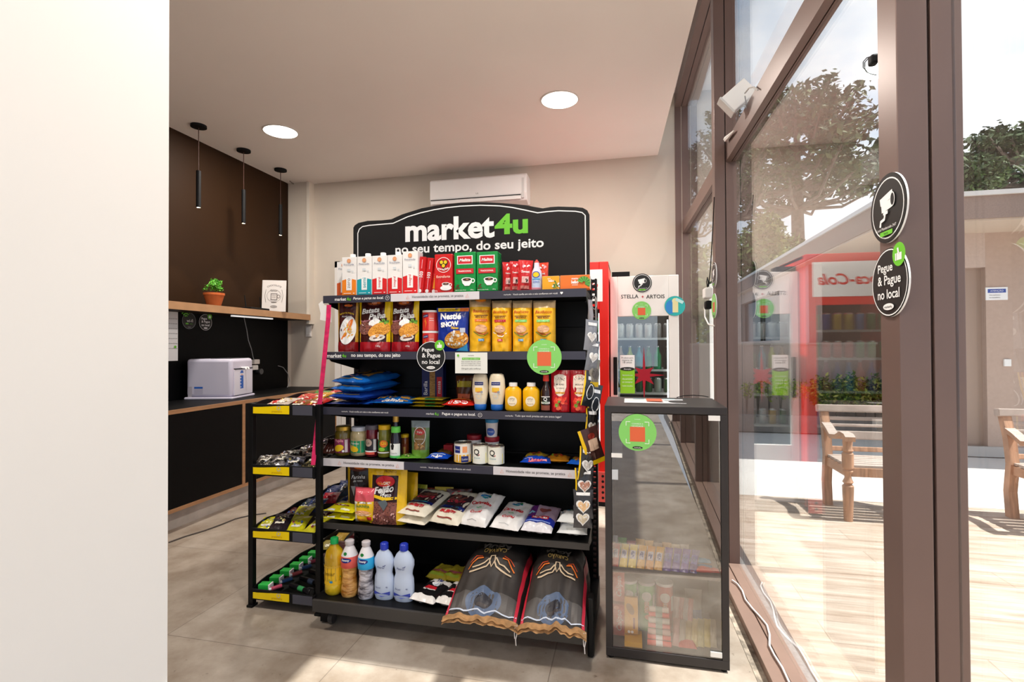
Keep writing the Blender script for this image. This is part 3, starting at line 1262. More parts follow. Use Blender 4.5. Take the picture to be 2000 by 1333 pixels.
def pegue_sticker(D, cx, cz, r, th=True):
    D.ell(cx, cz, r, r, INKK, n=40).ring(cx, cz, r * .99, r * .99, r * .035, INKW)
    D.text('Pegue', cx - r * .62, cz + r * .42, INKW, h=r * .34, bold=.015, align='l')
    D.text('& Pague', cx - r * .62, cz + r * .04, INKW, w=r * 1.28, bold=.015, align='l')
    D.text('no local', cx - r * .62, cz - r * .34, INKW, w=r * 1.22, bold=.015, align='l')
    D.ell(cx + r * .0, cz - r * .72, r * .30, r * .10, INKW).text('market4u', cx, cz - r * .72, INKK, w=r * .42)
    if th:
        thumb(D, cx + r * .62, cz + r * .74, r * .34)


def qr_sticker(D, cx, cz, r):
    D.ell(cx, cz, r, r, LIME, n=40)
    D.rect(cx, cz - r * .10, r * .80, r * .80, paint('e0683f'))
    D.text('market4u', cx, cz + r * .72, INKW, w=r * .3).text('CONHEÇA A', cx, cz + r * .46, INKW, w=r * .6).text('NOVIDADE', cx, cz + r * .34, INKW, w=r * .6)
    D.ell(cx, cz - r * .82, r * .27, r * .07, INKK).text('market4u', cx, cz - r * .82, INKW, w=r * .35)
    for sx in (-1, 1):
        for sz in (-1, 1):
            x0, z0 = cx + sx * r * .6, cz + sz * r * .58
            D.line([(x0 - sx * r * .22, z0), (x0, z0), (x0, z0 - sz * r * .22)], r * .035, INKW)


def camera_sticker(D, cx, cz, r, text=True):
    D.ell(cx, cz, r, r, INKK, n=40).ring(cx, cz, r * .9, r * .9, r * .04, INKW)
    D.rect(cx - r * .05, cz + r * .32, r * .72, r * .22, INKW, rot=.2).rect(cx - r * .02, cz + r * .08, r * .6, r * .26, INKW, rot=.12)
    D.ell(cx + r * .32, cz + r * .2, r * .12, r * .2, INKK).ring(cx + r * .32, cz + r * .2, r * .13, r * .21, r * .03, INKW)
    D.rect(cx - r * .06, cz - r * .12, r * .26, r * .1, INKW)
    D.line([(cx - r * .08, cz - r * .16), (cx - r * .12, cz - r * .3), (cx - r * .32, cz - r * .34), (cx - r * .36, cz - r * .5)], r * .1, INKW)
    if text:
        D.text('Local Monitorado 24/7', cx, cz - r * .58, INKW, w=r * 1.1)
        D.rect(cx, cz - r * .74, r * .7, r * .13, GREEN).text('Sorria', cx, cz - r * .74, INKK, h=r * .07)


def disc_part(px, py, r, Y, fn, name, label, par=gon, off=None, th=.002, inv=False):
    c = P(px, py, Y=Y)
    off = GOFF if off is None else off
    mb = MB()
    M = Matrix.Translation(Vector((c.x, Y, c.z)) + off) @ Matrix.Rotation(pi / 2, 4, 'X')
    mb.lathe([(r, 0), (r, th)], INKK, n=40, M=M)
    o = mb.build(name, par)
    D = Dec(lambda a, q, s: tuple(Vector((a, Y - th - s, q)) + off), base=.0006)
    fn(D, c.x, c.z, r)
    D.build('printed_label', o)
    tag(o, label)
    return o


disc_part(842, 697, .074, GF - .006, pegue_sticker, 'round_sign', 'round black sign with white lettering and green thumb badge')
disc_part(1063, 698, .081, GF - .006, qr_sticker, 'round_sign', 'round light green sign with orange square')
c0, c1 = P(889, 689, Y=GF - .007), P(952, 730, Y=GF - .007)
crd = gb(MB().box(c0.x, c1.x, GF - .008, GF - .006, c1.z, c0.z, mat('e9ebe6', rough=.5, name='paper_card')), 'notice_card')
D = Dec(lambda a, c, o: tuple(Vector((a, GF - .008 - o, c)) + GOFF))
cx, cz, cw, ch = (c0.x + c1.x) / 2, (c0.z + c1.z) / 2, c1.x - c0.x, c0.z - c1.z
D.text('market4u', cx, cz + ch * .36, INKK, w=cw * .18).rect(cx, cz + ch * .2, cw * .56, ch * .11, GREEN)
D.text('Produto com defeito?', cx, cz + ch * .2, INKW, w=cw * .5)
for i, s in enumerate(('Fique tranquilo, fale com a gente', 'Envie uma mensagem agora mesmo', 'que vamos resolver com você')):
    D.text(s, cx, cz + ch * (.06 - .09 * i), INKK, w=cw * .6)
D.text('Obrigado pela confiança', cx, cz - ch * .28, INKK, w=cw * .6)
D.ell(cx - cw * .4, cz + ch * .36, cw * .035, cw * .035, GREEN)
D.build('printed_label', crd)

# pink ribbon tied to the top left corner, with white tag
rb = root('ribbon', 'long pink ribbon hanging down the left side of the shelving', 'ribbon', (GX0, GF - .01, 0))
PINK = mat('dd2663', rough=.4, name='pink_satin', vary=.25, scale=30)


def rpt(px, py, y):
    p = P(px, py, Y=y)
    return Vector((p.x - GX0, y - (GF - .01), p.z))


path = [(642, 596), (641, 620), (637, 660), (633, 700), (629, 740), (625, 780), (620, 820), (616, 860), (611, 909)]
mb = MB()
ys = [GF - .012, GF - .014, GF - .017, GF - .02, GF - .018, GF - .018, GF - .02, GF - .022, GF - .045]
for (a, b), y0, y1 in zip(zip(path, path[1:]), ys, ys[1:]):
    q = [rpt(a[0] - 4, a[1], y0), rpt(a[0] + 4.5, a[1], y0 + .003), rpt(b[0] + 4.5, b[1], y1 + .003), rpt(b[0] - 4, b[1], y1)]
    mb.face(q, PINK)
    mb.face([p + Vector((0, .0015, 0)) for p in q[::-1]], PINK)
mb.build('band', rb)
q = [rpt(622, 594, GF - .006), rpt(629, 588, GF - .006), rpt(633, 596, GF - .006), rpt(646, 598, GF - .006), rpt(647, 630, GF - .006), rpt(625, 625, GF - .006), rpt(626, 612, GF - .006)]
mb = MB()
mb.face(q, WHITE)
mb.face([p + Vector((0, .003, 0)) for p in q[::-1]], WHITE)
mb.build('tag', rb)

# ================================================================ SIDE RACK
RX0, RX1, RF_, RB = -1.93, -1.535, 2.30, 3.29
rack = root('side_rack', 'narrow black snack rack with four deep trays left of the shelving', 'rack', ((RX0 + RX1) / 2, 2.5, 0))
ROFF = Vector((-(RX0 + RX1) / 2, -2.5, 0))


def rbld(mb, name, par=None, **k):
    mb.v = [tuple(Vector(v) + ROFF) for v in mb.v]
    return mb.build(name, par or rack, **k)


for x in (RX0, RX1):
    rbld(MB().box(x - .014, x + .014, RF_ + .012, RF_ + .040, 0, 1.06, BLACK).box(x - .014, x + .02, RF_ + .0, RF_ + .045, 0, .012, BLACK), 'post', bevel=.002)
    rbld(MB().box(x - .014, x + .014, RB - .03, RB, 0, 1.06, BLACK), 'post', bevel=.002)
YEL = mat('ffdd00', rough=.35, name='yellow_label')
TR = []
for i, (za, zb) in enumerate(((1.068, 1.013), (.755, .700), (.425, .372), (.110, .058))):
    zt, z0 = za - .01, zb - .012
    n = rbld(MB().box(RX0 + .015, RX1 - .015, RF_, RF_ + .008, z0, zt, BLACKM), 'tray', bevel=.002)
    mb = MB()
    rise = .012
    mb.face([(RX0 + .015, RF_ + .004, z0 + .004), (RX1 - .015, RF_ + .004, z0 + .004), (RX1 - .015, RB, z0 + rise), (RX0 + .015, RB, z0 + rise)], BLACKM)
    mb.face([(RX0 + .015, RF_ + .004, z0), (RX1 - .015, RF_ + .004, z0), (RX1 - .015, RB, z0 + rise - .004), (RX0 + .015, RB, z0 + rise - .004)][::-1], BLACKM)
    rbld(mb, 'tray_floor', n)
    for x in (RX0 + .012, RX1 - .018):
        mb = MB()
        N = 24
        low = [(RF_ + (RB - RF_) * t / N, z0 + rise * t / N - .002) for t in range(N + 1)]
        up = [(y, z + .052 + min(t, 3) * .005 + .007 * sin(t * .8)) for t, (y, z) in enumerate(low)]
        mb.prism(low + up[::-1], x, x + .006, BLACKM, M=Matrix(((0, 1, 0, 0), (1, 0, 0, 0), (0, 0, 1, 0), (0, 0, 0, 1))))
        rbld(mb, 'tray_side', n)
    w = RX1 - RX0
    xa, xb = RX0 + .028, RX0 + .24
    yl = MB()
    zlo, zhi = z0 + .008, zt - .004
    up = [(xa + (xb - xa) * t / 10, zhi - .012 + .010 * (.5 - .5 * cos(pi * t / 10))) for t in range(11)]
    yl.prism([(xa, zlo)] + [(xb, zlo)] + up[::-1], RF_ - .003, RF_, YEL)
    lb = rbld(yl, 'yellow_label', n)
    D = Dec(lambda a, c, o: tuple(Vector((a, RF_ - .003 - o, c)) + ROFF))
    D.ring(xb - .06, zhi - .014, .011, .011, .003, paint('b9b9c4')).text('prateleira', xb - .07, zlo + .012, paint('caa200'), w=.06)
    D.build('printed_label', lb)
    pk = MB().box(RX1 - .135, RX1 - .022, RF_ - .003, RF_, zlo - .004, zhi, mat('4b4c58', rough=.25, name='clear_pocket'))
    rbld(pk, 'price_pocket', n, bevel=.002)
    TR.append((z0, rise))

# ================================================================ AIR CONDITIONER
a, b, c = P(839, 352, Y=5.08), P(1028, 338, Y=5.08), P(839, 402, Y=5.08)
ACM = mat('e6e3e1', rough=.4, name='white_plastic', vary=.03, scale=3)
ac = root('air_conditioner', 'white split air conditioner on the back wall behind the sign', 'air conditioner', ((a.x + b.x) / 2, 5.3, c.z - .03))
w = b.x - a.x
H = a.z - c.z + .03
mb = MB()
mb.prism([(0, 0.03), (-.10, 0), (-.19, .03), (-.215, .10), (-.215, H - .02), (-.19, H), (0, H)], -w / 2, w / 2, ACM,
         M=Matrix(((0, 1, 0, 0), (1, 0, 0, 0), (0, 0, 1, 0), (0, 0, 0, 1))))
mb.build('housing', ac, bevel=.006)
MB().box(-w / 2 + .01, w / 2 - .06, -.2175, -.214, .078, .086, BLACKM).build('air_slot', ac)
MB().box(-w / 2 + .01, w / 2 - .06, -.2175, -.205, .04, .074, ACM).build('louver', ac)
MB().box(w / 2 - .05, w / 2 - .025, -.2170, -.214, .05, H - .05, mat('cfccca', rough=.4, name='grey_plastic')).build('side_grille', ac)
D = Dec(plane_S(-.2152)); D.text('LG', 0, .125, INKK, h=.016); D.build('printed_label', ac)

# ================================================================ DRINK COOLERS
CANS = ['c33', '2e8b3c', 'd8a13a', '3a6ab0', 'd9d9d9', '5aa04a', 'b02a2a', '274a8a', 'e0c23a']


def can(x, y, z, colr, label, grp, r=.031, h=.12, kind='can', par=None):
    A = mat('c9c9cc', rough=.25, metal=.9, name='aluminium')
    m = mat(colr, rough=.3, metal=.2, name='can_print')
    if kind == 'can':
        pr = [(r * .8, 0), (r, .008), (r, h - .012, m), (r * .82, h, A), (r * .78, h - .003, A)]
        name = 'drink_can'
    else:
        pr = [(r, 0), (r, h * .5, m), (r, h * .58, m), (r * .45, h * .78, m), (r * .38, h * .94, m), (r * .42, h, A)]
        name = 'drink_bottle'
    o = MB().lathe(pr, m, n=16).build(name, smooth=True, loc=(x, y, z))
    return tag(o, label, 'drink', grp)


def cooler(name, label, x0, x1, yf, d, h, frame, gx0, gx1, gz0, gz1, shelves):
    t = root(name, label, 'fridge', ((x0 + x1) / 2, yf, 0))
    ox, oy = -(x0 + x1) / 2, -yf
    INN = mat('454845', rough=.5, name='cooler_lining')
    mb = MB()
    th = .03
    b = lambda *q: mb.box(q[0] + ox, q[1] + ox, q[2] + oy, q[3] + oy, q[4], q[5], q[6])
    b(x0, x0 + th, yf + .05, yf + d, .08, h, frame)
    b(x1 - th, x1, yf + .05, yf + d, .08, h, frame)
    b(x0, x1, yf + d - .03, yf + d, .08, h, INN)
    b(x0, x1, yf + .05, yf + d, h - .03, h, frame)
    b(x0, x1, yf + .05, yf + d, .08, .3, frame)
    mb.build('cabinet', t, bevel=.004)
    mb = MB()
    b = lambda *q: mb.box(q[0] + ox, q[1] + ox, q[2] + oy, q[3] + oy, q[4], q[5], q[6])
    b(x0, gx0, yf, yf + .05, .3, h, frame)
    b(gx1, x1, yf, yf + .05, .3, h, frame)
    b(gx0, gx1, yf, yf + .05, gz1, h, frame)
    b(gx0, gx1, yf, yf + .05, .3, gz0, frame)
    dr = mb.build('door', t, bevel=.004)
    g = MB().box(gx0 + ox, gx1 + ox, .012, .018, gz0, gz1, glass('cooler_glass', r0=.10, tint=(.9, .94, .93, 1)))
    g.build('door_glass', dr)
    for z in shelves:
        mb = MB()
        W = mat('dcdcdc', rough=.3, metal=.4, name='shelf_wire')
        mb.box(x0 + ox + .035, x1 + ox - .035, .075, .087, z - .018, z, W)
        for i in range(10):
            yy = .10 + i * (d - .17) / 9
            mb.box(x0 + ox + .035, x1 + ox - .035, yy, yy + .004, z - .006, z, W)
        for i in range(5):
            xx = x0 + ox + .04 + i * (x1 - x0 - .09) / 4
            mb.box(xx, xx + .004, .08, d - .05, z - .010, z - .006, W)
        mb.build('wire_shelf', t)
    # lit strip inside the cabinet
    lm = MB().box(gx1 + ox - .012, gx1 + ox - .002, .056, .066, gz0 + .03, gz1 - .03, mat('ffffff', emit=1.2, name='led_strip'))
    lm.build('light_strip', t)
    ld = bpy.data.lights.new('cooler_light', 'AREA'); ld.shape = 'RECTANGLE'; ld.size = .35; ld.size_y = .1; ld.energy = .5
    lo = bpy.data.objects.new('cooler_light', ld); COL.objects.link(lo); lo.parent = t
    lo.location = (0, .12, h - .06)
    lo.rotation_euler = (radians(-20), 0, 0)
    MB().box(x0 + ox + .03, x1 + ox - .03, .03, d - .02, 0, .08, BLACKM).build('plinth', t)
    return t, dr, ox


# red cooler
RY0 = 4.35
RED = mat('e2231a', rough=.3, name='red_enamel')
RX_ = (-.845, -.160)
rc, rdoor, ox = cooler('drinks_cooler', 'tall red drinks cooler behind the shelving, beside the white fridge', RX_[0], RX_[1], RY0, .62, 2.06, RED,
                       RX_[0] + .065, RX_[1] - .075, .42, 1.66, [.45, .72, .99, 1.25, 1.47])
D = Dec(plane_S(0), base=.001)
hw = (RX_[1] - RX_[0]) / 2
D.rect(0, 1.86, hw * 1.72, .27, INKW)
D.text('Coca-Cola', 0, 1.86, RED, w=hw * 1.5, italic=.35, bold=.02)
D.build('header_lettering', rdoor)
mb = MB().box(hw - .17, hw - .005, -.010, 0, .05, .30, mat('d9534c', rough=.5, name='faded_red_plastic'))
gr = mb.build('vent_grille', rc)
mb = MB()
for i in range(5):
    M = Matrix.Translation((hw - .055, -.0105, .085 + i * .045)) @ Matrix.Rotation(pi / 2, 4, 'X')
    mb.lathe([(.011, 0), (.011, .0025)], BLACKM, n=14, M=M)
mb.build('vent_hole', gr)
rnd = random.Random(5)
cols = [['3f8f3a', '2f7f35', '3a78b8', 'c9b13a', 'd6b52c', '4f56a8'], ['3a9a45', '3f9f50', '2e9a5a', 'c84a3a', 'c8503f', 'c94c44'],
        ['27408f', '5a3f9a', 'c8452f', '2f7fb8', '2b3f8c', '8a2f5a'], ['2f4fa0', '2f4fa0', '7a2f55', 'c03030', '2f7f6a', '2f4fa0'],
        ['c03030', 'c03030', '303030', 'c03030', '303030', 'd0702a']]
names = {'3': 'blue', 'c': 'red'}
for si, z in enumerate([1.47, 1.25, .99, .72, .45]):
    for i in range(7):
        x = RX_[0] + .085 + i * .082
        c = cols[si][i % 6]
        tall = si in (2, 4)
        can(x, RY0 + .125, z, c, f'drink standing {ORD[i]} from the left on the {["top", "second", "third", "fourth", "lowest"][si]} shelf of the red cooler',
            'drinks in the red cooler', r=.033, h=.24 if tall else .135, kind='bottle' if tall else 'can')

# white fridge
SX0, SX1, SY = -.150, .412, 4.47
FW = mat('eeeae6', rough=.35, name='white_enamel')
gzt = P(1250, 618, Y=SY).z
wf_, wdoor, ox = cooler('beer_fridge', 'tall white glass door fridge with a red star at the back of the shop', SX0, SX1, SY, .60, 1.945, FW,
                        P(1207, 700, Y=SY).x, P(1307, 700, Y=SY).x, .55, gzt, [.70, .95, 1.15, 1.42])
WOFF = Vector((ox, -SY, 0))
D = Dec(lambda a, c, o: (a + ox, -.0 - o, c), base=.001)
pp = lambda px, py: P(px, py, Y=SY)
a, b = pp(1213, 580), pp(1247, 580)
D.text('STELLA', (a.x + b.x) / 2, a.z, INKK, w=b.x - a.x, bold=.012)
a, b = pp(1262, 580), pp(1298, 580)
D.text('ARTOIS', (a.x + b.x) / 2, a.z, INKK, w=b.x - a.x, bold=.012)
c = pp(1255, 580)
STAR = paint('c01d2c')
D.poly([(c.x + .013 * (1 if i % 2 == 0 else .35) * sin(i * pi / 4), c.z + .013 * (1 if i % 2 == 0 else .35) * cos(i * pi / 4)) for i in range(8)], STAR)
D.build('front_lettering', wdoor)
# big red star on the glass
D = Dec(lambda a, c, o: (a + ox, .011 - o, c), base=.001)
c = pp(1258, 733)
kx = SY * .93 / 1000
pts = []
arms = [(0, 61), (25, 20), (42, 0), (25, -26), (0, -62), (-25, -26), (-42, 0), (-25, 20)]
arms = [(0, .24), (.075, .065), (.17, 0), (.08, -.08), (0, -.22), (-.08, -.08), (-.13, 0), (-.075, .065)]
for i, (u, v) in enumerate(arms):
    pts.append((c.x + u, c.z + v))
    n = arms[(i + 1) % 8]
    mu, mv = (u + n[0]), (v + n[1])
    L = math.hypot(mu, mv) or 1
    pts.append((c.x + mu / L * .048, c.z + mv / L * .048))
D.poly(pts, mat('a8162a', rough=.4, name='red_vinyl'))
D.build('star_decal', wdoor)
disc_part(1254, 553, .079, SY - .001, camera_sticker, 'sticker', 'round black camera sticker', par=wdoor, off=WOFF)
disc_part(1253, 607, .078, SY - .001, qr_sticker, 'sticker', 'round green sticker with orange square', par=wdoor, off=WOFF)


def blue_round(D, cx, cz, r):
    D.ell(cx, cz, r, r, paint('2fb3b0')).ell(cx - r * .4, cz - r * .1, r * .5, r * .7, paint('2f86cf'))
    D.rect(cx + r * .05, cz - r * .1, r * .55, r * 1.1, paint('e8dfa8')).ell(cx + r * .05, cz + r * .5, r * .32, r * .3, paint('e8dfa8'))
    D.rect(cx + r * .45, cz + r * .5, r * .8, r * .3, paint('bfe6e4'), rot=-.5)


disc_part(1318, 598, .083, SY - .001, blue_round, 'sticker', 'round turquoise sticker', par=wdoor, off=WOFF)
a, b = pp(1211, 694), pp(1240, 769)
mid = pp(1225, 722)
mb = MB().box(a.x + ox, b.x + ox, -.003, -.0005, mid.z, a.z, INKW).box(a.x + ox, b.x + ox, -.003, -.0005, b.z, mid.z, paint('8ed02e'))
pst = mb.build('notice', wdoor)
D = Dec(lambda a_, c_, o: (a_ + ox, -.003 - o, c_))
cx = (a.x + b.x) / 2; cw = b.x - a.x
for i, s in enumerate(('Produto para', 'maiores de', '18 anos')):
    D.text(s, cx, a.z - .025 - i * .018, INKK, w=cw * (.8 - .1 * i))
D.ell(cx, mid.z + .004, cw * .5, .016, INKK, a0=0, a1=2 * pi).text('Atenção', cx, mid.z + .002, INKW, w=cw * .5)
for i, s in enumerate(('Apresente seu', 'documento', 'ao comprar', 'bebida alcoólica')):
    D.text(s, cx, mid.z - .05 - i * .03, INKW, w=cw * .7)
D.build('printed_label', pst)
a, b = pp(1198, 698), pp(1206, 772)
MB().box(a.x + ox, b.x + ox, -.012, 0, b.z, a.z, BLACKM).build('handle', wdoor, bevel=.004)
a, b = pp(1195, 536), pp(1230, 547)
MB().box(a.x + ox, b.x + ox, .0, .12, 1.945, 1.985, BLACKM).build('top_hinge_box', wf_)
kinds = [(1.42, ['d9d9d9', 'e0e0e0', 'dedede', 'e8e8e8', '9a9a9a', '777'], 'can'), (1.15, ['c8a890', 'b8c040', '3f8fa0', '2f6f3a', '1f8f5a', '303838'], 'bottle'),
         (.95, ['2f5f3a', 'cfd8cf', '2f5f3a', '2f5f3a', 'a8b0a8', '2f5f3a'], 'can'), (.70, ['3f6f3a', 'c9a030', 'b8b8b8', '2f5f3a', 'c03030', '2f5f3a'], 'can')]
for si, (z, cc, kd) in enumerate(kinds):
    for i in range(6):
        c = cc[i]
        c = c * 2 if len(c) == 3 else c
        can(SX0 + .085 + i * .078, SY + .13, z, c, f'drink standing {ORD[i]} from the left on the {["top", "second", "third", "lowest"][si]} shelf of the white fridge',
            'drinks in the white fridge', r=.031, h=.20 if kd == 'bottle' else .125, kind=kd)

# ================================================================ GLASS DISPLAY CASE
CX0, CX1, CY0, CY1, CH = -.103, .398, 2.262, 2.66, 1.092
case = root('display_case', 'black display case with glass door standing beside the window', 'display case', ((CX0 + CX1) / 2, (CY0 + CY1) / 2, 0))
KO = Vector((-(CX0 + CX1) / 2, -(CY0 + CY1) / 2, 0))
CASEM = mat('302c2c', rough=.4, name='dark_case_panel', vary=.05, scale=4)


def cb(mb, name, par=None, **k):
    mb.v = [tuple(Vector(v) + KO) for v in mb.v]
    return mb.build(name, par or case, **k)


cb(MB().box(CX0, CX1, CY0, CY1, CH - .03, CH, CASEM), 'top_panel', bevel=.002)
cb(MB().box(CX0, CX1, CY0, CY1, .012, .05, CASEM), 'bottom_panel', bevel=.002)
cb(MB().box(CX0, CX0 + .028, CY0, CY1, .05, CH - .03, CASEM), 'side_panel', bevel=.001)
cb(MB().box(CX1 - .028, CX1, CY0, CY1, .05, CH - .03, CASEM), 'side_panel', bevel=.001)
cb(MB().box(CX0 + .028, CX1 - .028, CY1 - .012, CY1, .05, CH - .03, mat('4b4542', rough=.7, name='case_back')), 'back_panel')
cb(MB().box(CX0 + .028, CX1 - .028, CY0 + .03, CY1 - .012, .362, .374, mat('6a625d', rough=.5, name='case_shelf')), 'shelf')
for x in (CX0 + .02, CX1 - .02):
    for y in (CY0 + .02, CY1 - .02):
        cb(MB().lathe([(.012, 0), (.012, .012)], BLACKM, n=14, cx=x, cy=y), 'foot')
CG = glass('case_glass', r0=.16, tint=(.95, .94, .93, 1), boost=1)
cd = cb(MB().box(CX0 + .030, CX1 - .030, CY0 + .006, CY0 + .011, .052, CH - .034, CG), 'glass_door')
for (x, z) in ((CX1 - .075, CH - .055), (CX1 - .075, .06)):
    cb(MB().box(x, x + .046, CY0 + .0, CY0 + .006, z, z + .022, WHITE), 'hinge_clip', cd, bevel=.001)
cb(MB().box(CX0 + .03, CX0 + .075, CY0 + .012, CY0 + .03, .885, 1.045, mat('4a4a4e', rough=.5, name='grey_lock_box')), 'lock_box', cd)
cb(MB().box(CX0 + .028, CX0 + .074, CY0 - .001, CY0 + .006, .868, .886, WHITE), 'lock_clip', cd, bevel=.001)
cb(MB().box(CX0 + .030, CX0 + .056, CY0 - .001, CY0 + .006, .772, .815, mat('c9ced4', rough=.3, name='grey_clip')), 'lock_clip', cd, bevel=.001)
disc_part(1245, 845, .079, CY0 + .004, qr_sticker, 'sticker', 'round green sticker with orange square', par=cd, off=KO)
# sheet and cable on top
sh = root('paper_sheet', 'white printed sheet lying on top of the display case', 'paper', (.115, 2.47, CH))
mb = MB()
mb.grid(lambda u, v: (u * .27 - .135, v * .19 - .095, .002 + .004 * sin(u * 5) * sin(v * 3)), 10, 8, INKW)
mb.build('sheet', sh)
D = Dec(lambda a, c, o: (a, c, .0065 + o))
D.rect(0, 0, .07, .12, paint('e0683f')).rect(-.07, .04, .05, .02, paint('6fb0b8')).rect(.07, .04, .05, .02, paint('6fb0b8'))
D.build('printed_label', sh)
cab = [(.29, 2.62, CH + .004), (.33, 2.56, CH + .01), (.37, 2.6, CH + .012), (.385, 2.64, CH + .004)]
tag(MB().tube([P(1322, 777, Z=CH + .004), P(1335, 773.5, Z=CH + .01), P(1355, 772.5, Z=CH + .012), P(1375, 774, Z=CH + .008), P(1384, 776, Z=CH + .004)], .0022, BLACKM, n=6).build('cable'),
    'thin black cable lying on top of the display case', 'cable')

# ================================================================ COFFEE CORNER
CT = .895
cnt = root('counter_cabinet', 'long black cabinet with wooden edges along the left wall', 'cabinet', (-3.55, 3.0, 0))
KC = Vector((3.55, -3.0, 0))


def kb(mb, name, par=None, **k):
    mb.v = [tuple(Vector(v) + KC) for v in mb.v]
    return mb.build(name, par or cnt, **k)


DOORB = mat('040405', rough=.5, spec=.15, name='black_door', vary=.1, scale=2)
kb(MB().box(-3.85, -3.27, .7, 5.27, .15, .86, BLACKM), 'carcass')
kb(MB().box(-3.85, -3.25, .7, 5.27, .145, .172, WOOD), 'bottom_rail')
kb(MB().box(-3.85, -3.32, .7, 5.27, 0, .145, STONE), 'plinth')
DV = [.7, 2.2, 3.80, 5.24]
for y in DV:
    kb(MB().box(-3.27, -3.25, y, y + .032, .172, .865, WOOD), 'divider')
for a, b in zip(DV, DV[1:]):
    kb(MB().box(-3.27, -3.254, a + .034, b - .002, .174, .863, DOORB), 'door', bevel=.001)
wt = root('countertop', 'black countertop with light wooden front edge', 'countertop', (-3.55, 3.0, .865))
MB().box(-.30, .285, -2.3, 2.27, 0, .03, mat('060607', rough=.55, spec=.2, name='black_top')).build('slab', wt)
MB().box(.285, .30, -2.3, 2.27, 0, .030, WOOD).build('front_edge', wt)
shf = root('wall_shelf', 'wooden wall shelf above the black splashback', 'shelf', (-3.70, 3.0, 1.665))
MB().box(-.15, .13, -2.3, 2.215, 0, .062, BROWN).build('board', shf)
MB().box(.13, .145, -2.3, 2.215, -.002, .062, mat('b08660', rough=.5, name='light_wood_edge', vary=.12, scale=7)).build('front_edge', shf)

# pendant lamps
for i, (px, py, yt, yb) in enumerate(((388, 245, 334, 406), (476, 293, 371, 437), (548, 331, 400, 460))):
    c = P(px, py, Z=CEIL)
    zt, zb = P(px, yt, Y=c.y).z, P(px + 1, yb, Y=c.y).z
    t = root('pendant_lamp', ['slim black tube pendant lamp nearest to the white wall', 'slim black tube pendant lamp in the middle of the three',
                              'slim black tube pendant lamp nearest to the back wall'][i], 'pendant lamp', (c.x, c.y, CEIL), group=None)
    MB().lathe([(.062, 0), (.062, -.018), (.02, -.022), (.001, -.022)], BLACKM, n=32).build('canopy', t, smooth=True)
    MB().tube([(0, 0, -.02), (0, 0, zt - CEIL)], .0035, mat('3a1c10', rough=.6, name='brown_cord'), n=8).build('cord', t)
    MB().lathe([(.019, zt - CEIL), (.019, zb - CEIL), (.016, zb - CEIL), (.016, zb - CEIL + .012)], BLACKM, n=24, caps=False).lathe(
        [(.0005, zt - CEIL), (.019, zt - CEIL)], BLACKM, n=24, caps=False).build('tube', t, smooth=True)
    MB().lathe([(.016, zb - CEIL + .004), (.0005, zb - CEIL + .004)], mat('fff0d8', emit=6, name='warm_bulb'), n=20).build('bulb', t)
    ld = bpy.data.lights.new('pendant_light', 'SPOT'); ld.energy = 6; ld.spot_size = radians(60); ld.color = (1, .85, .65); ld.shadow_soft_size = .02
    lo = bpy.data.objects.new('pendant_light', ld); COL.objects.link(lo); lo.parent = t; lo.location = (0, 0, zb - CEIL - .01)

# water purifier
wpz = P(427, 702, X=-3.45).z
Hh = wpz - CT
WPM = mat('cfcbdd', rough=.35, name='pale_plastic', vary=.03, scale=3)
wp = root('water_purifier', 'pale grey countertop water purifier with blue sticker on the black countertop', 'water purifier', (-3.640, 3.985, CT), rz=radians(13))
mb = MB()
prf = [(.205, .008), (.212, 0), (.212, .03), (.200, .034), (.200, Hh - .03), (.185, Hh - .005), (.16, Hh)]
MB().box(-.212, .212, -.205, .205, 0, .022, WPM).build('base', wp, bevel=.01)
MB().box(-.20, .198, -.19, .19, .022, Hh, WPM).build('body', wp, bevel=.028, segs=4, smooth=True)
MB().box(.198, .206, -.155, .165, .03, Hh - .10, mat('dcdae8', rough=.3, name='front_plastic')).build('front_panel', wp, bevel=.003)
MB().box(.198, .209, -.15, .16, Hh - .095, Hh - .088, BLACKM).build('slot', wp)
MB().box(-.02, .17, -.13, .17, Hh, Hh + .004, mat('777a80', rough=.3, metal=.7, name='metal_top')).build('top_plate', wp)
sp = MB().tube([(.18, -.02, Hh - .085), (.235, -.02, Hh - .085), (.24, -.02, Hh - .1)], .009, WHITE, n=10).tube([(.18, .03, Hh - .085), (.235, .03, Hh - .085), (.24, .03, Hh - .1)], .009, WHITE, n=10)
sp.build('spout', wp, smooth=True)
D = Dec(lambda a, c, o: (.206 + o, a, c))
BL = paint('1d5fbf')
D.rect(-.03, Hh * .45, .055, Hh * .42, BL).ell(-.03, Hh * .66, .022, .014, BL).rect(-.03, Hh * .6, .06, .02, paint('e9eef6')).text('Água', -.03, Hh * .6, paint('e0683f'), w=.04)
for i in range(4):
    D.rect(-.052, Hh * (.52 - .08 * i), .018, .006, INKW)
D.build('blue_sticker', wp)
D = Dec(lambda a, c, o: (a, -.19 - o, c))
D.rect(-.09, .075, .075, .075, paint('b9b5c9')).rect(-.09, .105, .075, .016, BL).rect(-.165, .07, .035, .09, paint('b4adb8'))
D.build('rating_label', wp)

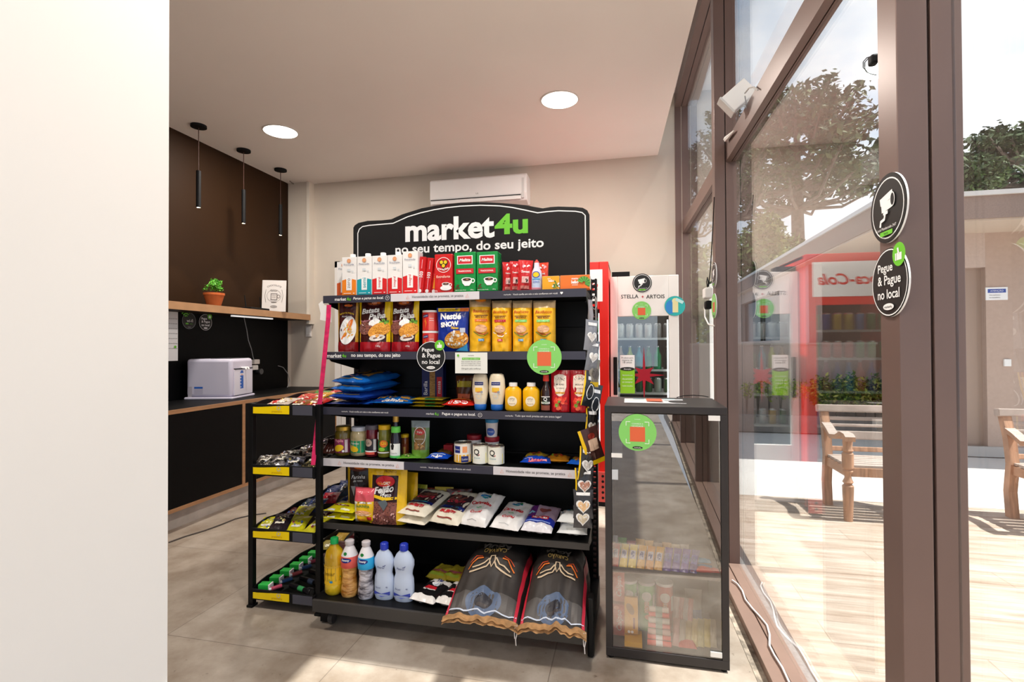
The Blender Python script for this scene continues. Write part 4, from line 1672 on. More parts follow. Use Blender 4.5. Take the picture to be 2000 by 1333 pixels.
# things on the wall shelf
zs = 1.727
pp_ = P(418, 585, X=-3.70)
fp = root('potted_plant', 'small leafy plant in an orange terracotta pot on the wall shelf', 'plant', (-3.70, pp_.y, zs))
MB().lathe([(.055, 0), (.083, .105), (.088, .105), (.088, .125), (.078, .125), (.074, .10), (.001, .10)], mat('c4622c', rough=.75, name='terracotta', vary=.1), n=32).build('pot', fp, smooth=True)
lf = MB()
rnd = random.Random(3)
GR = [mat(c, rough=.5, name='leaf') for c in ('4a9a2a', '62b536', '3a7f22', '7cc94a')]
for i in range(34):
    a, q = rnd.uniform(0, 2 * pi), rnd.uniform(.01, .085)
    hh = rnd.uniform(.03, .10) * (1.2 - q * 4)
    leaf_cloud(lf, q * cos(a), q * sin(a), .13 + hh, .022, .022, .022, 16, .014, GR, rnd)
lf.build('foliage', fp)
rp = P(500, 590, X=-3.72)
ro = root('wifi_router', 'black wireless router with two antennas on the wall shelf', 'router', (-3.72, rp.y, zs))
MB().box(-.06, .06, -.14, .25, 0, .03, BLACKM).build('housing', ro, bevel=.006)
for y in (-.08, .14):
    MB().tube([(-.05, y, .02), (-.06, y - .01, .155)], [.007, .005], BLACKM, n=8).build('antenna', ro, smooth=True)
# picture leaning at the end of the shelf
fpz = P(550, 612, X=-3.62)
pic = root('picture_board', 'white board with a drawn coffee mug leaning at the end of the wall shelf', 'picture', (-3.625, 4.68, zs), rot=(radians(-6), 0, radians(24)))
w, h = .235, .335
MB().box(-w / 2, w / 2, -.006, .006, 0, h, mat('d9d3cf', rough=.6, name='board_print')).build('board', pic, bevel=.001)
D = Dec(plane_S(-.006))
GK = paint('6d6562')
D.text('CHOCOLATE', 0, h * .84, GK, w=w * .62, bold=.02, arc=.12).ring(0, h * .50, w * .3, h * .2, .003, GK)
D.rect(0, h * .47, w * .28, h * .22, GK).rect(0, h * .47, w * .22, h * .17, paint('cfc8c4')).ring(w * .19, h * .48, w * .07, h * .06, .006, GK)
D.text('MAIS', 0, h * .51, GK, w=w * .16).text('POR', 0, h * .45, GK, w=w * .14)
D.text('favor', 0, h * .67, GK, w=w * .3).ell(0, h * .30, w * .12, .006, GK).ring(0, h * .16, w * .14, h * .035, .004, GK).text('quente', 0, h * .16, GK, w=w * .18)
for sgn_ in (-1, 1):
    D.line([(sgn_ * w * .33, h * .7), (sgn_ * w * .38, h * .5), (sgn_ * w * .33, h * .3)], .003, GK)
D.build('drawing', pic)

XB = -3.851
# paper and stickers on the splashback
a, b = P(318, 607, X=XB), P(347, 705, X=XB)
pn = root('notice_sheet', 'white sheet of house rules on the black splashback', 'paper', (XB, (a.y + b.y) / 2, b.z))
w, h = b.y - a.y, a.z - b.z
MB().box(0, .002, -w / 2, w / 2, 0, h, INKW).build('sheet', pn)
D = Dec(lambda u, v, o: (.002 + o, u, v))
for i in range(7):
    D.text('regras de uso da copa', w * .05, h * (.85 - .1 * i), INKK, w=w * .8)
D.ell(w * .3, h * .28, .012, .012, GREEN)
D.build('printed_label', pn)


def wall_disc(px, py, label, fn, name='sticker', r=.075):
    c = P(px, py, X=XB)
    t = root(name, label, 'sticker', (XB, c.y, c.z))
    M = Matrix.Rotation(pi / 2, 4, 'Y')
    MB().lathe([(r, 0), (r, .0015)], INKK, n=40, M=M).build('disc', t)
    D = Dec(lambda u, v, o: (.0018 + o, u, v))
    fn(D, 0, 0, r)
    D.build('printed_label', t)


def wifi(D, cx, cz, r):
    D.ring(cx, cz, r * .98, r * .98, r * .04, paint('8a8f96'))
    D.text('wi-fi', cx + r * .1, cz + r * .02, INKW, w=r * .9).rect(cx - r * .3, cz - r * .35, r * .4, r * .18, GREEN).text('senha', cx + r * .3, cz - r * .35, GREEN, w=r * .4)
    for k in (.3, .55, .8):
        D.ring(cx - r * .45, cz + r * .35, r * k, r * k, r * .12, GREEN, a0=pi * .25, a1=pi * .8, n=16)
    D.text('market4u', cx, cz - r * .75, INKW, w=r * .4)


wall_disc(369, 627, 'round black wireless network sticker on the splashback', wifi)
wall_disc(401, 630, 'round black sticker with green thumb beside the wireless network sticker', pegue_sticker)
# led bar below the shelf, cables, sockets
a, b = P(453, 613, X=-3.70), P(532, 617, X=-3.70)
tag(MB().box(-3.715, -3.69, a.y, b.y, 1.650, 1.664, mat('e8e6e4', rough=.3, emit=.35, name='led_bar')).build('led_bar', bevel=.002), 'thin white light bar under the wall shelf', 'light bar')
pts = [(476, 618), (482, 645), (485, 665), (491, 682), (494, 697), (499, 712)]
tag(MB().tube([P(x, y, X=-3.80 - .008 * i) for i, (x, y) in enumerate(pts)], .004, mat('8e8e90', rough=.5, name='grey_cable'), n=6).build('cable', smooth=True),
    'grey cable hanging from the light bar down to the socket', 'cable')
c = P(482, 716, X=XB)
so = root('wall_socket', 'white plug adapter in the black splashback beside the water purifier', 'socket', (XB, c.y, c.z))
MB().box(0, .035, -.09, .03, -.045, .04, WHITE).build('adapter', so, bevel=.006)
MB().box(.03, .07, .03, .11, .02, .07, mat('d9d2cc', rough=.4, name='plug')).build('plug', so, bevel=.008)
MB().box(.03, .06, .02, .10, -.04, .01, mat('e6e2de', rough=.4, name='plug_b')).build('plug', so, bevel=.008)
c = P(503, 726, X=XB)
tag(MB().tube([(XB, c.y, c.z), (XB + .05, c.y, c.z)], .03, mat('4a4a4c', rough=.4, name='dark_plug'), n=20).build('round_plug', smooth=True), 'round dark plug in the black splashback', 'plug')
pts = [(543, 715), (553, 718), (562, 730), (566, 745), (560, 760), (545, 768), (520, 771), (490, 773), (470, 774)]
xs = [-3.845, -3.83, -3.82, -3.81, -3.80, -3.79, -3.75, -3.72, -3.70]
tag(MB().tube([P(x, y, X=q) for (x, y), q in zip(pts, xs)], .004, mat('8e8e90', rough=.5, name='grey_cable'), n=6).build('cable', smooth=True),
    'grey cable curving from the splashback to the back of the water purifier', 'cable')
# light switch on the back wall, box on the wall
c = P(603, 647, Y=5.295)
sw = root('light_switch', 'white wall switch between the coffee corner and the shelving', 'switch', (c.x, 5.3, c.z))
MB().box(-.038, .038, -.012, 0, -.065, .065, mat('e2dcd8', rough=.4, name='switch_plate')).build('plate', sw, bevel=.003)
MB().box(-.025, .025, -.016, -.010, -.045, .045, WHITE).build('rocker', sw, bevel=.002)
# cable on the ceiling in the corner
q = [P(566, 354, Z=CEIL - .006), P(572, 359, Z=CEIL - .008), P(580, 361, Z=CEIL - .01), P(592, 360.5, Z=CEIL - .006)]
tag(MB().tube(q, .006, mat('8f857c', rough=.6, name='ceiling_cable'), n=6).build('cable', smooth=True), 'short grey cable under the ceiling in the back corner', 'cable')
# cable on the floor
pts = [(330, 1060), (360, 1049), (400, 1037), (430, 1026), (460, 1014), (490, 1007), (520, 1003)]
tag(MB().tube([P(x, y, Z=.005) for x, y in pts], .005, mat('4a433e', rough=.6, name='floor_cable'), n=6).build('power_cord', smooth=True),
    'dark power cord lying on the floor in front of the cabinet', 'cord')

# ================================================================ THINGS ON THE GLASS WALL
# round signs on the inner face of the near frame
for (px, py, fn, lab) in ((1736, 407, camera_sticker, 'round black camera sign on the near window frame'),
                          (1739, 552, pegue_sticker, 'round black sign with green thumb on the near window frame, below the camera sign')):
    l = GP(px, py, -DEP - .003)
    t = root('round_sign', lab, 'sign')
    t.matrix_world = GM @ Matrix.Translation(l) @ Matrix.Rotation(-pi / 2, 4, 'Z')
    MB().prism([(.077 * cos(i * pi / 24), .077 * sin(i * pi / 24)) for i in range(48)], -.002, .002, INKK, side=INKW).build('disc', t)
    D = Dec(plane_S(-.002))
    fn(D, 0, 0, .075)
    D.build('printed_label', t)
# white box with cables on the transom
l = GP(1441, 190, -.09)
bx = root('sensor_box', 'white square box tilted on the frame above the transom', 'device')
bx.matrix_world = GM @ Matrix.Translation(l) @ Matrix.Rotation(radians(-40), 4, 'Y')
MB().box(-.075, .075, -.03, .03, -.05, .05, WHITE).build('housing', bx, bevel=.006)
MB().box(-.082, -.07, -.035, .035, -.055, .055, mat('d2d0ce', rough=.4, name='box_rim')).build('rim', bx, bevel=.003)


def gtube(name, pix, t, r, m, label, cat):
    tt = t if isinstance(t, (list, tuple)) else [t] * len(pix)
    o = MB().tube([GM @ GP(x, y, q) for (x, y), q in zip(pix, tt)], r, m, n=6).build(name, smooth=True)
    return tag(o, label, cat)


gtube('cable', [(1455, 182), (1463, 172), (1472, 170), (1480, 176)], -.07, .004, mat('c9c6c4', rough=.5, name='white_cable'), 'white cable looping from the sensor box over the transom', 'cable')
gtube('antenna_cable', [(1455, 188), (1457, 200), (1457, 212)], -.07, .003, mat('8e8e90', rough=.5, name='grey_cable'), 'short grey cable below the sensor box', 'cable')
gtube('door_sensor', [(1418, 272), (1424, 266), (1433, 256)], -.075, [.016, .012, .004], WHITE, 'small white sensor at the meeting of the transom and the frame', 'sensor')
# camera with cable loop beside the near frame
l = GP(1706, 118, -.10)
cm_ = root('mini_camera', 'small black camera with looped cable beside the near window frame', 'camera')
CMM = GM @ Matrix.Translation(l)
cm_.matrix_world = CMM
MB().box(-.009, .009, -.012, .012, -.012, .012, BLACKM).build('body', cm_, bevel=.005)
lp = [(1702, 110), (1693, 113), (1686, 121), (1686, 132), (1692, 141), (1702, 145), (1710, 146)]
inv = CMM.inverted()
MB().tube([inv @ (GM @ GP(x, y, -.09)) for x, y in lp], .0012, BLACKM, n=6).tube([inv @ (GM @ GP(x + 3, y + 1, -.085)) for x, y in lp], .0012, BLACKM, n=6).build('cable', cm_, smooth=True)
# hanging adapter in front of the far pane
gtube('hanging_cable', [(1395, 385), (1392, 450), (1388, 520), (1384, 560)], -.13, .003, BLACKM, 'thin black cable hanging down to the white adapter', 'cable')
l = GP(1382, 572, -.13)
ad = root('plug_adapter', 'white plug adapter with black plug hanging beside the frame', 'adapter')
ad.matrix_world = GM @ Matrix.Translation(l)
MB().box(-.025, .025, -.05, .05, -.04, .03, WHITE).build('adapter', ad, bevel=.01)
MB().box(-.02, .02, -.05, .02, -.11, -.055, BLACKM).build('plug', ad, bevel=.01)
MB().tube([(0, 0, .03), (0, .03, .07), (0, 0, .1), (0, -.03, .07), (0, 0, .03)], .003, BLACKM, n=6).build('cord', ad)
gtube('white_cable', [(1376, 600), (1377, 620), (1384, 634), (1395, 637)], -.128, .005, WHITE, 'white cable curving from the adapter to the frame', 'cable')
for py, fn, lab in ((538, camera_sticker, 'round black sign on the far frame seen edge on, upper'), (598, qr_sticker, 'round green sign on the far frame seen edge on, lower')):
    l = GP(1395, py, -DEP - .004)
    t = root('round_sign', lab, 'sign')
    t.matrix_world = GM @ Matrix.Translation(l) @ Matrix.Rotation(-pi / 2, 4, 'Z')
    MB().prism([(.077 * cos(i * pi / 24), .077 * sin(i * pi / 24)) for i in range(48)], -.002, .002, INKK, side=INKW).build('disc', t)
    D = Dec(plane_S(-.002)); fn(D, 0, 0, .075); D.build('printed_label', t)
# white cable on the sill
pts = [(1430, 1134), (1441, 1142), (1450, 1155), (1456, 1172), (1470, 1190), (1484, 1205), (1498, 1222), (1503, 1240), (1503, 1262), (1512, 1280), (1528, 1305), (1542, 1335)]
tag(MB().tube([P(x, y, Z=.049) for x, y in pts], .0045, mat('e4dedc', rough=.4, name='white_cable'), n=8).build('power_cord', smooth=True), 'white power cord running along the window sill', 'cord')

# ================================================================ GOODS ON THE SHELVES
CHIPS = mat('e8a53c', rough=.6, name='print_chips', second='a8521e', tex='voronoi', scale=150, lo=.1, hi=.6)
BEAN = mat('8a5348', rough=.3, name='print_beans', second='2e1a18', tex='voronoi', scale=110, lo=.1, hi=.55)
PASTA = mat('c79a4e', rough=.4, name='pasta_window', second='8a5f25', scale=60, stretch=(1, 1, 6))
FOIL = mat('b9b2a8', rough=.22, metal=.6, name='crinkled_foil', bump=.9, scale=45, vary=.4)
CREAM = mat('efe6d3', rough=.5, name='cream_print')
REDP, BLUEP, YELP, DKGRN, ORNG, BROWNP, SKY_ = paint('c8202c'), paint('1f4fb0'), paint('f3c81a'), paint('1d7a38'), paint('e8782a'), paint('5a2416'), paint('3aa0dc')
NAVY, MAG, PINKP, GREY_ = paint('1a2a78'), paint('8a1f5a'), paint('f0a0b0'), paint('9a9aa0')
TOPG, G2, G3, G4, G5, G6 = ('goods on the top shelf', 'goods on the second shelf', 'goods on the third shelf', 'goods on the fourth shelf',
                            'goods on the fifth shelf', 'goods on the bottom shelf')


def at_shelf(x0, x1, yt, Yf, key, d):
    cx, w, h = fit(x0, x1, yt, Yf, SH[key])
    return (cx, Yf + d / 2, SH[key] + .0012), w, h


# ---- milk cartons
def carton(x0, x1, yt, cap, c, word, label, Yf=2.372, hh=None, side=None):
    d = .066
    loc, w, h = at_shelf(x0, x1, yt, Yf, 'A', d)
    C = paint(c)
    o = box_pack('milk_carton', label, 'carton', 'milk cartons on the top shelf', w, h, d, mat('f0eeec', rough=.35, name='white_carton'), loc, side=mat('ebe9e8', rough=.35, name='white_carton_side'))
    D = Dec(plane_S(-d / 2), base=.0008)
    D.rect(0, h * .20, w * .98, h * .40, C)
    D.poly([(-w * .49, h * .40), (-w * .2, h * .40), (-w * .2, h * .43)], C).poly([(w * .49, h * .40), (w * .2, h * .43), (w * .2, h * .40)], C)
    D.rect(0, h * .31, w * .38, h * .34, INKW)
    D.text(word, 0, h * .32, C if word != 'zero' else GREY_, w=h * .26, rot=pi / 2, bold=.01)
    D.ell(0, h * .90, w * .13, w * .13, paint('e8a878')).ring(0, h * .90, w * .13, w * .13, .002, paint('d88a58'))
    D.text('Piracanjuba', 0, h * .80, paint('39507a'), w=w * .7)
    D.rect(0, h * .66, w * .22, h * .06, paint('d5dce0')).rect(w * .28, h * .62, w * .1, h * .03, paint('d5dce0'))
    D.rect(-w * .1, h * .06, w * .5, h * .012, INKW).rect(w * .35, h * .06, w * .1, h * .02, INKW)
    D.build('printed_label', o)
    if cap:
        MB().lathe([(.0145, h), (.0145, h + .016), (.013, h + .018)], INKW, n=18, cx=w * .08, cy=-.006).build('cap', o, smooth=True)
    return o


carton(658, 684, 512, 0, 'd85a1e', 'zero', 'orange and white milk carton half hidden behind the front left one', Yf=2.455)
carton(668, 696, 503, 1, 'f0861e', 'zero', 'orange and white milk carton at the left end of the top shelf')
carton(697.5, 726, 501.5, 1, '12a0ae', 'semi', 'turquoise and white milk carton second from the left on the top shelf')
carton(727, 756, 500, 1, 'd81e22', 'integral', 'red and white milk carton beside the turquoise one')
carton(757, 785.5, 498.5, 1, 'd81e22', 'integral', 'red and white milk carton, middle of the three red ones')
carton(786.5, 816, 491.5, 0, 'd81e22', 'integral', 'red and white milk carton without visible cap, beside the slim red packs', Yf=2.352)

# ---- slim leaning red packs
for i, (x0, yt, tl) in enumerate(((820, 503, .10), (831, 504, .12), (841, 507, .16))):
    loc, w, h = at_shelf(x0 - 6, x0 + 6, yt, 2.375, 'A', .05)
    o = box_pack('slim_red_pack', f'slim red pack leaning upright, {ORD[i]} from the left, between cartons and coffee', 'pack',
                 'slim red packs on the top shelf', w * .96, h, .06, film('c81e20'), (loc[0], loc[1] + .02 * i, loc[2]), rot=(0, tl, 0))
    o.location.z += w * .5 * sin(tl)
    D = Dec(plane_S(-.03), base=.0008)
    D.text('103', 0, h * .52, INKW, w=h * .16, rot=pi / 2, bold=.03).rect(0, h * .28, w * .10, h * .30, PINKP).rect(0, h * .8, w * .10, h * .24, PINKP).ell(0, h * .07, w * .28, w * .28, INKW)
    if i == 2:
        D.rect(w * .1, h * .45, w * .6, h * .6, paint('f0a01e'))
    D.build('printed_label', o)


def coffee_cup(D, cx, cz, s, saucer=False):
    if saucer:
        D.ell(cx, cz - s * .5, s * 1.05, s * .42, INKW)
    D.poly([(cx - s * .72, cz + s * .2), (cx - s * .62, cz - s * .25), (cx - s * .3, cz - s * .62), (cx + s * .3, cz - s * .62), (cx + s * .62, cz - s * .25), (cx + s * .72, cz + s * .2)], INKW)
    D.ring(cx + s * .82, cz + s * .02, s * .26, s * .3, s * .12, INKW)
    D.ell(cx, cz + s * .2, s * .74, s * .28, INKW).ell(cx, cz + s * .2, s * .58, s * .19, paint('3a1d12')).ell(cx + s * .05, cz + s * .22, s * .2, s * .07, paint('b98a68'))


# ---- coffee
loc, w, h = at_shelf(848.5, 884, 497, 2.372, 'A', .06)
w, h = w, h


def dec_red(D, w, h):
    D.ring(0, h * .72, w * .40, w * .40, .0025, INKW)
    D.poly([(0, h * .60), (-w * .26, h * .78), (-w * .16, h * .86), (0, h * .82), (w * .16, h * .86), (w * .26, h * .78)], INKK)
    for a, b in ((-.11, .79), (.11, .79), (0, .70)):
        D.ell(w * a, h * b, w * .09, h * .045, YELP)
    D.text('corações', 0, h * .60, INKW, w=w * .6, arc=-.05, bold=.02)
    D.text('Extraforte', 0, h * .42, paint('f6d8c8'), w=w * .75, bold=.01)
    coffee_cup(D, w * .14, h * .20, w * .30, True)
    D.text('500g', -w * .38, h * .05, INKW, w=w * .16)


box_pack('coffee_pack', 'red coffee brick with gold heart emblem on the top shelf', 'coffee', 'coffee packs on the top shelf', w, h, .06, film('cc2222'), loc, dec=dec_red, bev=.004)


def dec_green(D, w, h):
    D.rect(0, h * .80, w * .72, h * .22, INKW).rect(0, h * .80, w * .64, h * .185, REDP).text('Melitta', 0, h * .80, INKW, w=w * .52, italic=.3, bold=.03)
    D.rect(0, h * .52, w * .82, h * .135, paint('5a1014')).rect(0, h * .52, w * .80, h * .12, REDP).text('TRADICIONAL', 0, h * .52, INKW, w=w * .62, bold=.02)
    coffee_cup(D, w * .10, h * .27, w * .34)
    for a, b in ((-.36, .14), (-.28, .10), (-.40, .08), (-.30, .17)):
        D.ell(w * a, h * b, w * .05, w * .035, paint('5a2e18'))
    D.text('Café Torrado e Moído', -w * .18, h * .045, INKW, w=w * .5).text('500 g', w * .34, h * .045, INKW, w=w * .14)


for i, (a, b) in enumerate(((887, 929), (930.5, 972))):
    loc, w, h = at_shelf(a, b, 493 - i * 1, 2.355, 'A', .075)
    box_pack('coffee_pack', ['green coffee brick with white cup, left of the pair', 'green coffee brick with white cup, right of the pair'][i], 'coffee',
             'coffee packs on the top shelf', w, h, .075, film('128a3e'), loc, dec=dec_green, bev=.004)

# ---- red sachets
for i, (a, b, yt, rz, Yf) in enumerate(((984, 995, 512, .5, 2.40), (996, 1013, 510, .35, 2.39), (1010, 1036, 508, .25, 2.375), (1049, 1070, 513, -.2, 2.45))):
    loc, w, h = at_shelf(a, b, yt, Yf, 'A', .03)

    def dec(D, w, h, i=i):
        D.blobs(0, h * .84, w * .3, h * .08, [INKW, PINKP], 5, .008, i)
        D.text('Sweet', 0, h * .62, INKW, w=w * .6, bold=.02)
        D.rect(0, h * .36, w * .5, h * .2, paint('f2c4c0')).ell(w * .1, h * .34, w * .1, h * .06, INKK).rect(0, h * .12, w * .6, h * .1, paint('e88a80'))
    pack('sweetener_sachet', ['red refill sachet nearest to the green coffee', 'red refill sachet second from the green coffee', 'red and pink refill sachet, front one beside the squeeze bottle',
                              'orange red refill sachet behind the squeeze bottle'][i], 'sachet', 'red sachets on the top shelf',
         max(w * 1.1, .05), h, .03, 'pillow', film('cf2a2e' if i < 3 else 'd8432a'), loc, (0, .05 * (i == 2), rz), dec, seed=i)

# ---- squeeze bottle
loc, w, h = at_shelf(1036, 1057, 510, 2.372, 'A', .05)
vessel('sweetener_bottle', 'white and blue sweetener bottle with red tip on the top shelf', 'bottle', None,
       [(.022, 0), (.025, .01), (.025, h * .50), (.022, h * .66), (.013, h * .80), (.012, h * .95)], mat('e4dcee', rough=.3, name='white_plastic_bottle'), loc,
       dec=lambda D, w, h: D.rect(0, h * .34, .046, h * .5, paint('c5d4ee')).ell(0, h * .56, .019, h * .12, YELP).ring(0, h * .56, .019, h * .12, .004, BLUEP).rect(0, h * .40, .036, h * .04, SKY_)
       .text('ZERO', 0, h * .3, BLUEP, w=.03).rect(0, h * .06, .046, h * .08, PINKP),
       cap=[(.012, h * .95), (.011, h * 1.0), (.006, h * 1.02), (.004, h * 1.06)], capm=mat('d8504a', rough=.4, name='red_cap'))


# ---- tea boxes
def dec_tea(D, w, h):
    D.text('matte', 0, h * .74, INKW, h=h * .13, bold=.02).text('leão', 0, h * .50, INKW, h=h * .24, bold=.04).rect(0, h * .28, w * .2, h * .03, INKW)
    for i in range(14):
        a = -.6 + i * .26
        D.rect(w * .30 + .018 * cos(a), h * .42 + .018 * sin(a), .024, .006, [paint('3a8a3a'), paint('6ab04a')][i % 2], rot=a)


loc, w, h = at_shelf(1059, 1092.5, 540, 2.365, 'A', .06)
box_pack('tea_box', 'yellow tea box with white flowers on the top shelf', 'tea', 'tea boxes on the top shelf', w, h, .06, paint('f0a81c'), loc, side=CREAM, top=CREAM,
         dec=lambda D, w, h: D.text('chá', -w * .1, h * .82, INKW, h=h * .12).text('leão', w * .02, h * .66, INKW, h=h * .18, bold=.03).blobs(w * .3, h * .3, w * .2, h * .3, [paint('5a9a3a'), INKW, paint('3f7f2f')], 22, .006, 4))
loc, w, h = at_shelf(1094, 1152, 538, 2.358, 'A', .07)
box_pack('tea_box', 'wide orange tea box at the right end of the top shelf', 'tea', 'tea boxes on the top shelf', w, h, .07, paint('ee7628'), loc, side=CREAM, top=paint('f6b060'), dec=dec_tea)

# ================================================================ second shelf
# ---- shoestring potato pouches
DK = film('3a0d0c')


def pouch_mat(w, yel=.16, side_all=False):
    Y_ = film('eec814')
    R_ = film('a41420')

    def f(u, v):
        if v < .16:
            return R_
        if u < .07 or (u > .84 and v > .62) or (u > .93):
            return Y_
        return DK
    return f


def dec_batata(D, w, h):
    D.ell(0, h * .93, w * .26, h * .07, BROWNP).ell(0, h * .92, w * .2, h * .035, ORNG).text('YOKI', 0, h * .92, INKW, w=w * .16)
    D.text('Batata', -w * .10, h * .775, INKW, w=w * .58, h=h * .10, rot=.10, italic=.3, bold=.03).text('Palha', w * .12, h * .67, INKW, w=w * .52, h=h * .11, rot=.10, italic=.3, bold=.03)
    D.text('Tradicional', -w * .24, h * .58, PINKP, w=w * .34, rot=.1, italic=.2)
    D.ell(-w * .24, h * .44, w * .24, h * .12, BEAN).ell(w * .06, h * .54, w * .19, h * .075, INKW, rot=.2).blobs(w * .34, h * .56, w * .12, h * .05, [paint('7ab02e'), paint('4f8a22')], 16, .008, 3)
    D.ell(w * .20, h * .40, w * .34, h * .13, CHIPS, rot=.35).ell(w * .16, h * .26, w * .24, h * .06, paint('e4dcd4'), rot=.12).rect(w * .2, h * .26, w * .3, h * .02, BROWNP, rot=.12)
    D.text('140g', w * .22, h * .10, INKW, w=w * .12)


for i, (a, b) in enumerate(((696, 757), (758, 813))):
    loc, w, h = at_shelf(a, b, 588, 2.375, 'B', .07)
    pack('potato_sticks_pouch', ['dark and yellow pouch of shoestring potatoes, left of the pair on the second shelf', 'dark and yellow pouch of shoestring potatoes, right of the pair on the second shelf'][i],
         'pouch', 'potato pouches on the second shelf', w * 1.03, h + .012, .07, 'doy', pouch_mat(w), loc, (0, 0, 0), dec_batata, seed=i + 3, nu=24)

loc, w, h = at_shelf(656, 693, 588, 2.38, 'B', .06)
pack('potato_sticks_pouch', 'narrow dark pouch with a white plate and hot dog picture on the second shelf', 'pouch', 'potato pouches on the second shelf', w * 1.05, h + .012, .06, 'doy',
     lambda u, v: film('8a1418') if v < .2 else (film('c89a3a') if u < .12 or u > .9 else film('4a1512')), loc, (0, 0, .12),
     lambda D, w, h: D.ell(w * .05, h * .9, w * .3, h * .09, paint('2a0a0a')).ell(w * .05, h * .87, w * .2, h * .025, ORNG).text('BATATA PALHA', 0, h * .73, YELP, w=w * .7, bold=.03, arc=.09)
     .text('FUNDADA', 0, h * .66, INKW, w=w * .46, bold=.02).ell(w * .06, h * .40, w * .38, h * .27, INKW, rot=-.2).ell(w * .03, h * .42, w * .12, h * .22, ORNG, rot=-.5).blobs(w * .17, h * .36, w * .14, h * .13, [paint('e9b04a'), paint('e8c878')], 20, .006, 2)
     .line([(-.012, h * .3), (0, h * .36), (-.008, h * .42), (.008, h * .48), (.004, h * .54)], .003, YELP), seed=9, nu=20)

# ---- red cans
for i in range(2):
    cx, w, h0 = fit(820, 850, 607, 2.385, SH['B'])
    hh = h0 / 2
    rr = w / 2
    z = SH['B'] + .0012 + i * (hh + .0008)
    vessel('powder_can', ['red round can with white lid, lower of the stacked pair', 'red round can with white lid, upper of the stacked pair'][i], 'can', 'red cans on the second shelf',
           [(rr, 0), (rr, hh * .88), (rr * .98, hh * .885), (rr * .985, hh * .90), (rr, hh * .9, INKW), (rr, hh, INKW)], paint('d42a2a', rough=.3), (cx, 2.385 + rr, z),
           dec=lambda D, w, h: D.rect(.02, h * .44, .028, h * .84, paint('e8685e')).rect(-.012, h * .72, .03, h * .12, NAVY, rot=.2).text('NESCAU', -.012, h * .72, INKW, w=.026, rot=.2)
           .poly([(-.012, h * .62), (-.018, h * .4), (-.012, h * .45), (-.010, h * .1), (-.004, h * .4), (-.008, h * .5)], ORNG).rect(.02, h * .6, .02, h * .02, INKW).rect(.02, h * .5, .02, h * .02, INKW))

# ---- cereal pouch
loc, w, h = at_shelf(850, 912, 601, 2.37, 'B', .06)
BL2 = film('17349a')


def dec_snow(D, w, h):
    D.rect(0, h * .95, w * .9, h * .08, YELP).rect(w * .36, h * .95, w * .26, h * .08, ORNG).text('FLOCOS DE MILHO', -w * .1, h * .95, BROWNP, w=w * .5)
    D.text('Nestlé', -w * .04, h * .80, INKW, w=w * .66, bold=.04).text('SNOW', -w * .06, h * .62, INKW, w=w * .60, bold=.06, rot=.08).text('Flakes', w * .12, h * .535, YELP, w=w * .24, bold=.03)
    D.ell(w * .14, h * .27, w * .38, h * .20, CHIPS, rot=.2).blobs(w * .14, h * .28, w * .34, h * .17, [paint('f0d9a8'), INKW, paint('e8b86a')], 46, .008, 5)
    D.rect(w * .36, h * .48, w * .16, h * .1, paint('c9d0e4'))
    D.poly([(w * .1, 0.004), (w * .46, h * .18), (w * .46, h * .004)], SKY_)


pack('cereal_pouch', 'blue cereal pouch with yellow top and flakes picture on the second shelf', 'pouch', None, w * 1.03, h, .06, 'pillow', BL2, loc, (0, 0, .05), dec_snow, seed=4, nu=22)

# ---- cake loaves in yellow wrap
LOAF = film('f2b81e', rough=.4)
CLEARW = film('d8b98c', rough=.3)


def dec_loaf(accent):
    def f(D, w, h):
        D.text('Bauducco', 0, h * .78, paint('c8501e'), w=w * .74, italic=.3, bold=.01).rect(0, h * .695, w * .62, h * .012, BROWNP)
        D.text('MINI BOLO', 0, h * .665, paint('6a3a1e'), w=w * .5, bold=.03).rect(0, h * .60, w * .58, h * .05, accent).text('pão e presunto', 0, h * .60, INKW, w=w * .42)
        D.ell(0, h * .44, w * .27, h * .075, paint('e2b08a')).poly([(-w * .36, h * .40), (-w * .1, h * .33), (w * .15, h * .32), (w * .36, h * .39), (w * .1, h * .34), (-w * .12, h * .36)], paint('a84a2a'))
        D.line([(-w * .34, h * .38), (-w * .08, h * .30), (w * .12, h * .29), (w * .34, h * .36)], .004, paint('5a7a2a') if accent is not REDP else INKW)
        D.rect(0, h * .22, w * .26, h * .045, accent if accent is REDP else SKY_).text('200g', 0, h * .22, INKW, w=w * .18)
    return f


for i, (a, b, yt, ac_, yf) in enumerate(((913, 955, 586, ORNG, 2.385), (957, 996, 588, REDP, 2.365), (997.5, 1037, 588, LIME, 2.365), (1038.5, 1083, 588, LIME, 2.358))):
    loc, w, h = at_shelf(a, b, yt, yf, 'B', .075)
    k = box_k = None
    S, body = pouch_shape(w, h + .004, .085, 'gusset', i + 2, .002)
    o = body(lambda u, v: LOAF if v < .86 else CLEARW, nu=18, nv=26).build('cake_loaf', smooth=True, loc=(loc[0], loc[1], loc[2]), rot=(0, 0, .35 if i == 0 else .03))
    tag(o, ['yellow wrapped cake loaf turned sideways with orange tie, leftmost of the four', 'yellow wrapped cake loaf with red label band, second of the four',
            'yellow wrapped cake loaf with green label band, third of the four', 'yellow wrapped cake loaf with green label band behind the round green sign'][i], 'cake',
        'yellow cake loaves on the second shelf')
    D = Dec(S, base=.0012)
    dec_loaf(ac_)(D, w, h)
    D.build('printed_label', o)
    if i == 0:
        MB().lathe([(.012, h - .012), (.030, h - .004), (.028, h + .010), (.012, h + .006)], mat('e08a1e', rough=.4, name='orange_tie'), n=14).build('wrap_tie', o, smooth=True)

# ================================================================ third shelf
PBL = film('1560b4')
PBD = film('12307c')


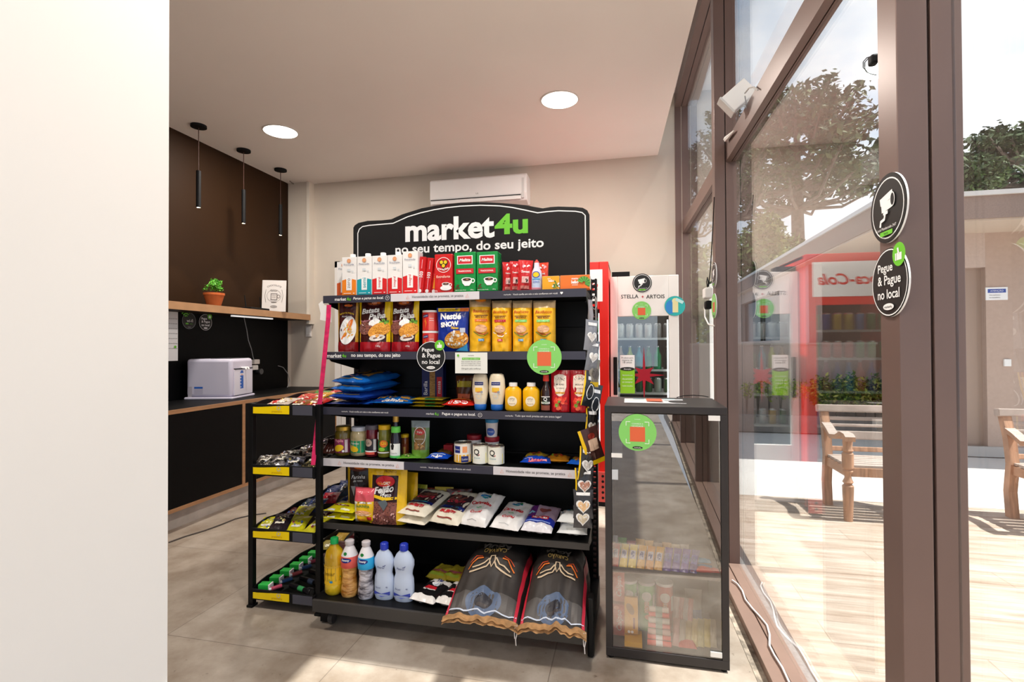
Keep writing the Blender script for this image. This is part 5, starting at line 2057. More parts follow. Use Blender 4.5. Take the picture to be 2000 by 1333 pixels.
def lying(name, label, cat, grp, x0, x1, yfront, Yf, key, w, L, th, kind, m, dec=None, rz=0, seed=0, lift=0, pitch=0, wr=.003, back=None, roll=0, nu=16, nv=22, lab='printed_label'):
    """a bag lying on its back: its foot end points to the viewer"""
    cx = (P(x0, 700, Y=Yf).x + P(x1, 700, Y=Yf).x) / 2
    w = w or (P(x1, 700, Y=Yf).x - P(x0, 700, Y=Yf).x)
    S, body = pouch_shape(w, L, th, kind, seed, wr)
    o = body(m, back, nu, nv).build(name, smooth=True)
    M = Matrix.Translation((cx, Yf, SH[key] + lift + th * .47 + .001)) @ Matrix.Rotation(rz, 4, 'Z') @ Matrix.Rotation(roll, 4, 'Y') @ Matrix.Rotation(-pi / 2 + pitch, 4, 'X')
    o.matrix_world = M
    tag(o, label, cat, grp)
    if dec:
        D = Dec(S, base=.0016)
        dec(D, w, L)
        D.build(lab, o)
    return o


def dec_pasta(D, w, h):
    D.rect(-w * .02, h * .06, w * .8, h * .02, paint('9a8a5a')).ell(0, h * .17, w * .16, h * .03, PINKP).text('Adria', 0, h * .17, INKW, w=w * .2)
    D.rect(w * .22, h * .45, w * .22, h * .4, PASTA).rect(-w * .2, h * .6, w * .26, h * .26, PASTA).blobs(0, h * .75, w * .35, h * .15, [paint('8a6a3a'), paint('3a70c0')], 18, .02, 3)


for i, (lf, rz, dx, pt) in enumerate(((.026, -.22, 0, .02), (.066, -.26, 2, .05), (.104, -.24, 6, .07))):
    lying('pasta_bag', ['large blue pasta bag, lowest of the three stacked at the left', 'large blue pasta bag, middle of the three stacked at the left', 'large blue pasta bag on top of the stack at the left'][i],
          'pasta', 'blue pasta bags on the third shelf', 630 + dx, 716 + dx, 0, 2.375, 'C', .225, .30, .05, 'brick', PBL if i else film('1a3f96'), dec_pasta, rz=rz, seed=i + 1, lift=lf, pitch=pt, nu=20)
lying('pasta_bag', 'dark blue flat pasta bag under the stack, left end of the third shelf', 'pasta', 'blue pasta bags on the third shelf', 634, 700, 0, 2.378, 'C', None, .28, .028, 'pillow', PBD, None, seed=7)
lying('pasta_bag', 'dark blue flat pasta bag folded out from under the stack', 'pasta', 'blue pasta bags on the third shelf', 690, 726, 0, 2.385, 'C', None, .24, .030, 'pillow', film('1a48a4'), None, seed=8, rz=-.1)
lying('pasta_bag', 'blue printed pasta bag lying flat, right of the stack', 'pasta', 'blue pasta bags on the third shelf', 716, 803, 0, 2.372, 'C', None, .22, .052, 'pillow', PBL,
      lambda D, w, h: D.rect(-w * .2, h * .12, w * .4, h * .1, NAVY).text('Galinha', w * .05, h * .12, CREAM, w=w * .5, italic=.2, bold=.02).rect(w * .28, h * .3, w * .2, h * .14, PASTA).rect(w * .30, h * .12, w * .18, h * .06, PASTA).blobs(-w * .1, h * .4, w * .3, h * .12, [PASTA, paint('2a70b8')], 14, .016, 6),
      seed=5, rz=.05)
for i in range(3):
    lying('yellow_flat_pack', f'flat yellow and green pasta pack, {["lowest", "middle", "top"][i]} of the small stack on the third shelf', 'pasta', 'flat yellow packs on the third shelf',
          797, 864, 0, 2.40, 'C', None, .14, .017, 'pillow', film('b8a020'), lambda D, w, h: D.rect(w * .12, h * .10, w * .3, h * .16, DKGRN).rect(-w * .2, h * .12, w * .3, h * .08, YELP), seed=i, lift=i * .0165, wr=.001)
loc, w, h = at_shelf(826, 863, 722, 2.56, 'C', .05)
box_pack('pasta_box', 'dark blue upright box with pasta window behind the round black sign', 'pasta', None, w * 1.12, h + .03, .05, paint('141f5c'), loc,
         dec=lambda D, w, h: D.rect(0, h * .45, w * .26, h * .86, PASTA).rect(w * .33, h * .42, w * .24, h * .5, REDP).text('massa', w * .33, h * .42, INKW, w=h * .3, rot=pi / 2).text('Barilla', -w * .32, h * .4, INKW, w=h * .34, rot=pi / 2))
lying('red_snack_pack', 'flat red pack with white and red lettering lying on the third shelf', 'snack', None, 861, 924, 0, 2.368, 'C', None, .13, .046, 'pillow', film('d2281e'),
      lambda D, w, h: D.text('150', 0, h * .16, INKW, w=w * .62, h=h * .2, bold=.06).text('150', 0, h * .16, REDP, w=w * .56, h=h * .15, bold=.01).rect(0, h * .42, w * .7, h * .08, ORNG), seed=3)
loc, w, h = at_shelf(889, 921, 735, 2.52, 'C', .05)
pack('seasoning_pouch', 'dark brown and yellow pouch in the shade behind the red flat pack', 'pouch', None, w * 1.1, h, .05, 'doy', film('5a3018'), loc,
     dec=lambda D, w, h: D.rect(0, h * .72, w * .8, h * .2, paint('b8a828')).rect(0, h * .3, w * .7, h * .2, paint('c8603a')), seed=2)

# ---- mayonnaise bottles
for i, (a, b) in enumerate(((919, 950.5), (951.5, 984))):
    cx, w, h = fit(a, b, 731, 2.365, SH['C'])
    r = w / 2
    vessel('mayonnaise_bottle', ['cream mayonnaise bottle standing on its blue cap, left one', 'cream mayonnaise bottle standing on its blue cap, right one'][i], 'bottle', 'mayonnaise bottles on the third shelf',
           [(r * .70, h * .15), (r * .76, h * .2), (r * .98, h * .5), (r, h * .62), (r * .93, h * .84), (r * .78, h * .97), (r * .55, h)], mat('eedfc2', rough=.3, name='cream_bottle'),
           (cx, 2.365 + .03, SH['C'] + .001), sy=.7,
           dec=lambda D, w, h: D.rect(0, h * .62, .046, h * .36, paint('f6efe0')).rect(0, h * .73, .044, h * .09, NAVY).text("HELLMANN'S", 0, h * .73, INKW, w=.036).rect(0, h * .56, .036, h * .12, paint('f0c040'))
           .text('Light', 0, h * .50, REDP, w=.016).ell(.014, h * .5, .006, .006, GREY_).ring(0, h * .38, .012, .012, .003, paint('cfd4d8')),
           cap=[(r * .66, 0), (r * .74, .006), (r * .74, h * .14), (r * .70, h * .155)], capm=mat('1c63b8', rough=.35, name='blue_cap'), sx=1)

# ---- mustard bottles
for i, (a, b) in enumerate(((983.5, 1016), (1018.5, 1052))):
    cx, w, h = fit(a, b, 749, 2.362, SH['C'])
    r = w / 2
    vessel('mustard_bottle', ['yellow mustard bottle with white cap, left one', 'yellow mustard bottle with white cap, right one'][i], 'bottle', 'mustard bottles on the third shelf',
           [(r * .85, 0), (r, .008), (r, h * .70), (r * .9, h * .78), (r * .55, h * .86), (r * .5, h * .88)], mat('f4b80e', rough=.3, name='yellow_bottle'), (cx, 2.362 + .03, SH['C'] + .001), sy=.68,
           dec=lambda D, w, h: D.ell(0, h * .40, .024, h * .20, paint('f6ead0')).text('HEINZ', 0, h * .50, paint('6a4a2a'), w=.026, arc=.03).text('Est. 1869', 0, h * .42, GREY_, w=.02).text('Mostarda', 0, h * .30, paint('a8782a'), w=.03),
           cap=[(r * .50, h * .87), (r * .50, h * .99), (r * .44, h)], capm=WHITE)

# ---- dark sauce bottle
cx, w, h = fit(1054, 1075.5, 734, 2.362, SH['C'])
r = w / 2
vessel('sauce_bottle', 'dark sauce bottle with red cap on the third shelf', 'bottle', None, [(r * .95, 0), (r, .006), (r, h * .52), (r * .85, h * .62), (r * .42, h * .75), (r * .40, h * .84)],
       mat('2a0f0a', rough=.15, coat=.5, name='dark_glass'), (cx, 2.362 + r, SH['C'] + .001),
       dec=lambda D, w, h: D.rect(0, h * .38, .044, h * .24, INKW).rect(0, h * .40, .044, h * .15, INKK).text('Q', 0, h * .40, INKW, h=h * .13, bold=.02).text('inglês', 0, h * .30, DKGRN, w=.03).rect(0, h * .13, .04, h * .16, paint('8a4a3a')),
       cap=[(r * .52, h * .83), (r * .56, h * .86), (r * .50, h)], capm=paint('d83a2a'))

# ---- tomato sauce pouches
for i, (a, b) in enumerate(((1075.5, 1111), (1113, 1149))):
    loc, w, h = at_shelf(a, b, 724.5, 2.362, 'C', .05)
    pack('tomato_sauce_pouch', ['red tomato sauce pouch with white shield, left one', 'red tomato sauce pouch with white shield, right one'][i], 'pouch', 'tomato sauce pouches on the third shelf',
         w * 1.05, h, .05, 'doy', film('b81824'), loc, (0, 0, 0),
         lambda D, w, h: D.poly([(-w * .32, h * .86), (-w * .12, h * .90), (w * .12, h * .90), (w * .32, h * .86), (w * .34, h * .6), (w * .2, h * .42), (0, h * .36), (-w * .2, h * .42), (-w * .34, h * .6)], paint('f2e6d8'), 5)
         .text('HEINZ', 0, h * .80, INKK, w=w * .5, arc=.06, bold=.01).text('MOLHO', 0, h * .66, INKK, w=w * .42, bold=.01).text('DE TOMATE', 0, h * .57, INKK, w=w * .44).rect(0, h * .46, w * .5, h * .04, paint('e8a83a')).text('tradicional', 0, h * .46, BROWNP, w=w * .34)
         .blobs(0, h * .20, w * .34, h * .15, [paint('e8402e'), paint('d42a22'), paint('f06a4a')], 16, .016, 8).blobs(-w * .1, h * .20, w * .12, h * .06, [paint('6aa03a')], 4, .01, 5), seed=i)

# ================================================================ fourth shelf
Z4 = SH['D']
DGL = lambda c: mat(c, rough=.12, coat=.6, name='jar_contents', vary=.25, scale=30)


def jar(x0, x1, yt, Yf, c, lid, label, dec, name='food_jar', neck=.82):
    cx, w, h = fit(x0, x1, yt, Yf, Z4)
    r = w / 2
    return vessel(name, label, 'jar', 'jars on the fourth shelf', [(r * .9, 0), (r, .006), (r, h * .72), (r * .97, h * .78), (r * neck, h * .86)], DGL(c), (cx, Yf + r, Z4 + .001),
                  dec=dec, cap=[(r * neck, h * .85), (r * neck * 1.06, h * .86), (r * neck * 1.06, h * .985), (r * neck * .98, h)], capm=lid, capname='lid')


GOLD = mat('b8943a', rough=.3, metal=.7, name='gold_lid')
WLID = mat('c9d0e0', rough=.35, name='white_lid')
jar(646.5, 677, 835, 2.40, '6a5a1a', GOLD, 'olive jar with gold lid and magenta label, leftmost jar',
    lambda D, w, h: D.rect(0, h * .40, w * 1.25, h * .55, MAG).text('Pupila', 0, h * .60, PINKP, w=w * .5, bold=.02).ell(-w * .02, h * .32, w * .3, h * .13, YELP, rot=.3).rect(w * .42, h * .4, w * .16, h * .5, paint('d9c8d0')).ell(w * .25, h * .2, .006, .006, INKW))
jar(677.5, 708.5, 836, 2.41, 'c9b88a', WLID, 'pale jar with white lid and green label beside the magenta one',
    lambda D, w, h: D.rect(0, h * .38, w * 1.25, h * .48, paint('1f9a68')).text('Palmito', 0, h * .52, INKW, w=w * .45).ell(-w * .1, h * .30, w * .3, h * .12, YELP, rot=-.2).blobs(-w * .3, h * .42, w * .16, h * .08, [paint('c8a060')], 8, .008, 2))
jar(709, 732.5, 832, 2.415, '6a0e20', mat('5a5560', rough=.35, name='dark_lid'), 'dark red jar with black label, third jar from the left',
    lambda D, w, h: D.rect(0, h * .44, w * 1.25, h * .44, paint('26222a')).ell(-w * .08, h * .52, w * .3, h * .14, paint('c8b0a0')).text('La', -w * .08, h * .52, INKK, h=h * .1).rect(0, h * .20, w * 1.1, h * .05, INKW).rect(0, h * .13, w * .8, h * .09, paint('e85a4a')).rect(w * .42, h * .45, w * .2, h * .4, paint('e0e0e0')), neck=.95)
jar(733.5, 757, 832, 2.41, '7a7a2a', mat('e8b81e', rough=.35, name='yellow_lid'), 'tall green olive jar with yellow lid',
    lambda D, w, h: D.rect(0, h * .42, w * 1.25, h * .36, paint('1f6a2a')).ell(w * .15, h * .50, w * .32, h * .13, ORNG).text('Oli', w * .15, h * .52, YELP, w=w * .4, bold=.03).ell(0, h * .30, w * .25, h * .07, paint('8ac83a')).rect(0, h * .18, w * 1.1, h * .04, INKW).rect(-w * .35, h * .78, w * .2, h * .26, INKW), neck=.9)
jar(779.5, 795, 850, 2.47, '7a3a14', mat('e8c01e', rough=.35, name='yellow_lid'), 'small spice jar with yellow lid behind the vinegar bottle',
    lambda D, w, h: D.rect(0, h * .36, w * .9, h * .6, paint('8a3a1e')).rect(w * .15, h * .3, w * .24, h * .4, paint('c89a4a')), neck=.92)
cx, w, h = fit(758, 778.5, 814, 2.385, Z4)
r = w / 2
o = vessel('vinegar_bottle', 'dark vinegar bottle with gold cap and green neck band', 'bottle', None,
           [(r * .95, 0), (r, .006), (r, h * .45), (r * .82, h * .58), (r * .48, h * .74), (r * .42, h * .86)], mat('150f1a', rough=.1, coat=.6, name='dark_glass'), (cx, 2.385 + r, Z4 + .001),
           dec=lambda D, w, h: D.rect(0, h * .24, w * 1.2, h * .36, paint('eef2ee')).poly([(-w * .28, h * .36), (-w * .1, h * .45), (w * .06, h * .38), (0, h * .26), (-w * .2, h * .26)], INKK).text('Castelo', 0, h * .17, GREY_, w=w * .6)
           .rect(0, h * .07, w * 1.2, h * .06, paint('5ac86a')),
           cap=[(r * .46, h * .85), (r * .55, h * .86), (r * .52, h)], capm=mat('caa04a', rough=.3, metal=.5, name='gold_cap'))
MB().lathe([(r * .80, h * .61), (r * .84, h * .62), (r * .80, h * .74), (r * .6, h * .755)], mat('6ad85a', rough=.4, name='green_band'), n=24, caps=False).build('neck_band', o, smooth=True)
loc, w, h = at_shelf(800, 835, 824, 2.43, 'D', .05)
pack('olive_pouch', 'upright green and silver pouch of olives on the fourth shelf', 'pouch', None, w, h, .05, 'doy',
     lambda u, v: film('9aa8ae') if v > .8 else (film('7aa83a') if v < .25 else (film('6a8a5a') if (u < .2 or u > .8) else film('8a6a3a'))), loc, (0, 0, .1),
     lambda D, w, h: D.ell(0, h * .7, w * .28, h * .08, paint('c83a3a')).ring(0, h * .6, w * .34, h * .24, .003, INKW).text('Vale', 0, h * .7, INKW, w=w * .3).text('Azeitonas', 0, h * .52, CREAM, w=w * .46).blobs(0, h * .34, w * .26, h * .08, [paint('c89a5a'), paint('b8844a')], 12, .010, 2), seed=6)
lying('olive_sachet', 'flat green sachet lying in front of the olive pouch', 'sachet', None, 776, 820, 0, 2.39, 'D', None, .11, .018, 'pillow', film('5f9a34'),
      lambda D, w, h: D.blobs(0, h * .5, w * .3, h * .3, [paint('8ad04a'), paint('c8b88a'), paint('3f8a2a')], 30, .008, 3), rz=.3, seed=3)
lying('dark_sachet', 'dark brown snack sachet at the left end of the fourth shelf', 'sachet', None, 628, 650, 0, 2.39, 'D', .07, .12, .03, 'pillow', film('3a1a14'), None, rz=.2, seed=2, pitch=.5)


def tin(x0, x1, yt, Yf, base, label, dec, grp='tins on the fourth shelf'):
    cx, w, h = fit(x0, x1, yt, Yf, Z4)
    r = w / 2
    A = mat('b8b4a8', rough=.25, metal=.8, name='tin_rim')
    return vessel('food_tin', label, 'tin', grp, [(r, 0), (r, .003, A), (r * .985, .005), (r * .985, h - .005), (r, h - .003, A), (r, h, A), (r * .93, h, A), (r * .92, h - .003, A)], base,
                  (cx, Yf + r, Z4 + .001), dec=dec, n=32)


tin(882, 915.5, 867, 2.375, paint('f0ece6'), 'tin with blue and orange print, leftmost of the three tins',
    lambda D, w, h: D.rect(0, h * .22, w * 1.3, h * .40, paint('f0b83a')).rect(-w * .18, h * .68, w * .36, h * .34, NAVY).rect(w * .26, h * .68, w * .26, h * .3, paint('f0a06a')).rect(w * .26, h * .2, w * .4, h * .3, NAVY).text('Creme', -w * .18, h * .68, INKW, w=w * .3).text('Leite', w * .26, h * .2, INKW, w=w * .3))
for i, (a, b, t_) in enumerate(((919, 948.5, 871), (948.5, 981, 873.5))):
    tin(a, b, t_, 2.368, paint('f2f2e8'), ['white and yellow cream tin, left of the matching pair', 'white and yellow cream tin, right of the matching pair'][i],
        lambda D, w, h: D.poly([(-w * .55, h * .05), (w * .55, h * .05), (w * .55, h * .6), (w * .1, h * .2), (-w * .55, h * .35)], paint('ecdc3a')).text('Q', -w * .12, h * .62, INKK, h=h * .36, bold=.01).text('.', w * .06, h * .5, REDP, h=h * .06).text('Creme', -w * .08, h * .34, paint('2f8f9a'), w=w * .38, italic=.2))


def tub(x0, x1, yt, Yf, z0, lidc, label, dec=None, hh=None):
    cx, w, h = fit(x0, x1, yt, Yf, z0)
    r = w / 2
    return vessel('plastic_tub', label, 'tub', 'plastic tubs on the fourth shelf', [(r * .80, 0), (r * .94, h * .84)], mat('eae6e8', rough=.35, name='white_tub'), (cx, Yf + r, z0 + .001), dec=dec,
                  cap=[(r * .96, h * .80), (r, h * .84), (r, h * .98), (r * .95, h)], capm=paint(lidc), capname='lid')


tub(908, 936.5, 852, 2.47, Z4, '8a1424', 'white tub with dark red lid behind the tins, left one')
tb = tub(943, 971.5, 856, 2.45, Z4, '9a1828', 'white tub with dark red lid behind the tins, under the blue lidded tub')
zt = P(957, 856, Y=2.45).z
tub(944.5, 970, 820.5, 2.452, zt + .001, '2f86c0', 'white tub with blue lid stacked on the red lidded tub',
    lambda D, w, h: D.ell(0, h * .36, w * .34, h * .26, paint('3a5fb8')).text('Cream', 0, h * .56, NAVY, w=w * .5, italic=.2).text('Cheese', 0, h * .38, INKW, w=w * .46))
lying('tuna_pack', 'oval blue tuna tin with white print on the fourth shelf', 'tin', None, 829, 874, 0, 2.372, 'D', None, .085, .040, 'pillow', film('1446b4'),
      lambda D, w, h: D.text('Pescador', 0, h * .14, INKW, w=w * .5, bold=.02).rect(0, h * .3, w * .7, h * .06, paint('b8c4d8')).poly([(-.008, h * .02), (.008, h * .02), (0, h * .3)], INKW), wr=.001, seed=4)
lying('brown_flat_tin', 'flat brown and yellow tin behind the blue tuna tin', 'tin', None, 850, 880, 0, 2.50, 'D', None, .08, .03, 'brick', film('7a5a2a'), None, wr=.001)
tag(MB().box(P(866, 870, Y=2.53).x, P(884, 870, Y=2.53).x, 2.53, 2.58, Z4 + .001, Z4 + .055, paint('a81c28')).build('small_red_box', bevel=.002), 'small red box behind the blue tuna tin', 'box')

NOOD = (('instant_noodles', 'yellow instant noodle pack behind the blue one, left', 1020, 1064, 2.46, 'd8b43a', .040, 0, 0),
        ('instant_noodles', 'orange yellow instant noodle pack right of the blue one', 1064, 1111, 2.43, 'e0962a', .040, 0, .06),
        ('instant_noodles', 'blue instant noodle pack with red lettering in front', 1014, 1075, 2.372, '1a45b4', .042, 0, .04),
        ('instant_noodles', 'blue instant noodle pack half hidden by the hanging snacks', 1104, 1140, 2.39, '1c58b8', .036, 0, -.2))
for i, (n_, l_, a, b, yf, c, th, lf_, rz) in enumerate(NOOD):
    lying(n_, l_, 'noodles', 'noodle packs on the fourth shelf', a, b, 0, yf, 'D', None, .11, th, 'pillow', film(c),
          (lambda D, w, h: D.text('Nissin', -w * .26, h * .30, INKW, w=w * .26).text('Lámen', 0, h * .14, REDP, w=w * .46, bold=.05, rot=.08).text('Lámen', 0, h * .14, PINKP, w=w * .42, bold=.0, rot=.08).rect(w * .3, h * .14, w * .14, h * .1, PINKP)) if i == 2 else
          (lambda D, w, h: D.blobs(0, h * .5, w * .3, h * .2, [paint('b8401e'), paint('f0d060'), paint('8a5a1e'), paint('6a9a2a')], 16, .012, 7)), rz=rz, seed=i + 5, lift=lf_)

# ================================================================ fifth shelf
YL = film('e2d81a')
for i in range(2):
    lying('yellow_bag', ['flat yellow bag at the left end, lower of two', 'flat yellow bag at the left end, upper of two'][i], 'bag', 'yellow bags on the fifth shelf', 629, 689, 0, 2.352, 'E', None, .17, .042, 'pillow', YL,
          lambda D, w, h: D.rect(-.01, h * .32, w * .5, h * .06, paint('8a2a1a')).rect(-.01, h * .32, w * .3, h * .035, INKW).rect(w * .2, h * .10, w * .3, h * .07, paint('f2f0c8')).rect(-w * .25, h * .06, w * .25, h * .05, INKW), seed=i + 2, lift=i * .037, rz=-.05)
loc, w, h = at_shelf(677, 715, 914, 2.43, 'E', .06)
pack('flour_pouch', 'dark pouch with white script lettering behind the yellow and pink pack', 'pouch', 'pouches on the fifth shelf', w * 1.15, h + .01, .06, 'doy',
     lambda u, v: film('c8a01e') if (u < .12) else film('2a1c1a'), loc, (0, 0, .1),
     lambda D, w, h: D.ell(0, h * .93, w * .4, h * .06, BROWNP).ell(w * .05, h * .94, w * .25, h * .03, ORNG).text('Farinha', 0, h * .77, INKW, w=w * .6, italic=.3, rot=.06).text('de rosca', 0, h * .70, INKW, w=w * .4, italic=.3, rot=.06).poly([(-w * .3, h * .6), (-w * .1, h * .6), (-w * .15, h * .42)], GREY_), seed=4)
loc, w, h = at_shelf(689, 728, 956, 2.365, 'E', .06)
pack('flour_pack', 'yellow and pink flour pack beside the large bean pouch', 'pack', None, w * 1.05, h, .06, 'brick', lambda u, v: film('e05a68') if v > .62 else (film('f0c41e') if u > .2 else film('e6dcc8')), loc, (0, 0, 0),
     lambda D, w, h: D.rect(0, h * .60, w * .8, h * .05, INKW).text('MILHO', 0, h * .605, INKK, w=w * .4).text('FARINHA', 0, h * .50, DKGRN, w=w * .66, bold=.02).ell(0, h * .30, w * .4, h * .08, paint('e8a878')).ell(0, h * .27, w * .36, h * .04, paint('f0c8a0')).rect(w * .3, h * .16, w * .2, h * .1, REDP).rect(-w * .1, h * .1, w * .3, h * .05, paint('e8983a')), seed=1)


def bean_m(u, v):
    if u < .13 or u > .80 or v > .88:
        return film('eec01c')
    if v < .40:
        return BEAN
    return film('30181c')


def dec_feijao(D, w, h):
    D.ell(-w * .02, h * .76, w * .24, h * .10, REDP).ell(-w * .02, h * .73, w * .2, h * .035, ORNG).text('YOKI', -w * .02, h * .73, INKW, w=w * .22, bold=.03)
    D.text('Feijão', -w * .05, h * .60, INKW, w=w * .52, italic=.35, rot=.16, bold=.03).text('Preto', 0, h * .52, INKW, w=w * .3, italic=.3, rot=.1, bold=.01)
    D.poly([(-w * .34, h * .48), (-w * .05, h * .42), (w * .3, h * .46), (w * .3, h * .50), (-w * .02, h * .48), (-w * .34, h * .53)], YELP)
    D.poly([(-w * .2, h * .40), (0, h * .44), (w * .08, h * .38), (-w * .02, h * .25)], paint('5a646a'))
    D.blobs(-w * .02, h * .16, w * .3, h * .10, [paint('a8706a'), paint('d8a8a0'), paint('6a3438')], 34, .008, 4).text('PRONTO', w * .1, h * .94, BROWNP, w=w * .3)


loc, w, h = at_shelf(712, 787, 918, 2.37, 'E', .09)
pack('bean_pouch', 'large yellow and dark pouch of ready beans standing in front', 'pouch', 'pouches on the fifth shelf', w * 1.02, h, .08, 'doy', bean_m, loc, (0, 0, .05), dec_feijao, seed=11, nu=30, nv=30)
loc, w, h = at_shelf(770, 808, 925, 2.50, 'E', .07)
pack('bean_pouch', 'yellow pouch half hidden behind the large bean pouch', 'pouch', 'pouches on the fifth shelf', w * 1.3, h, .07, 'doy', film('e6b81c'), loc, (0, 0, -.2), None, seed=12)


def dec_buriti(D, w, h):
    D.rect(0, h * .52, w * .86, h * .46, paint('3a2a30')).ell(0, h * .62, w * .34, h * .10, BEAN).rect(0, h * .34, w * .86, h * .07, NAVY).rect(0, h * .345, w * .5, h * .025, paint('3a9aa0'))
    D.text('BURITI', 0, h * .20, REDP, w=w * .52, bold=.05, italic=.2).text('BURITI', 0, h * .52, paint('c83a4a'), w=w * .6, bold=.04, italic=.2).rect(0, h * .06, w * .5, h * .02, paint('8a2a20'))


RICE = film('e8e0cc', rough=.4)
sp_ = (('rice bag, lower of the two at the left of the rice', 766, 834, 0, .0, .10), ('rice bag with dark print and red lettering lying on another, left one', 768, 836, .040, .02, .18),
       ('rice bag with dark print and red lettering, right one', 832, 898, .004, .06, .30))
for i, (l_, a, b, lf_, rz, pt) in enumerate(sp_):
    lying('rice_bag', l_, 'rice', 'rice bags on the fifth shelf', a, b, 0, 2.365, 'E', .168, .27, .062 if i == 2 else .05, 'brick', RICE, dec_buriti if i else None, rz=-.20 - rz * .3, seed=i + 1, lift=lf_, pitch=pt, nu=20)


def dec_sugar(D, w, h):
    D.ring(0, h * .72, w * .20, h * .09, .012, paint('2a7ab8'), a0=0, a1=pi).ell(0, h * .71, w * .12, h * .03, paint('2f9ab0')).ell(w * .14, h * .76, .008, .008, DKGRN)
    D.text('Caravelas', 0, h * .54, REDP, w=w * .74, bold=.03, arc=.3).rect(0, h * .40, w * .2, h * .03, paint('8ac0a0')).text('Cristal', 0, h * .26, REDP, w=w * .42, bold=.03, italic=.2)
    D.line([(-w * .2, h * .06), (0, h * .07), (w * .15, h * .055)], .0015, GREY_)


SUG = film('ebe9e8', rough=.35)
for i, (a, b, rz, pt, l_) in enumerate(((888, 952, -.21, .38, 'white sugar bag with red lettering, left and higher of the pair'), (952, 1012, -.21, .22, 'white sugar bag with red lettering, right of the pair'))):
    lying('sugar_bag', l_, 'sugar', 'sugar bags on the fifth shelf', a, b, 0, 2.368, 'E', .152, .24, .065 if i == 0 else .055, 'brick', SUG, dec_sugar, rz=rz, seed=i + 5, pitch=pt, lift=.002, nu=20)
lying('detergent_bag', 'blue and purple bag with red band among the white bags', 'bag', None, 1013, 1077, 0, 2.368, 'E', .152, .21, .052, 'brick',
      lambda u, v: film('e8e6ec') if v < .16 else (film('1f2f9a') if v < .42 else (film('b8a0b8') if u > .3 else film('6a3080'))),
      lambda D, w, h: D.rect(w * .02, h * .38, w * .56, h * .10, REDP, rot=.04).text('barbarex', w * .02, h * .38, INKW, w=w * .5, bold=.04, rot=.04).rect(0, h * .22, w * .8, h * .04, paint('8aa0e8')).ell(w * .1, h * .66, w * .2, h * .07, paint('8a4a4a')).poly([(-w * .45, h * .5), (-w * .2, h * .56), (-w * .35, h * .64)], paint('8ac0e0')),
      rz=-.10, seed=3, lift=.002, pitch=.26, nu=22)
for i in range(2):
    lying('salt_bag', ['small white bag at the right end, lower of two', 'small white bag at the right end, upper of two'][i], 'bag', 'small white bags on the fifth shelf', 1085, 1145, 0, 2.37, 'E', None, .15, .062, 'pillow', film('eceff0'),
          lambda D, w, h: D.poly([(-w * .42, h * .5), (-w * .1, h * .36), (w * .2, h * .42), (w * .42, h * .36), (w * .42, h * .6), (-w * .4, h * .7)], paint('1f86b4')).blobs(0, h * .6, w * .3, h * .06, [paint('4aa06a'), SKY_], 6, .012, 2).text('Sal', w * .1, h * .30, NAVY, w=w * .1),
          rz=.0, seed=i + 8, lift=i * .052)
# pouches standing in the second row
for i, (a, b, yt, c, l_) in enumerate(((812, 832, 949, 'b8b83a', 'small green and yellow pouch in the back row of the fifth shelf'), (832, 852, 956, '8a2a1a', 'small dark red pouch in the back row of the fifth shelf'),
                                       (848, 882, 954, 'c8b040', 'yellow framed grain pouch in the back row'), (872, 918, 958, '4a2420', 'dark popcorn pouch with red and yellow emblem in the back row'))):
    loc, w, h = at_shelf(a, b, yt, 2.58, 'E', .04)
    pack('grain_pouch', l_, 'pouch', 'back row pouches on the fifth shelf', w * 1.05, h, .05, 'doy', (lambda u, v, c=c: film(c) if (v > .85 or u < .15 or u > .85) else film('5a4a48')), loc, (0, 0, -.1 + .1 * i),
         (lambda D, w, h: D.ell(0, h * .80, w * .3, h * .14, REDP).ell(0, h * .78, w * .22, h * .05, ORNG).text('YOKI', 0, h * .8, INKW, w=w * .22).text('CORTADINHO', 0, h * .52, INKW, w=w * .6, bold=.03)) if i == 3 else None, seed=i + 20)

# ================================================================ bottom shelf
Z6 = .147
OIL = mat('f2cf2a', rough=.1, coat=.5, name='yellow_oil', second='a87c08', scale=9, bump=.5, stretch=(1, 1, .6), lo=.3, hi=.7)  # opaque; glints and darks of translucent oil painted in as mottles
PEACH = mat('eab56a', rough=.1, coat=.5, name='amber_liquid', second='a0621c', bump=.9, scale=30, stretch=(.6, .6, 1.6), lo=.35, hi=.65)  # lights and darks inside the liquid painted into the colour
CLRW = mat('d0cdd6', rough=.08, coat=.6, name='clear_ribbed_bottle', second='4a4650', bump=1, scale=32, stretch=(.6, .6, 1.6), lo=.38, hi=.62)  # bright and dark play of light in clear plastic painted as mottles
cx, w, h = fit(626, 659.5, 1068, 2.225, Z6)
r = w / 2
vessel('oil_bottle', 'yellow cooking oil bottle with green cap on the bottom shelf', 'bottle', 'bottles on the bottom shelf',
       [(r * .8, 0), (r * .98, .012), (r * .98, .05), (r * .92, .06), (r * .98, .07), (r * .98, h * .58), (r, h * .72), (r * .82, h * .86), (r * .34, h * .97), (r * .32, h)], OIL, (cx, 2.225 + r, Z6 + .001),
       dec=lambda D, w, h: D.rect(0, h * .40, w * 1.3, h * .38, paint('f0c01e')).text('limiar', 0, h * .44, paint('8a6a0e'), w=w * .6, bold=.01).poly([(-w * .6, h * .33), (0, h * .30), (w * .6, h * .35), (w * .6, h * .38), (0, h * .335), (-w * .6, h * .36)], paint('4a9a2a')).ell(w * .1, h * .28, .008, .006, SKY_).rect(0, h * .57, w * 1.3, h * .03, paint('d8b03a')),
       cap=[(r * .42, h - .002), (r * .42, h + .022), (r * .36, h + .026)], capm=mat('12a050', rough=.35, name='green_cap'))
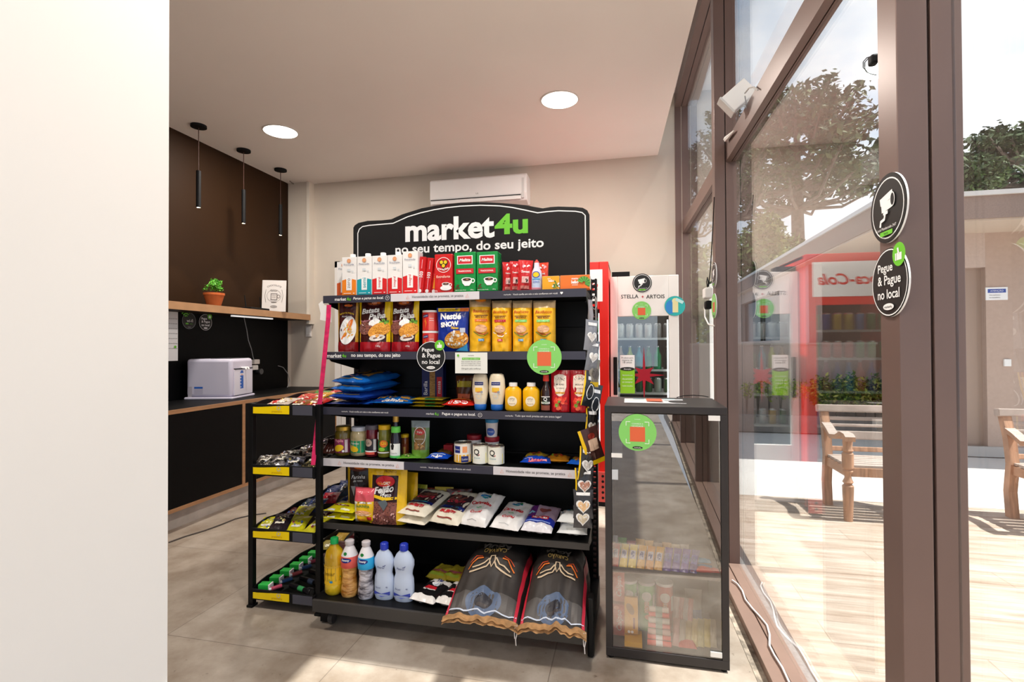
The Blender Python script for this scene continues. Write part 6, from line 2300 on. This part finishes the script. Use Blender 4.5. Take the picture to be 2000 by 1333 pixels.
for i, (a, b, yt, m, top, l_) in enumerate(((658, 689.5, 1071, PEACH, 'e25a50', 'amber bottle with red sleeve and clear cap on the bottom shelf'), (691.5, 722, 1073, CLRW, '28a8e0', 'clear ribbed bottle with blue sleeve and clear cap on the bottom shelf'))):
    cx, w, h = fit(a, b, yt, 2.222, Z6)
    r = w / 2
    TP = paint(top)
    pr = [(r * .86, 0), (r * .98, .014), (r * .94, h * .12), (r * .80, h * .40), (r * .88, h * .56), (r * .96, h * .58, m), (r, h * .70, TP), (r * .92, h * .80, TP), (r * .6, h * .93, paint('e9e6ea')), (r * .38, h, paint('e9e6ea'))]
    vessel('soap_bottle', l_, 'bottle', 'bottles on the bottom shelf', pr, m, (cx, 2.222 + r, Z6 + .001),
           dec=lambda D, w, h: D.ell(0, h * .74, w * .34, h * .045, NAVY).text('Downy', 0, h * .74, INKW, w=w * .46, bold=.03).ell(-w * .05, h * .86, .009, .007, DKGRN),
           cap=[(r * .40, h - .002), (r * .52, h + .004), (r * .52, h + .020), (r * .4, h + .024)], capm=mat('cfc9ce', rough=.15, name='clear_cap'))
ALC = mat('c4d2ea', rough=.3, name='frosted_bottle', vary=.06, scale=6)
for i, (a, b, yt) in enumerate(((723, 762, 1081), (757, 798, 1084))):
    cx, w, h = fit(a, b, yt, 2.222 - .004 * i, Z6)
    r = w / 2
    vessel('alcohol_bottle', ['frosted waisted bottle with blue cap, left one', 'frosted waisted bottle with blue cap, right one'][i], 'bottle', 'bottles on the bottom shelf',
           [(r * .86, 0), (r * .97, .015), (r * .97, h * .30), (r * .93, h * .44), (r * .80, h * .52), (r * .84, h * .60), (r * .97, h * .70), (r * .97, h * .80), (r * .70, h * .92), (r * .40, h * .985), (r * .36, h)], ALC, (cx - .004 + .008 * i, 2.222 + r, Z6 + .001), sy=.62,
           dec=lambda D, w, h: D.text('Petrol', -w * .05, h * .66, NAVY, w=w * .4, italic=.3).line([(w * .06, h * .69), (w * .16, h * .70), (w * .2, h * .72)], .003, NAVY).text('Álcool', -w * .2, h * .26, NAVY, w=w * .3).text('46', w * .26, h * .27, NAVY, w=w * .1)
           .poly([(-w * .46, h * .17), (0, h * .14), (w * .44, h * .18), (w * .44, h * .11), (0, h * .08), (-w * .46, h * .11)], paint('3a4ab0')),
           cap=[(r * .36, h - .002), (r * .40, h + .004), (r * .38, h + .026), (r * .3, h + .03)], capm=mat('2038b8', rough=.35, name='blue_cap'))
for i, (a, b, yf) in enumerate(((795, 847, 2.225), (843, 895, 2.222))):
    SH['G'] = Z6
    lying('dark_rice_bag', ['black and white bag with red emblem, left one on the bottom shelf', 'black and white bag with red emblem, half under the charcoal bag'][i], 'bag', 'black and white bags on the bottom shelf',
          a, b, 0, yf, 'G', .135, .20, .05, 'brick', lambda u, v: film('ece8e4') if v < .14 else (film('cfccc9') if v > .72 else film('1c1a1c')),
          lambda D, w, h: D.ell(w * .02, h * .66, w * .2, h * .09, INKW).ell(w * .02, h * .66, w * .16, h * .07, paint('dfe6ee')).line([(-.006, h * .62), (0, h * .66), (.008, h * .70)], .003, NAVY).poly([(-w * .24, h * .36), (-w * .18, h * .50), (w * .18, h * .50), (w * .24, h * .36)], REDP).rect(0, h * .34, w * .5, h * .05, paint('d8d4d0')).text('Tio', 0, h * .83, NAVY, w=w * .3, bold=.03),
          rz=-.22, seed=i + 1, lift=.002, nu=20)
for i, (a, b) in enumerate(((836, 862), (866, 890))):
    lying('yellow_red_bag', ['small yellow and red bag behind the black bags, left', 'small yellow and red bag behind the black bags, right'][i], 'bag', 'small bags behind on the bottom shelf', a, b, 0, 2.46, 'G', .12, .14, .05, 'brick', film('c8b83a'),
          lambda D, w, h: D.rect(0, h * .3, w * .7, h * .14, paint('c86a6a')).rect(0, h * .1, w * .7, h * .08, paint('a8c03a')), rz=-.2, seed=i)

# ---- charcoal bags
CHAR = mat('3a3431', rough=.55, name='charcoal_paper', vary=.22, scale=9, bump=.35)
KRAFT = mat('b98d5e', rough=.8, name='kraft_paper', vary=.3, scale=30)


def charcoal(x0, x1, rz, label, seed):
    Yf = 2.135
    L, th = .50, .21
    a, b = P(x0, 1150, Y=Yf + .1), P(x1, 1150, Y=Yf + .1)
    w = b.x - a.x
    t = root('charcoal_bag', label, 'charcoal bag', ((a.x + b.x) / 2, Yf, Z6 + .002), rz=rz, group='charcoal bags on the bottom shelf')
    rnd = random.Random(seed)

    def thick(u, v):
        q = min(1, v / .55) ** .75 * min(1, (1 - v) / .12 + .05) ** .4
        base = .028 + (th - .028) * q
        return base * (max(0, 1 - abs(u) ** 3.4)) ** .42 + .006

    def hw(v):
        return w / 2 * (1.0 - .04 * v)

    def top(u, v):       # u -1..1, v 0 (mouth to viewer) .. 1
        z = thick(u, v)
        cre = .010 * noise.noise(Vector((u * 3 + seed, v * 5, 2))) + .020 * noise.noise(Vector((u * 4.5, v * 2.2 + seed, 7))) * (1 - v)
        return Vector((u * hw(v) + .006 * noise.noise(Vector((v * 6, seed, 0))), v * L, max(.012, z + cre * (1 - abs(u) ** 4))))
    mb = MB()
    mb.grid(lambda p, q: top(p * 2 - 1, q), 36, 40, CHAR)
    mb.grid(lambda p, q: ((p * 2 - 1) * hw(q), q * L, .001), 6, 8, CHAR, flip=True)
    for s in (-1, 1):
        mb.grid(lambda p, q, s=s: top(s, q) * (1 - p) + Vector((s * hw(q), q * L, .001)) * p if True else 0, 3, 20, CHAR, flip=(s > 0))
    mb.grid(lambda p, q: top(p * 2 - 1, 1) * (1 - q) + Vector(((p * 2 - 1) * hw(1), L, .001)) * q, 20, 4, CHAR)
    mb.grid(lambda p, q: top(p * 2 - 1, 0) * (1 - q) + Vector(((p * 2 - 1) * hw(0), 0, .001)) * q, 20, 2, CHAR, flip=True)
    mb.build('sack', t, smooth=True)
    # kraft mouth, crumpled
    mb = MB()
    mb.grid(lambda p, q: top(p * 2 - 1, 0) + Vector((0, -.022 * q - .010 * abs(noise.noise(Vector((p * 9, q * 2, seed)))) * q,
                                                     .006 + .012 * noise.noise(Vector((p * 11, q * 3, seed + 4))) * (q + .3) - .012 * q)), 48, 5, KRAFT)
    mb.grid(lambda p, q: top(p * 2 - 1, 0) + Vector((0, -.024 * q, -.008 - .012 * q + .010 * noise.noise(Vector((p * 13, q * 3, seed + 9))))), 48, 4, KRAFT, flip=True)
    mb.build('paper_mouth', t, smooth=True)

    def S(x, y, o):
        v = min(1, max(0, y / L))
        u = max(-1, min(1, x / (w / 2)))
        p = top(u, v)
        return (p.x, p.y, p.z + o + .0015)
    D = Dec(S, base=.0015)
    BL_ = paint('5a6a86')
    REDL = paint('d8344a')
    WN = paint('8d857c')
    D.rect(0, L * .09, w * .9, L * .14, paint('55504e'), nx=20, nz=8)
    D.ell(0, L * .09, w * .24, L * .105, BL_, n=30, rings=6).ell(0, L * .085, w * .12, L * .05, paint('2a2830'), n=24, rings=3).rect(0, L * .055, w * .16, L * .02, paint('443c3c'), nx=6, nz=2)
    D.line([(-w * .46 + w * .92 * i / 20, L * .022 + .004 * sin(i)) for i in range(21)], .004, paint('cfd8e8'))
    for s in (-1, 1):
        D.line([(s * w * .45, L * (.0 + .95 * i / 26)) for i in range(27)], .012, REDL)
    # upside down eagle emblem and lettering, read from the far side
    CRM = paint('d8c0a0')
    for s in (-1, 1):
        D.line([(s * w * .03, L * 0.418), (s * w * .07, L * 0.372), (s * w * .14, L * 0.354), (s * w * .24, L * 0.326), (s * w * .30, L * 0.331)], .007, CRM)
        D.line([(s * w * .05, L * 0.446), (s * w * .11, L * 0.400), (s * w * .18, L * 0.382), (s * w * .27, L * 0.359)], .006, CRM)
        D.line([(s * w * .14, L * 0.455), (s * w * .22, L * 0.446), (s * w * .28, L * 0.400), (s * w * .33, L * 0.363)], .006, ORNG)
        D.line([(s * w * .16, L * 0.474), (s * w * .25, L * 0.464), (s * w * .32, L * 0.418)], .005, paint('c8502a'))
    D.line([(-w * .04, L * 0.418), (-w * .03, L * 0.464), (w * .03, L * 0.464), (w * .04, L * 0.418), (0, L * 0.363), (-w * .04, L * 0.418)], .006, CRM)
    D.text('CARVÃO', 0, L * .515, paint('c8a860'), w=w * .34, rot=pi, bold=.01, arc=.3)
    D.text('ÁGUIA', 0, L * .58, paint('a89c90'), w=w * .46, rot=pi, bold=.05, arc=.35)
    D.build('printed_label', t)
    mb = MB()
    mb.tube([(w * .48, -.005, .02), (w * .49, -.012, -.005), (w * .47, -.016, -.035), (w * .475, -.015, -.06)], .0022, paint('d8d4d4'), n=5)
    mb.tube([(w * .46, -.008, .02), (w * .455, -.016, -.01), (w * .46, -.018, -.03)], .002, paint('d8d4d4'), n=5)
    mb.build('string', t)
    return t


charcoal(880, 1022, .0, 'black paper charcoal bag with crumpled kraft mouth, left of the two', 3)
charcoal(1022, 1149, .03, 'black paper charcoal bag with crumpled kraft mouth, right of the two', 8)

# ================================================================ goods in the side rack
rnd = random.Random(77)
FOILC = [('8a8278', 'silver'), ('a89a6a', 'bronze'), ('6a5a6a', 'purple grey'), ('b8b4b8', 'shiny grey'), ('6f7a3a', 'olive'), ('7a4a2a', 'copper'), ('8a90a8', 'blue grey'), ('5a3a6a', 'purple')]
TRAYSET = [
    ('top', [('c8322a', 'red'), ('d8a03a', 'golden'), ('b82a24', 'dark red'), ('d8c8b8', 'pale'), ('4f8f3a', 'green'), ('c84a3a', 'light red'), ('8a5a2a', 'brown')], 4, .15, .10, .024, 'red and golden snack packs in the top rack tray'),
    ('second', FOILC, 4, .14, .10, .046, 'foil wrapped sweets in the second rack tray'),
    ('third', [('d8d21e', 'yellow'), ('2a2026', 'dark'), ('e0d830', 'bright yellow'), ('5a1a1e', 'maroon'), ('3a4a5a', 'slate blue'), ('b82434', 'red'), ('2a3a6a', 'navy'), ('2f6f9f', 'blue')], 6, .16, .10, .034, 'snack bags in the third rack tray'),
]
for ti, (tn, lst, rows, L, w, th, grp) in enumerate(TRAYSET):
    z0, rise = TR[ti]
    for row in range(rows):
        for k in range(4):
            i = row * 4 + k
            c, cn = lst[(i * 3 + row) % len(lst)] if ti != 2 else lst[((0, 1, 0, 2), (3, 2, 1, 3), (4, 6, 5, 5), (4, 5, 6, 7), (6, 4, 5, 7), (6, 7, 4, 5))[row][k]]
            x = RX0 + .065 + k * .088 + rnd.uniform(-.01, .01)
            y = RF_ + .02 + row * .15 + rnd.uniform(-.01, .01)
            S, body = pouch_shape(w, L, th, 'pillow', i + ti * 29, .004)
            if ti == 1:
                m = mat(c, rough=.22, metal=.6, bump=1, scale=34, name='crinkled_foil', second='2a2622', lo=.4, hi=.55)
            else:
                m = film(c, vary=.25)
            o = body(m, None, 12, 14).build('snack_pack', smooth=True)
            z = z0 + (y - RF_) * rise / (RB - RF_) + .030 + (k % 2) * .012 + (.010 if ti == 1 else 0)
            o.matrix_world = Matrix.Translation((x, y, z)) @ Matrix.Rotation(rnd.uniform(-.6, .5), 4, 'Z') @ Matrix.Rotation(-pi / 2 + .14 + rnd.uniform(0, .12), 4, 'X')
            tag(o, f'{cn} snack pack in the {tn} rack tray, {ORD[row]} row back, {ORD[k]} from the left', 'snack', grp)
            if row < 3:
                D = Dec(S, base=.0016)
                D.blobs(0, L * .5, w * .3, L * .3, [paint(q) for q in (('f0e0c8', 'e8c040', 'c83020') if ti == 0 else (('e8e4d8', '8a7a3a', 'c8c8d8') if ti == 1 else ('f0e8a0', '8a1a2a', '3a5a9a')))], 7, .010, i)
                D.rect(0, L * .3, w * .5, L * .08, paint('f0e8d8'))
                D.build('printed_label', o)
# lowest tray: rows of small boxes, tubes and black torches
z0, rise = TR[3]


def on_tray(x, y, dz=0.0, rz=0.0):
    return Matrix.Translation((x, y, z0 + .006 + dz)) @ Matrix.Rotation(rz, 4, 'Z')


GTB = film('2fb84a')
DKB = mat('0e0e14', rough=.3, name='black_torch', coat=.3)
for i in range(6):
    y = RF_ + .05 + i * .085
    o = MB().box(-.028, .026, -.022, .022, 0, .03, GTB).box(.026, .034, -.022, .022, 0, .03, INKW).build('small_box', bevel=.003)
    o.matrix_world = on_tray(RX0 + .060, y, .030, .15)
    tag(o, f'green small box in the lowest rack tray, {ORD[i]} from the front', 'box', 'green boxes in the lowest rack tray')
    c = ['c8506a', '3a5a8a', 'd05a5a', '4a6a9a', 'b84a5a', 'c89a90'][i]
    o = MB().tube([(0, 0, 0), (.012, .052, 0)], .010, film(c), n=10).tube([(-.003, -.012, 0), (0, 0, 0)], .008, INKW, n=8).build('lip_balm', smooth=True)
    o.matrix_world = on_tray(RX0 + .110, y - .02, .042, -.35)
    tag(o, f'slim coloured tube in the lowest rack tray, {ORD[i]} from the front', 'tube', 'slim tubes in the lowest rack tray')
    o = root('flashlight', f'black torch in the lowest rack tray, {ORD[i]} from the front', 'flashlight', group='black torches in the lowest rack tray')
    o.matrix_world = on_tray(RX1 - .045, y - .022, .048, 1.25)
    RM = Matrix.Rotation(-pi / 2, 4, 'X')
    MB().lathe([(.020, 0), (.022, .01), (.020, .03), (.013, .045), (.013, .13), (.011, .17)], DKB, n=18, M=RM).build('body', o, smooth=True)
    MB().lathe([(.017, -.001), (.0005, -.001)], mat('a8a4a0', rough=.15, metal=.8, name='lens'), n=18, M=RM).build('lens', o)
    MB().lathe([(.0134, .06), (.0134, .10)], paint(['3a9a5a', '6a7a9a', '8a8a9a', '4a5a8a', '3a9a5a', '7a7a8a'][i]), n=18, M=RM, caps=False).build('printed_label', o)
for i in range(8):
    x, y = RX0 + .07 + (i % 4) * .085, RF_ + .58 + (i // 4) * .13
    c = ['a8984a', 'c8807a', 'b84a44', '3a2a2a', 'c8a03a', 'a83a44', '8a6a5a', '2a3a4a'][i]
    S, body = pouch_shape(.08, .11, .03, 'pillow', i + 60, .003)
    o = body(film(c), None, 10, 12).build('candy_sachet', smooth=True)
    o.matrix_world = on_tray(x, y, .030, .3 - .2 * (i % 3)) @ Matrix.Rotation(-pi / 2 + .2, 4, 'X')
    tag(o, f'small sachet behind the torches in the lowest rack tray, {ORD[i // 4]} row, {ORD[i % 4]} from the left', 'sachet', 'small sachets in the lowest rack tray')

# ================================================================ snacks hanging at the right side
HG = [  # px, py centre, Y, w, h, colour, kind, rz, lean
    (1153, 617, 2.42, .035, .15, 'b9b4b8', 'g', 1.05, .0, 'long pale bag hanging at the top right corner of the shelving'),
    (1154, 655, 2.36, .070, .14, '8d9098', 'h', .70, .1, 'grey bag with white heart, highest of the hanging hearts'),
    (1157, 695, 2.37, .070, .14, '7c7f86', 'h', .70, .15, 'grey bag with white heart, second from the top'),
    (1160, 730, 2.38, .066, .13, '8a8478', 'y', .75, .1, 'grey bag with yellow foot, third from the top'),
    (1150, 760, 2.36, .075, .16, '2a2c30', 'b', .85, .2, 'dark bag hanging beside the third shelf'),
    (1161, 785, 2.39, .075, .16, '35383e', 'b', .75, .2, 'dark bag with pale print beside the third shelf'),
    (1154, 830, 2.37, .070, .15, '2c2a2a', 'h', .80, .1, 'dark bag with white heart below the third shelf'),
    (1156, 872, 2.33, .100, .17, '4a2c28', 'Y', .55, -.28, 'tilted bag with broad yellow edge and brown print'),
    (1146, 905, 2.32, .080, .15, '32302e', 'h', .50, .1, 'dark bag with white heart beside the fourth shelf'),
    (1141, 945, 2.315, .085, .14, '3a3a3e', 'c', .20, .0, 'dark bag with copper heart below the fourth shelf'),
    (1139, 985, 2.31, .090, .13, '3e3e42', 'p', .10, .0, 'dark bag with peach heart and white strip, near the bottom'),
    (1138, 1010, 2.315, .085, .10, '46464a', 'q', .10, .0, 'dark bag with pale heart, lowest of the hanging bags'),
]


def heart(D, cx, cz, s, m):
    pts = []
    for i in range(24):
        t = 2 * pi * i / 24
        pts.append((cx + s * .062 * 16 * sin(t) ** 3 * .5 * 2 / 2, cz + s * .062 * (13 * cos(t) - 5 * cos(2 * t) - 2 * cos(3 * t) - cos(4 * t)) * .5))
    return D.poly(pts, m, 5)


for i, (px, py, Y, w, h, c, kd, rz, lean, l_) in enumerate(HG):
    ctr = P(px, py, Y=Y)
    S, body = pouch_shape(w, h, .022, 'pillow', i + 31, .003)
    YE = film('f2c811')
    cm = (lambda u, v, c=c: YE if (u < .16 or v < .12) else film(c)) if kd == 'Y' else ((lambda u, v, c=c: YE if u < .10 else film(c)) if kd in 'bchy' and i > 3 else film(c))
    o = body(cm, YE if i > 3 else None, 14, 16).build('hanging_snack_bag', smooth=True)
    o.matrix_world = Matrix.Translation(ctr) @ Matrix.Rotation(rz, 4, 'Z') @ Matrix.Rotation(lean, 4, 'Y') @ Matrix.Translation((0, 0, -h / 2))
    tag(o, l_, 'snack', 'snack bags hanging at the right side of the shelving')
    D = Dec(S, base=.002)
    if kd in 'hcpq':
        heart(D, 0, h * .45, w * .78, INKW)
        heart(D, .001, h * .45, w * .62, paint({'h': 'd4d0cc', 'c': 'c08a74', 'p': 'f0c898', 'q': 'd8ccb4'}[kd]))
        D.rect(0, h * .86, w * .7, h * .10, INKW)
    elif kd == 'y':
        D.rect(0, h * .12, w * .86, h * .16, YELP).ell(0, h * .5, w * .3, h * .2, paint('5a5450'))
    elif kd == 'Y':
        D.rect(w * .06, h * .55, w * .5, h * .3, paint('d8b8a0')).ell(w * .06, h * .78, w * .2, h * .08, paint('8a2a1e'))
    elif kd == 'b':
        D.rect(0, h * .8, w * .5, h * .1, INKW).ring(0, h * .42, w * .3, h * .22, .004, INKW)
    elif kd == 'g':
        D.rect(0, h * .1, w * .8, h * .1, YELP)
    D.build('printed_label', o)
# the wire strip the bags are clipped to
a, b = P(1163, 580, Y=2.46), P(1150, 1020, Y=2.42)
tag(MB().tube([a, Vector((a.x + .005, 2.45, 1.3)), b], .003, mat('b8b4b0', rough=.4, name='clip_strip'), n=6).build('clip_strip'), 'thin grey hanging strip that carries the snack bags', 'strip')
q = P(1163, 592, Y=2.43)
tag(MB().tube([q + Vector((.012 * cos(t) - .004, -.01, .03 * sin(t))) for t in [2 * pi * k / 16 for k in range(17)]], .0012, mat('c8c4c0', rough=.3, name='wire'), n=5).build('wire_loop'), 'loose wire loop at the top right corner of the shelving', 'wire')

# ================================================================ goods in the display case
KZ = .375
BAR = [('d8433a', 'red'), ('e8c83a', 'yellow'), ('e8cc4a', 'light yellow'), ('e0a83a', 'golden'), ('e09a3a', 'orange'), ('e8b04a', 'amber'), ('6a4aa0', 'purple'), ('5a3f98', 'dark purple'), ('6a50a8', 'violet'), ('4a3a8a', 'indigo')]
for i, (c, cn) in enumerate(BAR):
    x = P(1192 + i * 16.8 + 8, 1095, Y=2.33).x
    S, body = pouch_shape(.034, .12, .018, 'pillow', i, .002)
    o = body(film(c), None, 10, 14).build('candy_bar', smooth=True)
    o.matrix_world = Matrix.Translation((x, 2.305, KZ + .006)) @ Matrix.Rotation(-.08 - .02 * i, 4, 'Z') @ Matrix.Rotation(-radians(58), 4, 'X')
    tag(o, f'{cn} candy bar on the middle shelf of the display case, {ORD[i]} from the left', 'candy bar', 'candy bars leaning on the middle shelf of the display case')
    D = Dec(S, base=.0014)
    D.rect(0, .062, .026, .045, paint('c8c4d0' if i < 6 else '4a4ab0')).ell(0, .062, .009, .016, paint('3a4a8a')).rect(0, .014, .028, .01, paint(c))
    D.build('printed_label', o)
for i, (px0, px1, y0, c, cn) in enumerate(((1345, 1392, .040, '1f8fc0', 'bright blue'), (1350, 1394, .012, '2a7ab8', 'blue'), (1348, 1408, -.012, 'd0302a', 'red'))):
    a, b = P(px0, 1095, Y=2.33).x, P(px1, 1095, Y=2.33).x
    S, body = pouch_shape(.045, min(.135, b - a), .022, 'pillow', i + 3, .003)
    o = body(film(c), None, 10, 16).build('snack_bar', smooth=True)
    o.matrix_world = Matrix.Translation((a, 2.345 + y0 * 1.2, KZ + .013 + (.014 if i == 0 else 0))) @ Matrix.Rotation(pi / 2 - .05, 4, 'Z') @ Matrix.Rotation(pi, 4, 'Y') @ Matrix.Rotation(-pi / 2, 4, 'X') @ Matrix.Rotation(pi, 4, 'Y')
    o.matrix_world = Matrix.Translation((a, 2.345 + y0 * 1.2, KZ + .013 + (.014 if i == 0 else 0))) @ Matrix.Rotation(-pi / 2 + .05, 4, 'Z') @ Matrix.Rotation(-pi / 2, 4, 'X')
    tag(o, f'{cn} snack bar lying at the right end of the display case shelf', 'snack bar', 'snack bars at the right of the display case shelf')
BK = [('c8d0d4', 'pale', .070), ('5aa84a', 'green', .062), ('b8707a', 'pink', .05), ('d0a860', 'tan', .062), ('d0a24e', 'golden tan', .058), ('b8a89a', 'greyish', .05), ('c8a06a', 'sandy', .055), ('c8b89a', 'cream', .05), ('b0a8a0', 'grey', .052)]
for i, (c, cn, h) in enumerate(BK):
    x = P(1198 + i * 17.5, 1060, Y=2.43).x
    o = pack('gum_pack', f'{cn} pack in the back row of the display case shelf, {ORD[i]} from the left', 'sweets', 'packs in the back row of the display case shelf', .040, h + .02, .022, 'pillow', film(c),
             (x, 2.45, KZ), (0, 0, .1 * ((i % 3) - 1)), lambda D, w, h: D.rect(0, h * .6, w * .5, h * .2, paint('e8e0d0')), seed=i + 50, nu=10, nv=12)
# bottom of the case
BZ = .0515
for i, (a, yt, c) in enumerate(((1213, 1137, '4fb04a'), (1248, 1141, '4fb04a'), (1284, 1143, 'c8402e'))):
    cx, w, h = fit(a, a + 30, yt, 2.42, BZ)
    r = .037
    vessel('crisp_tube', ['green crisp tube, left of the three in the display case', 'green crisp tube, middle of the three in the display case', 'red crisp tube, right of the three in the display case'][i], 'crisp tube',
           'crisp tubes in the display case', [(r, 0), (r, h * .94), (r * 1.03, h * .945, INKW), (r * 1.03, h, INKW)], paint(c, rough=.3), (cx, 2.42 + r, BZ),
           dec=lambda D, w, h: D.ell(0, h * .72, .022, .022, paint('e8e4de')).rect(0, h * .5, .02, h * .24, paint('e8a878')).text('chips', 0, h * .5, INKW, w=.05, rot=pi / 2).ell(.005, h * .3, .014, .012, ORNG).rect(.034, h * .6, .014, h * .3, paint('d8dcd8')))
for i, (yt_, wd) in enumerate(((1120, 'Calipso'), (1205, 'Calipso'))):
    S = None
    x = P(1207, 1160, Y=2.36).x
    z = BZ if i else BZ + .145
    box_pack('biscuit_box', ['red biscuit box at the left of the display case, upper one', 'red biscuit box at the left of the display case, lower one'][i], 'biscuits', 'red biscuit boxes in the display case',
             .052, .138, .06, film('cc3e36'), (x + .003, 2.40 if i == 0 else 2.385, z + .001),
             dec=lambda D, w, h: D.text('Calipso', .004, h * .5, INKW, w=h * .66, rot=pi / 2, italic=.3, bold=.01).ell(-.01, h * .9, .012, .008, paint('e8806a')))
box_pack('chocolate_pack', 'upright golden chocolate pack at the bottom of the display case', 'chocolate', None, .058, .155, .02, film('d29a3e'), (P(1233, 1230, Y=2.325).x, 2.335, BZ + .03), rot=(-.08, 0, 0),
         dec=lambda D, w, h: D.ell(-.004, h * .68, .014, .026, paint('9a7a5a'), rot=.5).rect(.012, h * .3, .008, h * .3, paint('8a4a3a')).ell(-.01, h * .06, .006, .006, INKW).ell(.004, h * .06, .006, .006, INKW))
box_pack('yellow_tray_pack', 'yellow pack lying flat in front of the golden chocolate pack', 'chocolate', None, .075, .022, .10, film('f0b41e'), (P(1237, 1262, Y=2.30).x, 2.325, BZ + .001))
for i in range(7):
    x = P(1287, 1240, Y=2.33).x
    L = .10 - .003 * i
    pal = ['e8483a', 'e8584a', 'c8a8a0', 'd0605a', 'b8b0a8', 'd84a40', 'c8b8b0']
    o = MB().tube([(-L / 2, 0, 0), (L / 2, 0, 0)], .0115, film(pal[i]), n=12).tube([(-.014, 0, 0), (.014, 0, 0)], .0119, INKW if i < 2 else paint('8a9a90'), n=12).build('candy_roll', smooth=True)
    o.location = (x, 2.31 + .010 * (i % 2) + .006 * (i // 2), BZ + .0125 + i * .0228)
    tag(o, f'{ORD[i]} candy roll from the bottom of the stacked rolls in the display case', 'candy', 'stacked candy rolls in the display case')
for i in range(7):
    x = P(1318 + i * 12.5, 1240, Y=2.34).x
    S, body = pouch_shape(.030, .12, .016, 'pillow', i + 70, .003)
    c = ['c89a94', 'a89a8a', 'b8a06a', 'c8b060', 'b8b070', 'c8b448', 'b0a890'][i]
    o = body(film(c), None, 8, 12).build('lollipop_pack', smooth=True)
    o.matrix_world = Matrix.Translation((x, 2.32 + .004 * i, BZ + .004)) @ Matrix.Rotation(-.15, 4, 'Z') @ Matrix.Rotation(-radians(52), 4, 'X')
    tag(o, f'slim pale yellow wrapper at the bottom right of the display case, {ORD[i]} from the left', 'sweets', 'slim wrappers at the bottom right of the display case')
for i in range(4):
    x = P(1318 + i * 9, 1200, Y=2.42).x
    S, body = pouch_shape(.028, .13, .016, 'pillow', i + 90, .003)
    o = body(film(['b09a94', 'a8625a', '9a8a84', 'b8706a'][i]), None, 8, 12).build('chocolate_stick', smooth=True)
    o.matrix_world = Matrix.Translation((x, 2.40, BZ + .035)) @ Matrix.Rotation(-.2, 4, 'Z') @ Matrix.Rotation(-radians(25), 4, 'X')
    tag(o, f'brownish wrapper standing behind the candy rolls in the display case, {ORD[i]} from the left', 'sweets', 'standing wrappers behind the candy rolls')
S_ = pack('blue_sachet', 'pale bag with blue band standing at the back of the display case', 'sachet', None, .075, .15, .03, 'pillow', lambda u, v: film('5a80c0') if v < .4 else film('a8a49e'), (P(1355, 1200, Y=2.48).x, 2.49, BZ + .03), (0, 0, 0))
lying('red_sachet', 'red sachet lying at the front of the display case bottom', 'sachet', None, 1322, 1362, 0, 2.29, 'D', .075, .09, .022, 'pillow', film('d84a44'), None, seed=2)
bpy.context.view_layer.update()
o_ = [o for o in COL.objects if o.name == 'red_sachet'][0]
o_.location = (P(1343, 1270, Y=2.31).x, 2.30, BZ + .012)
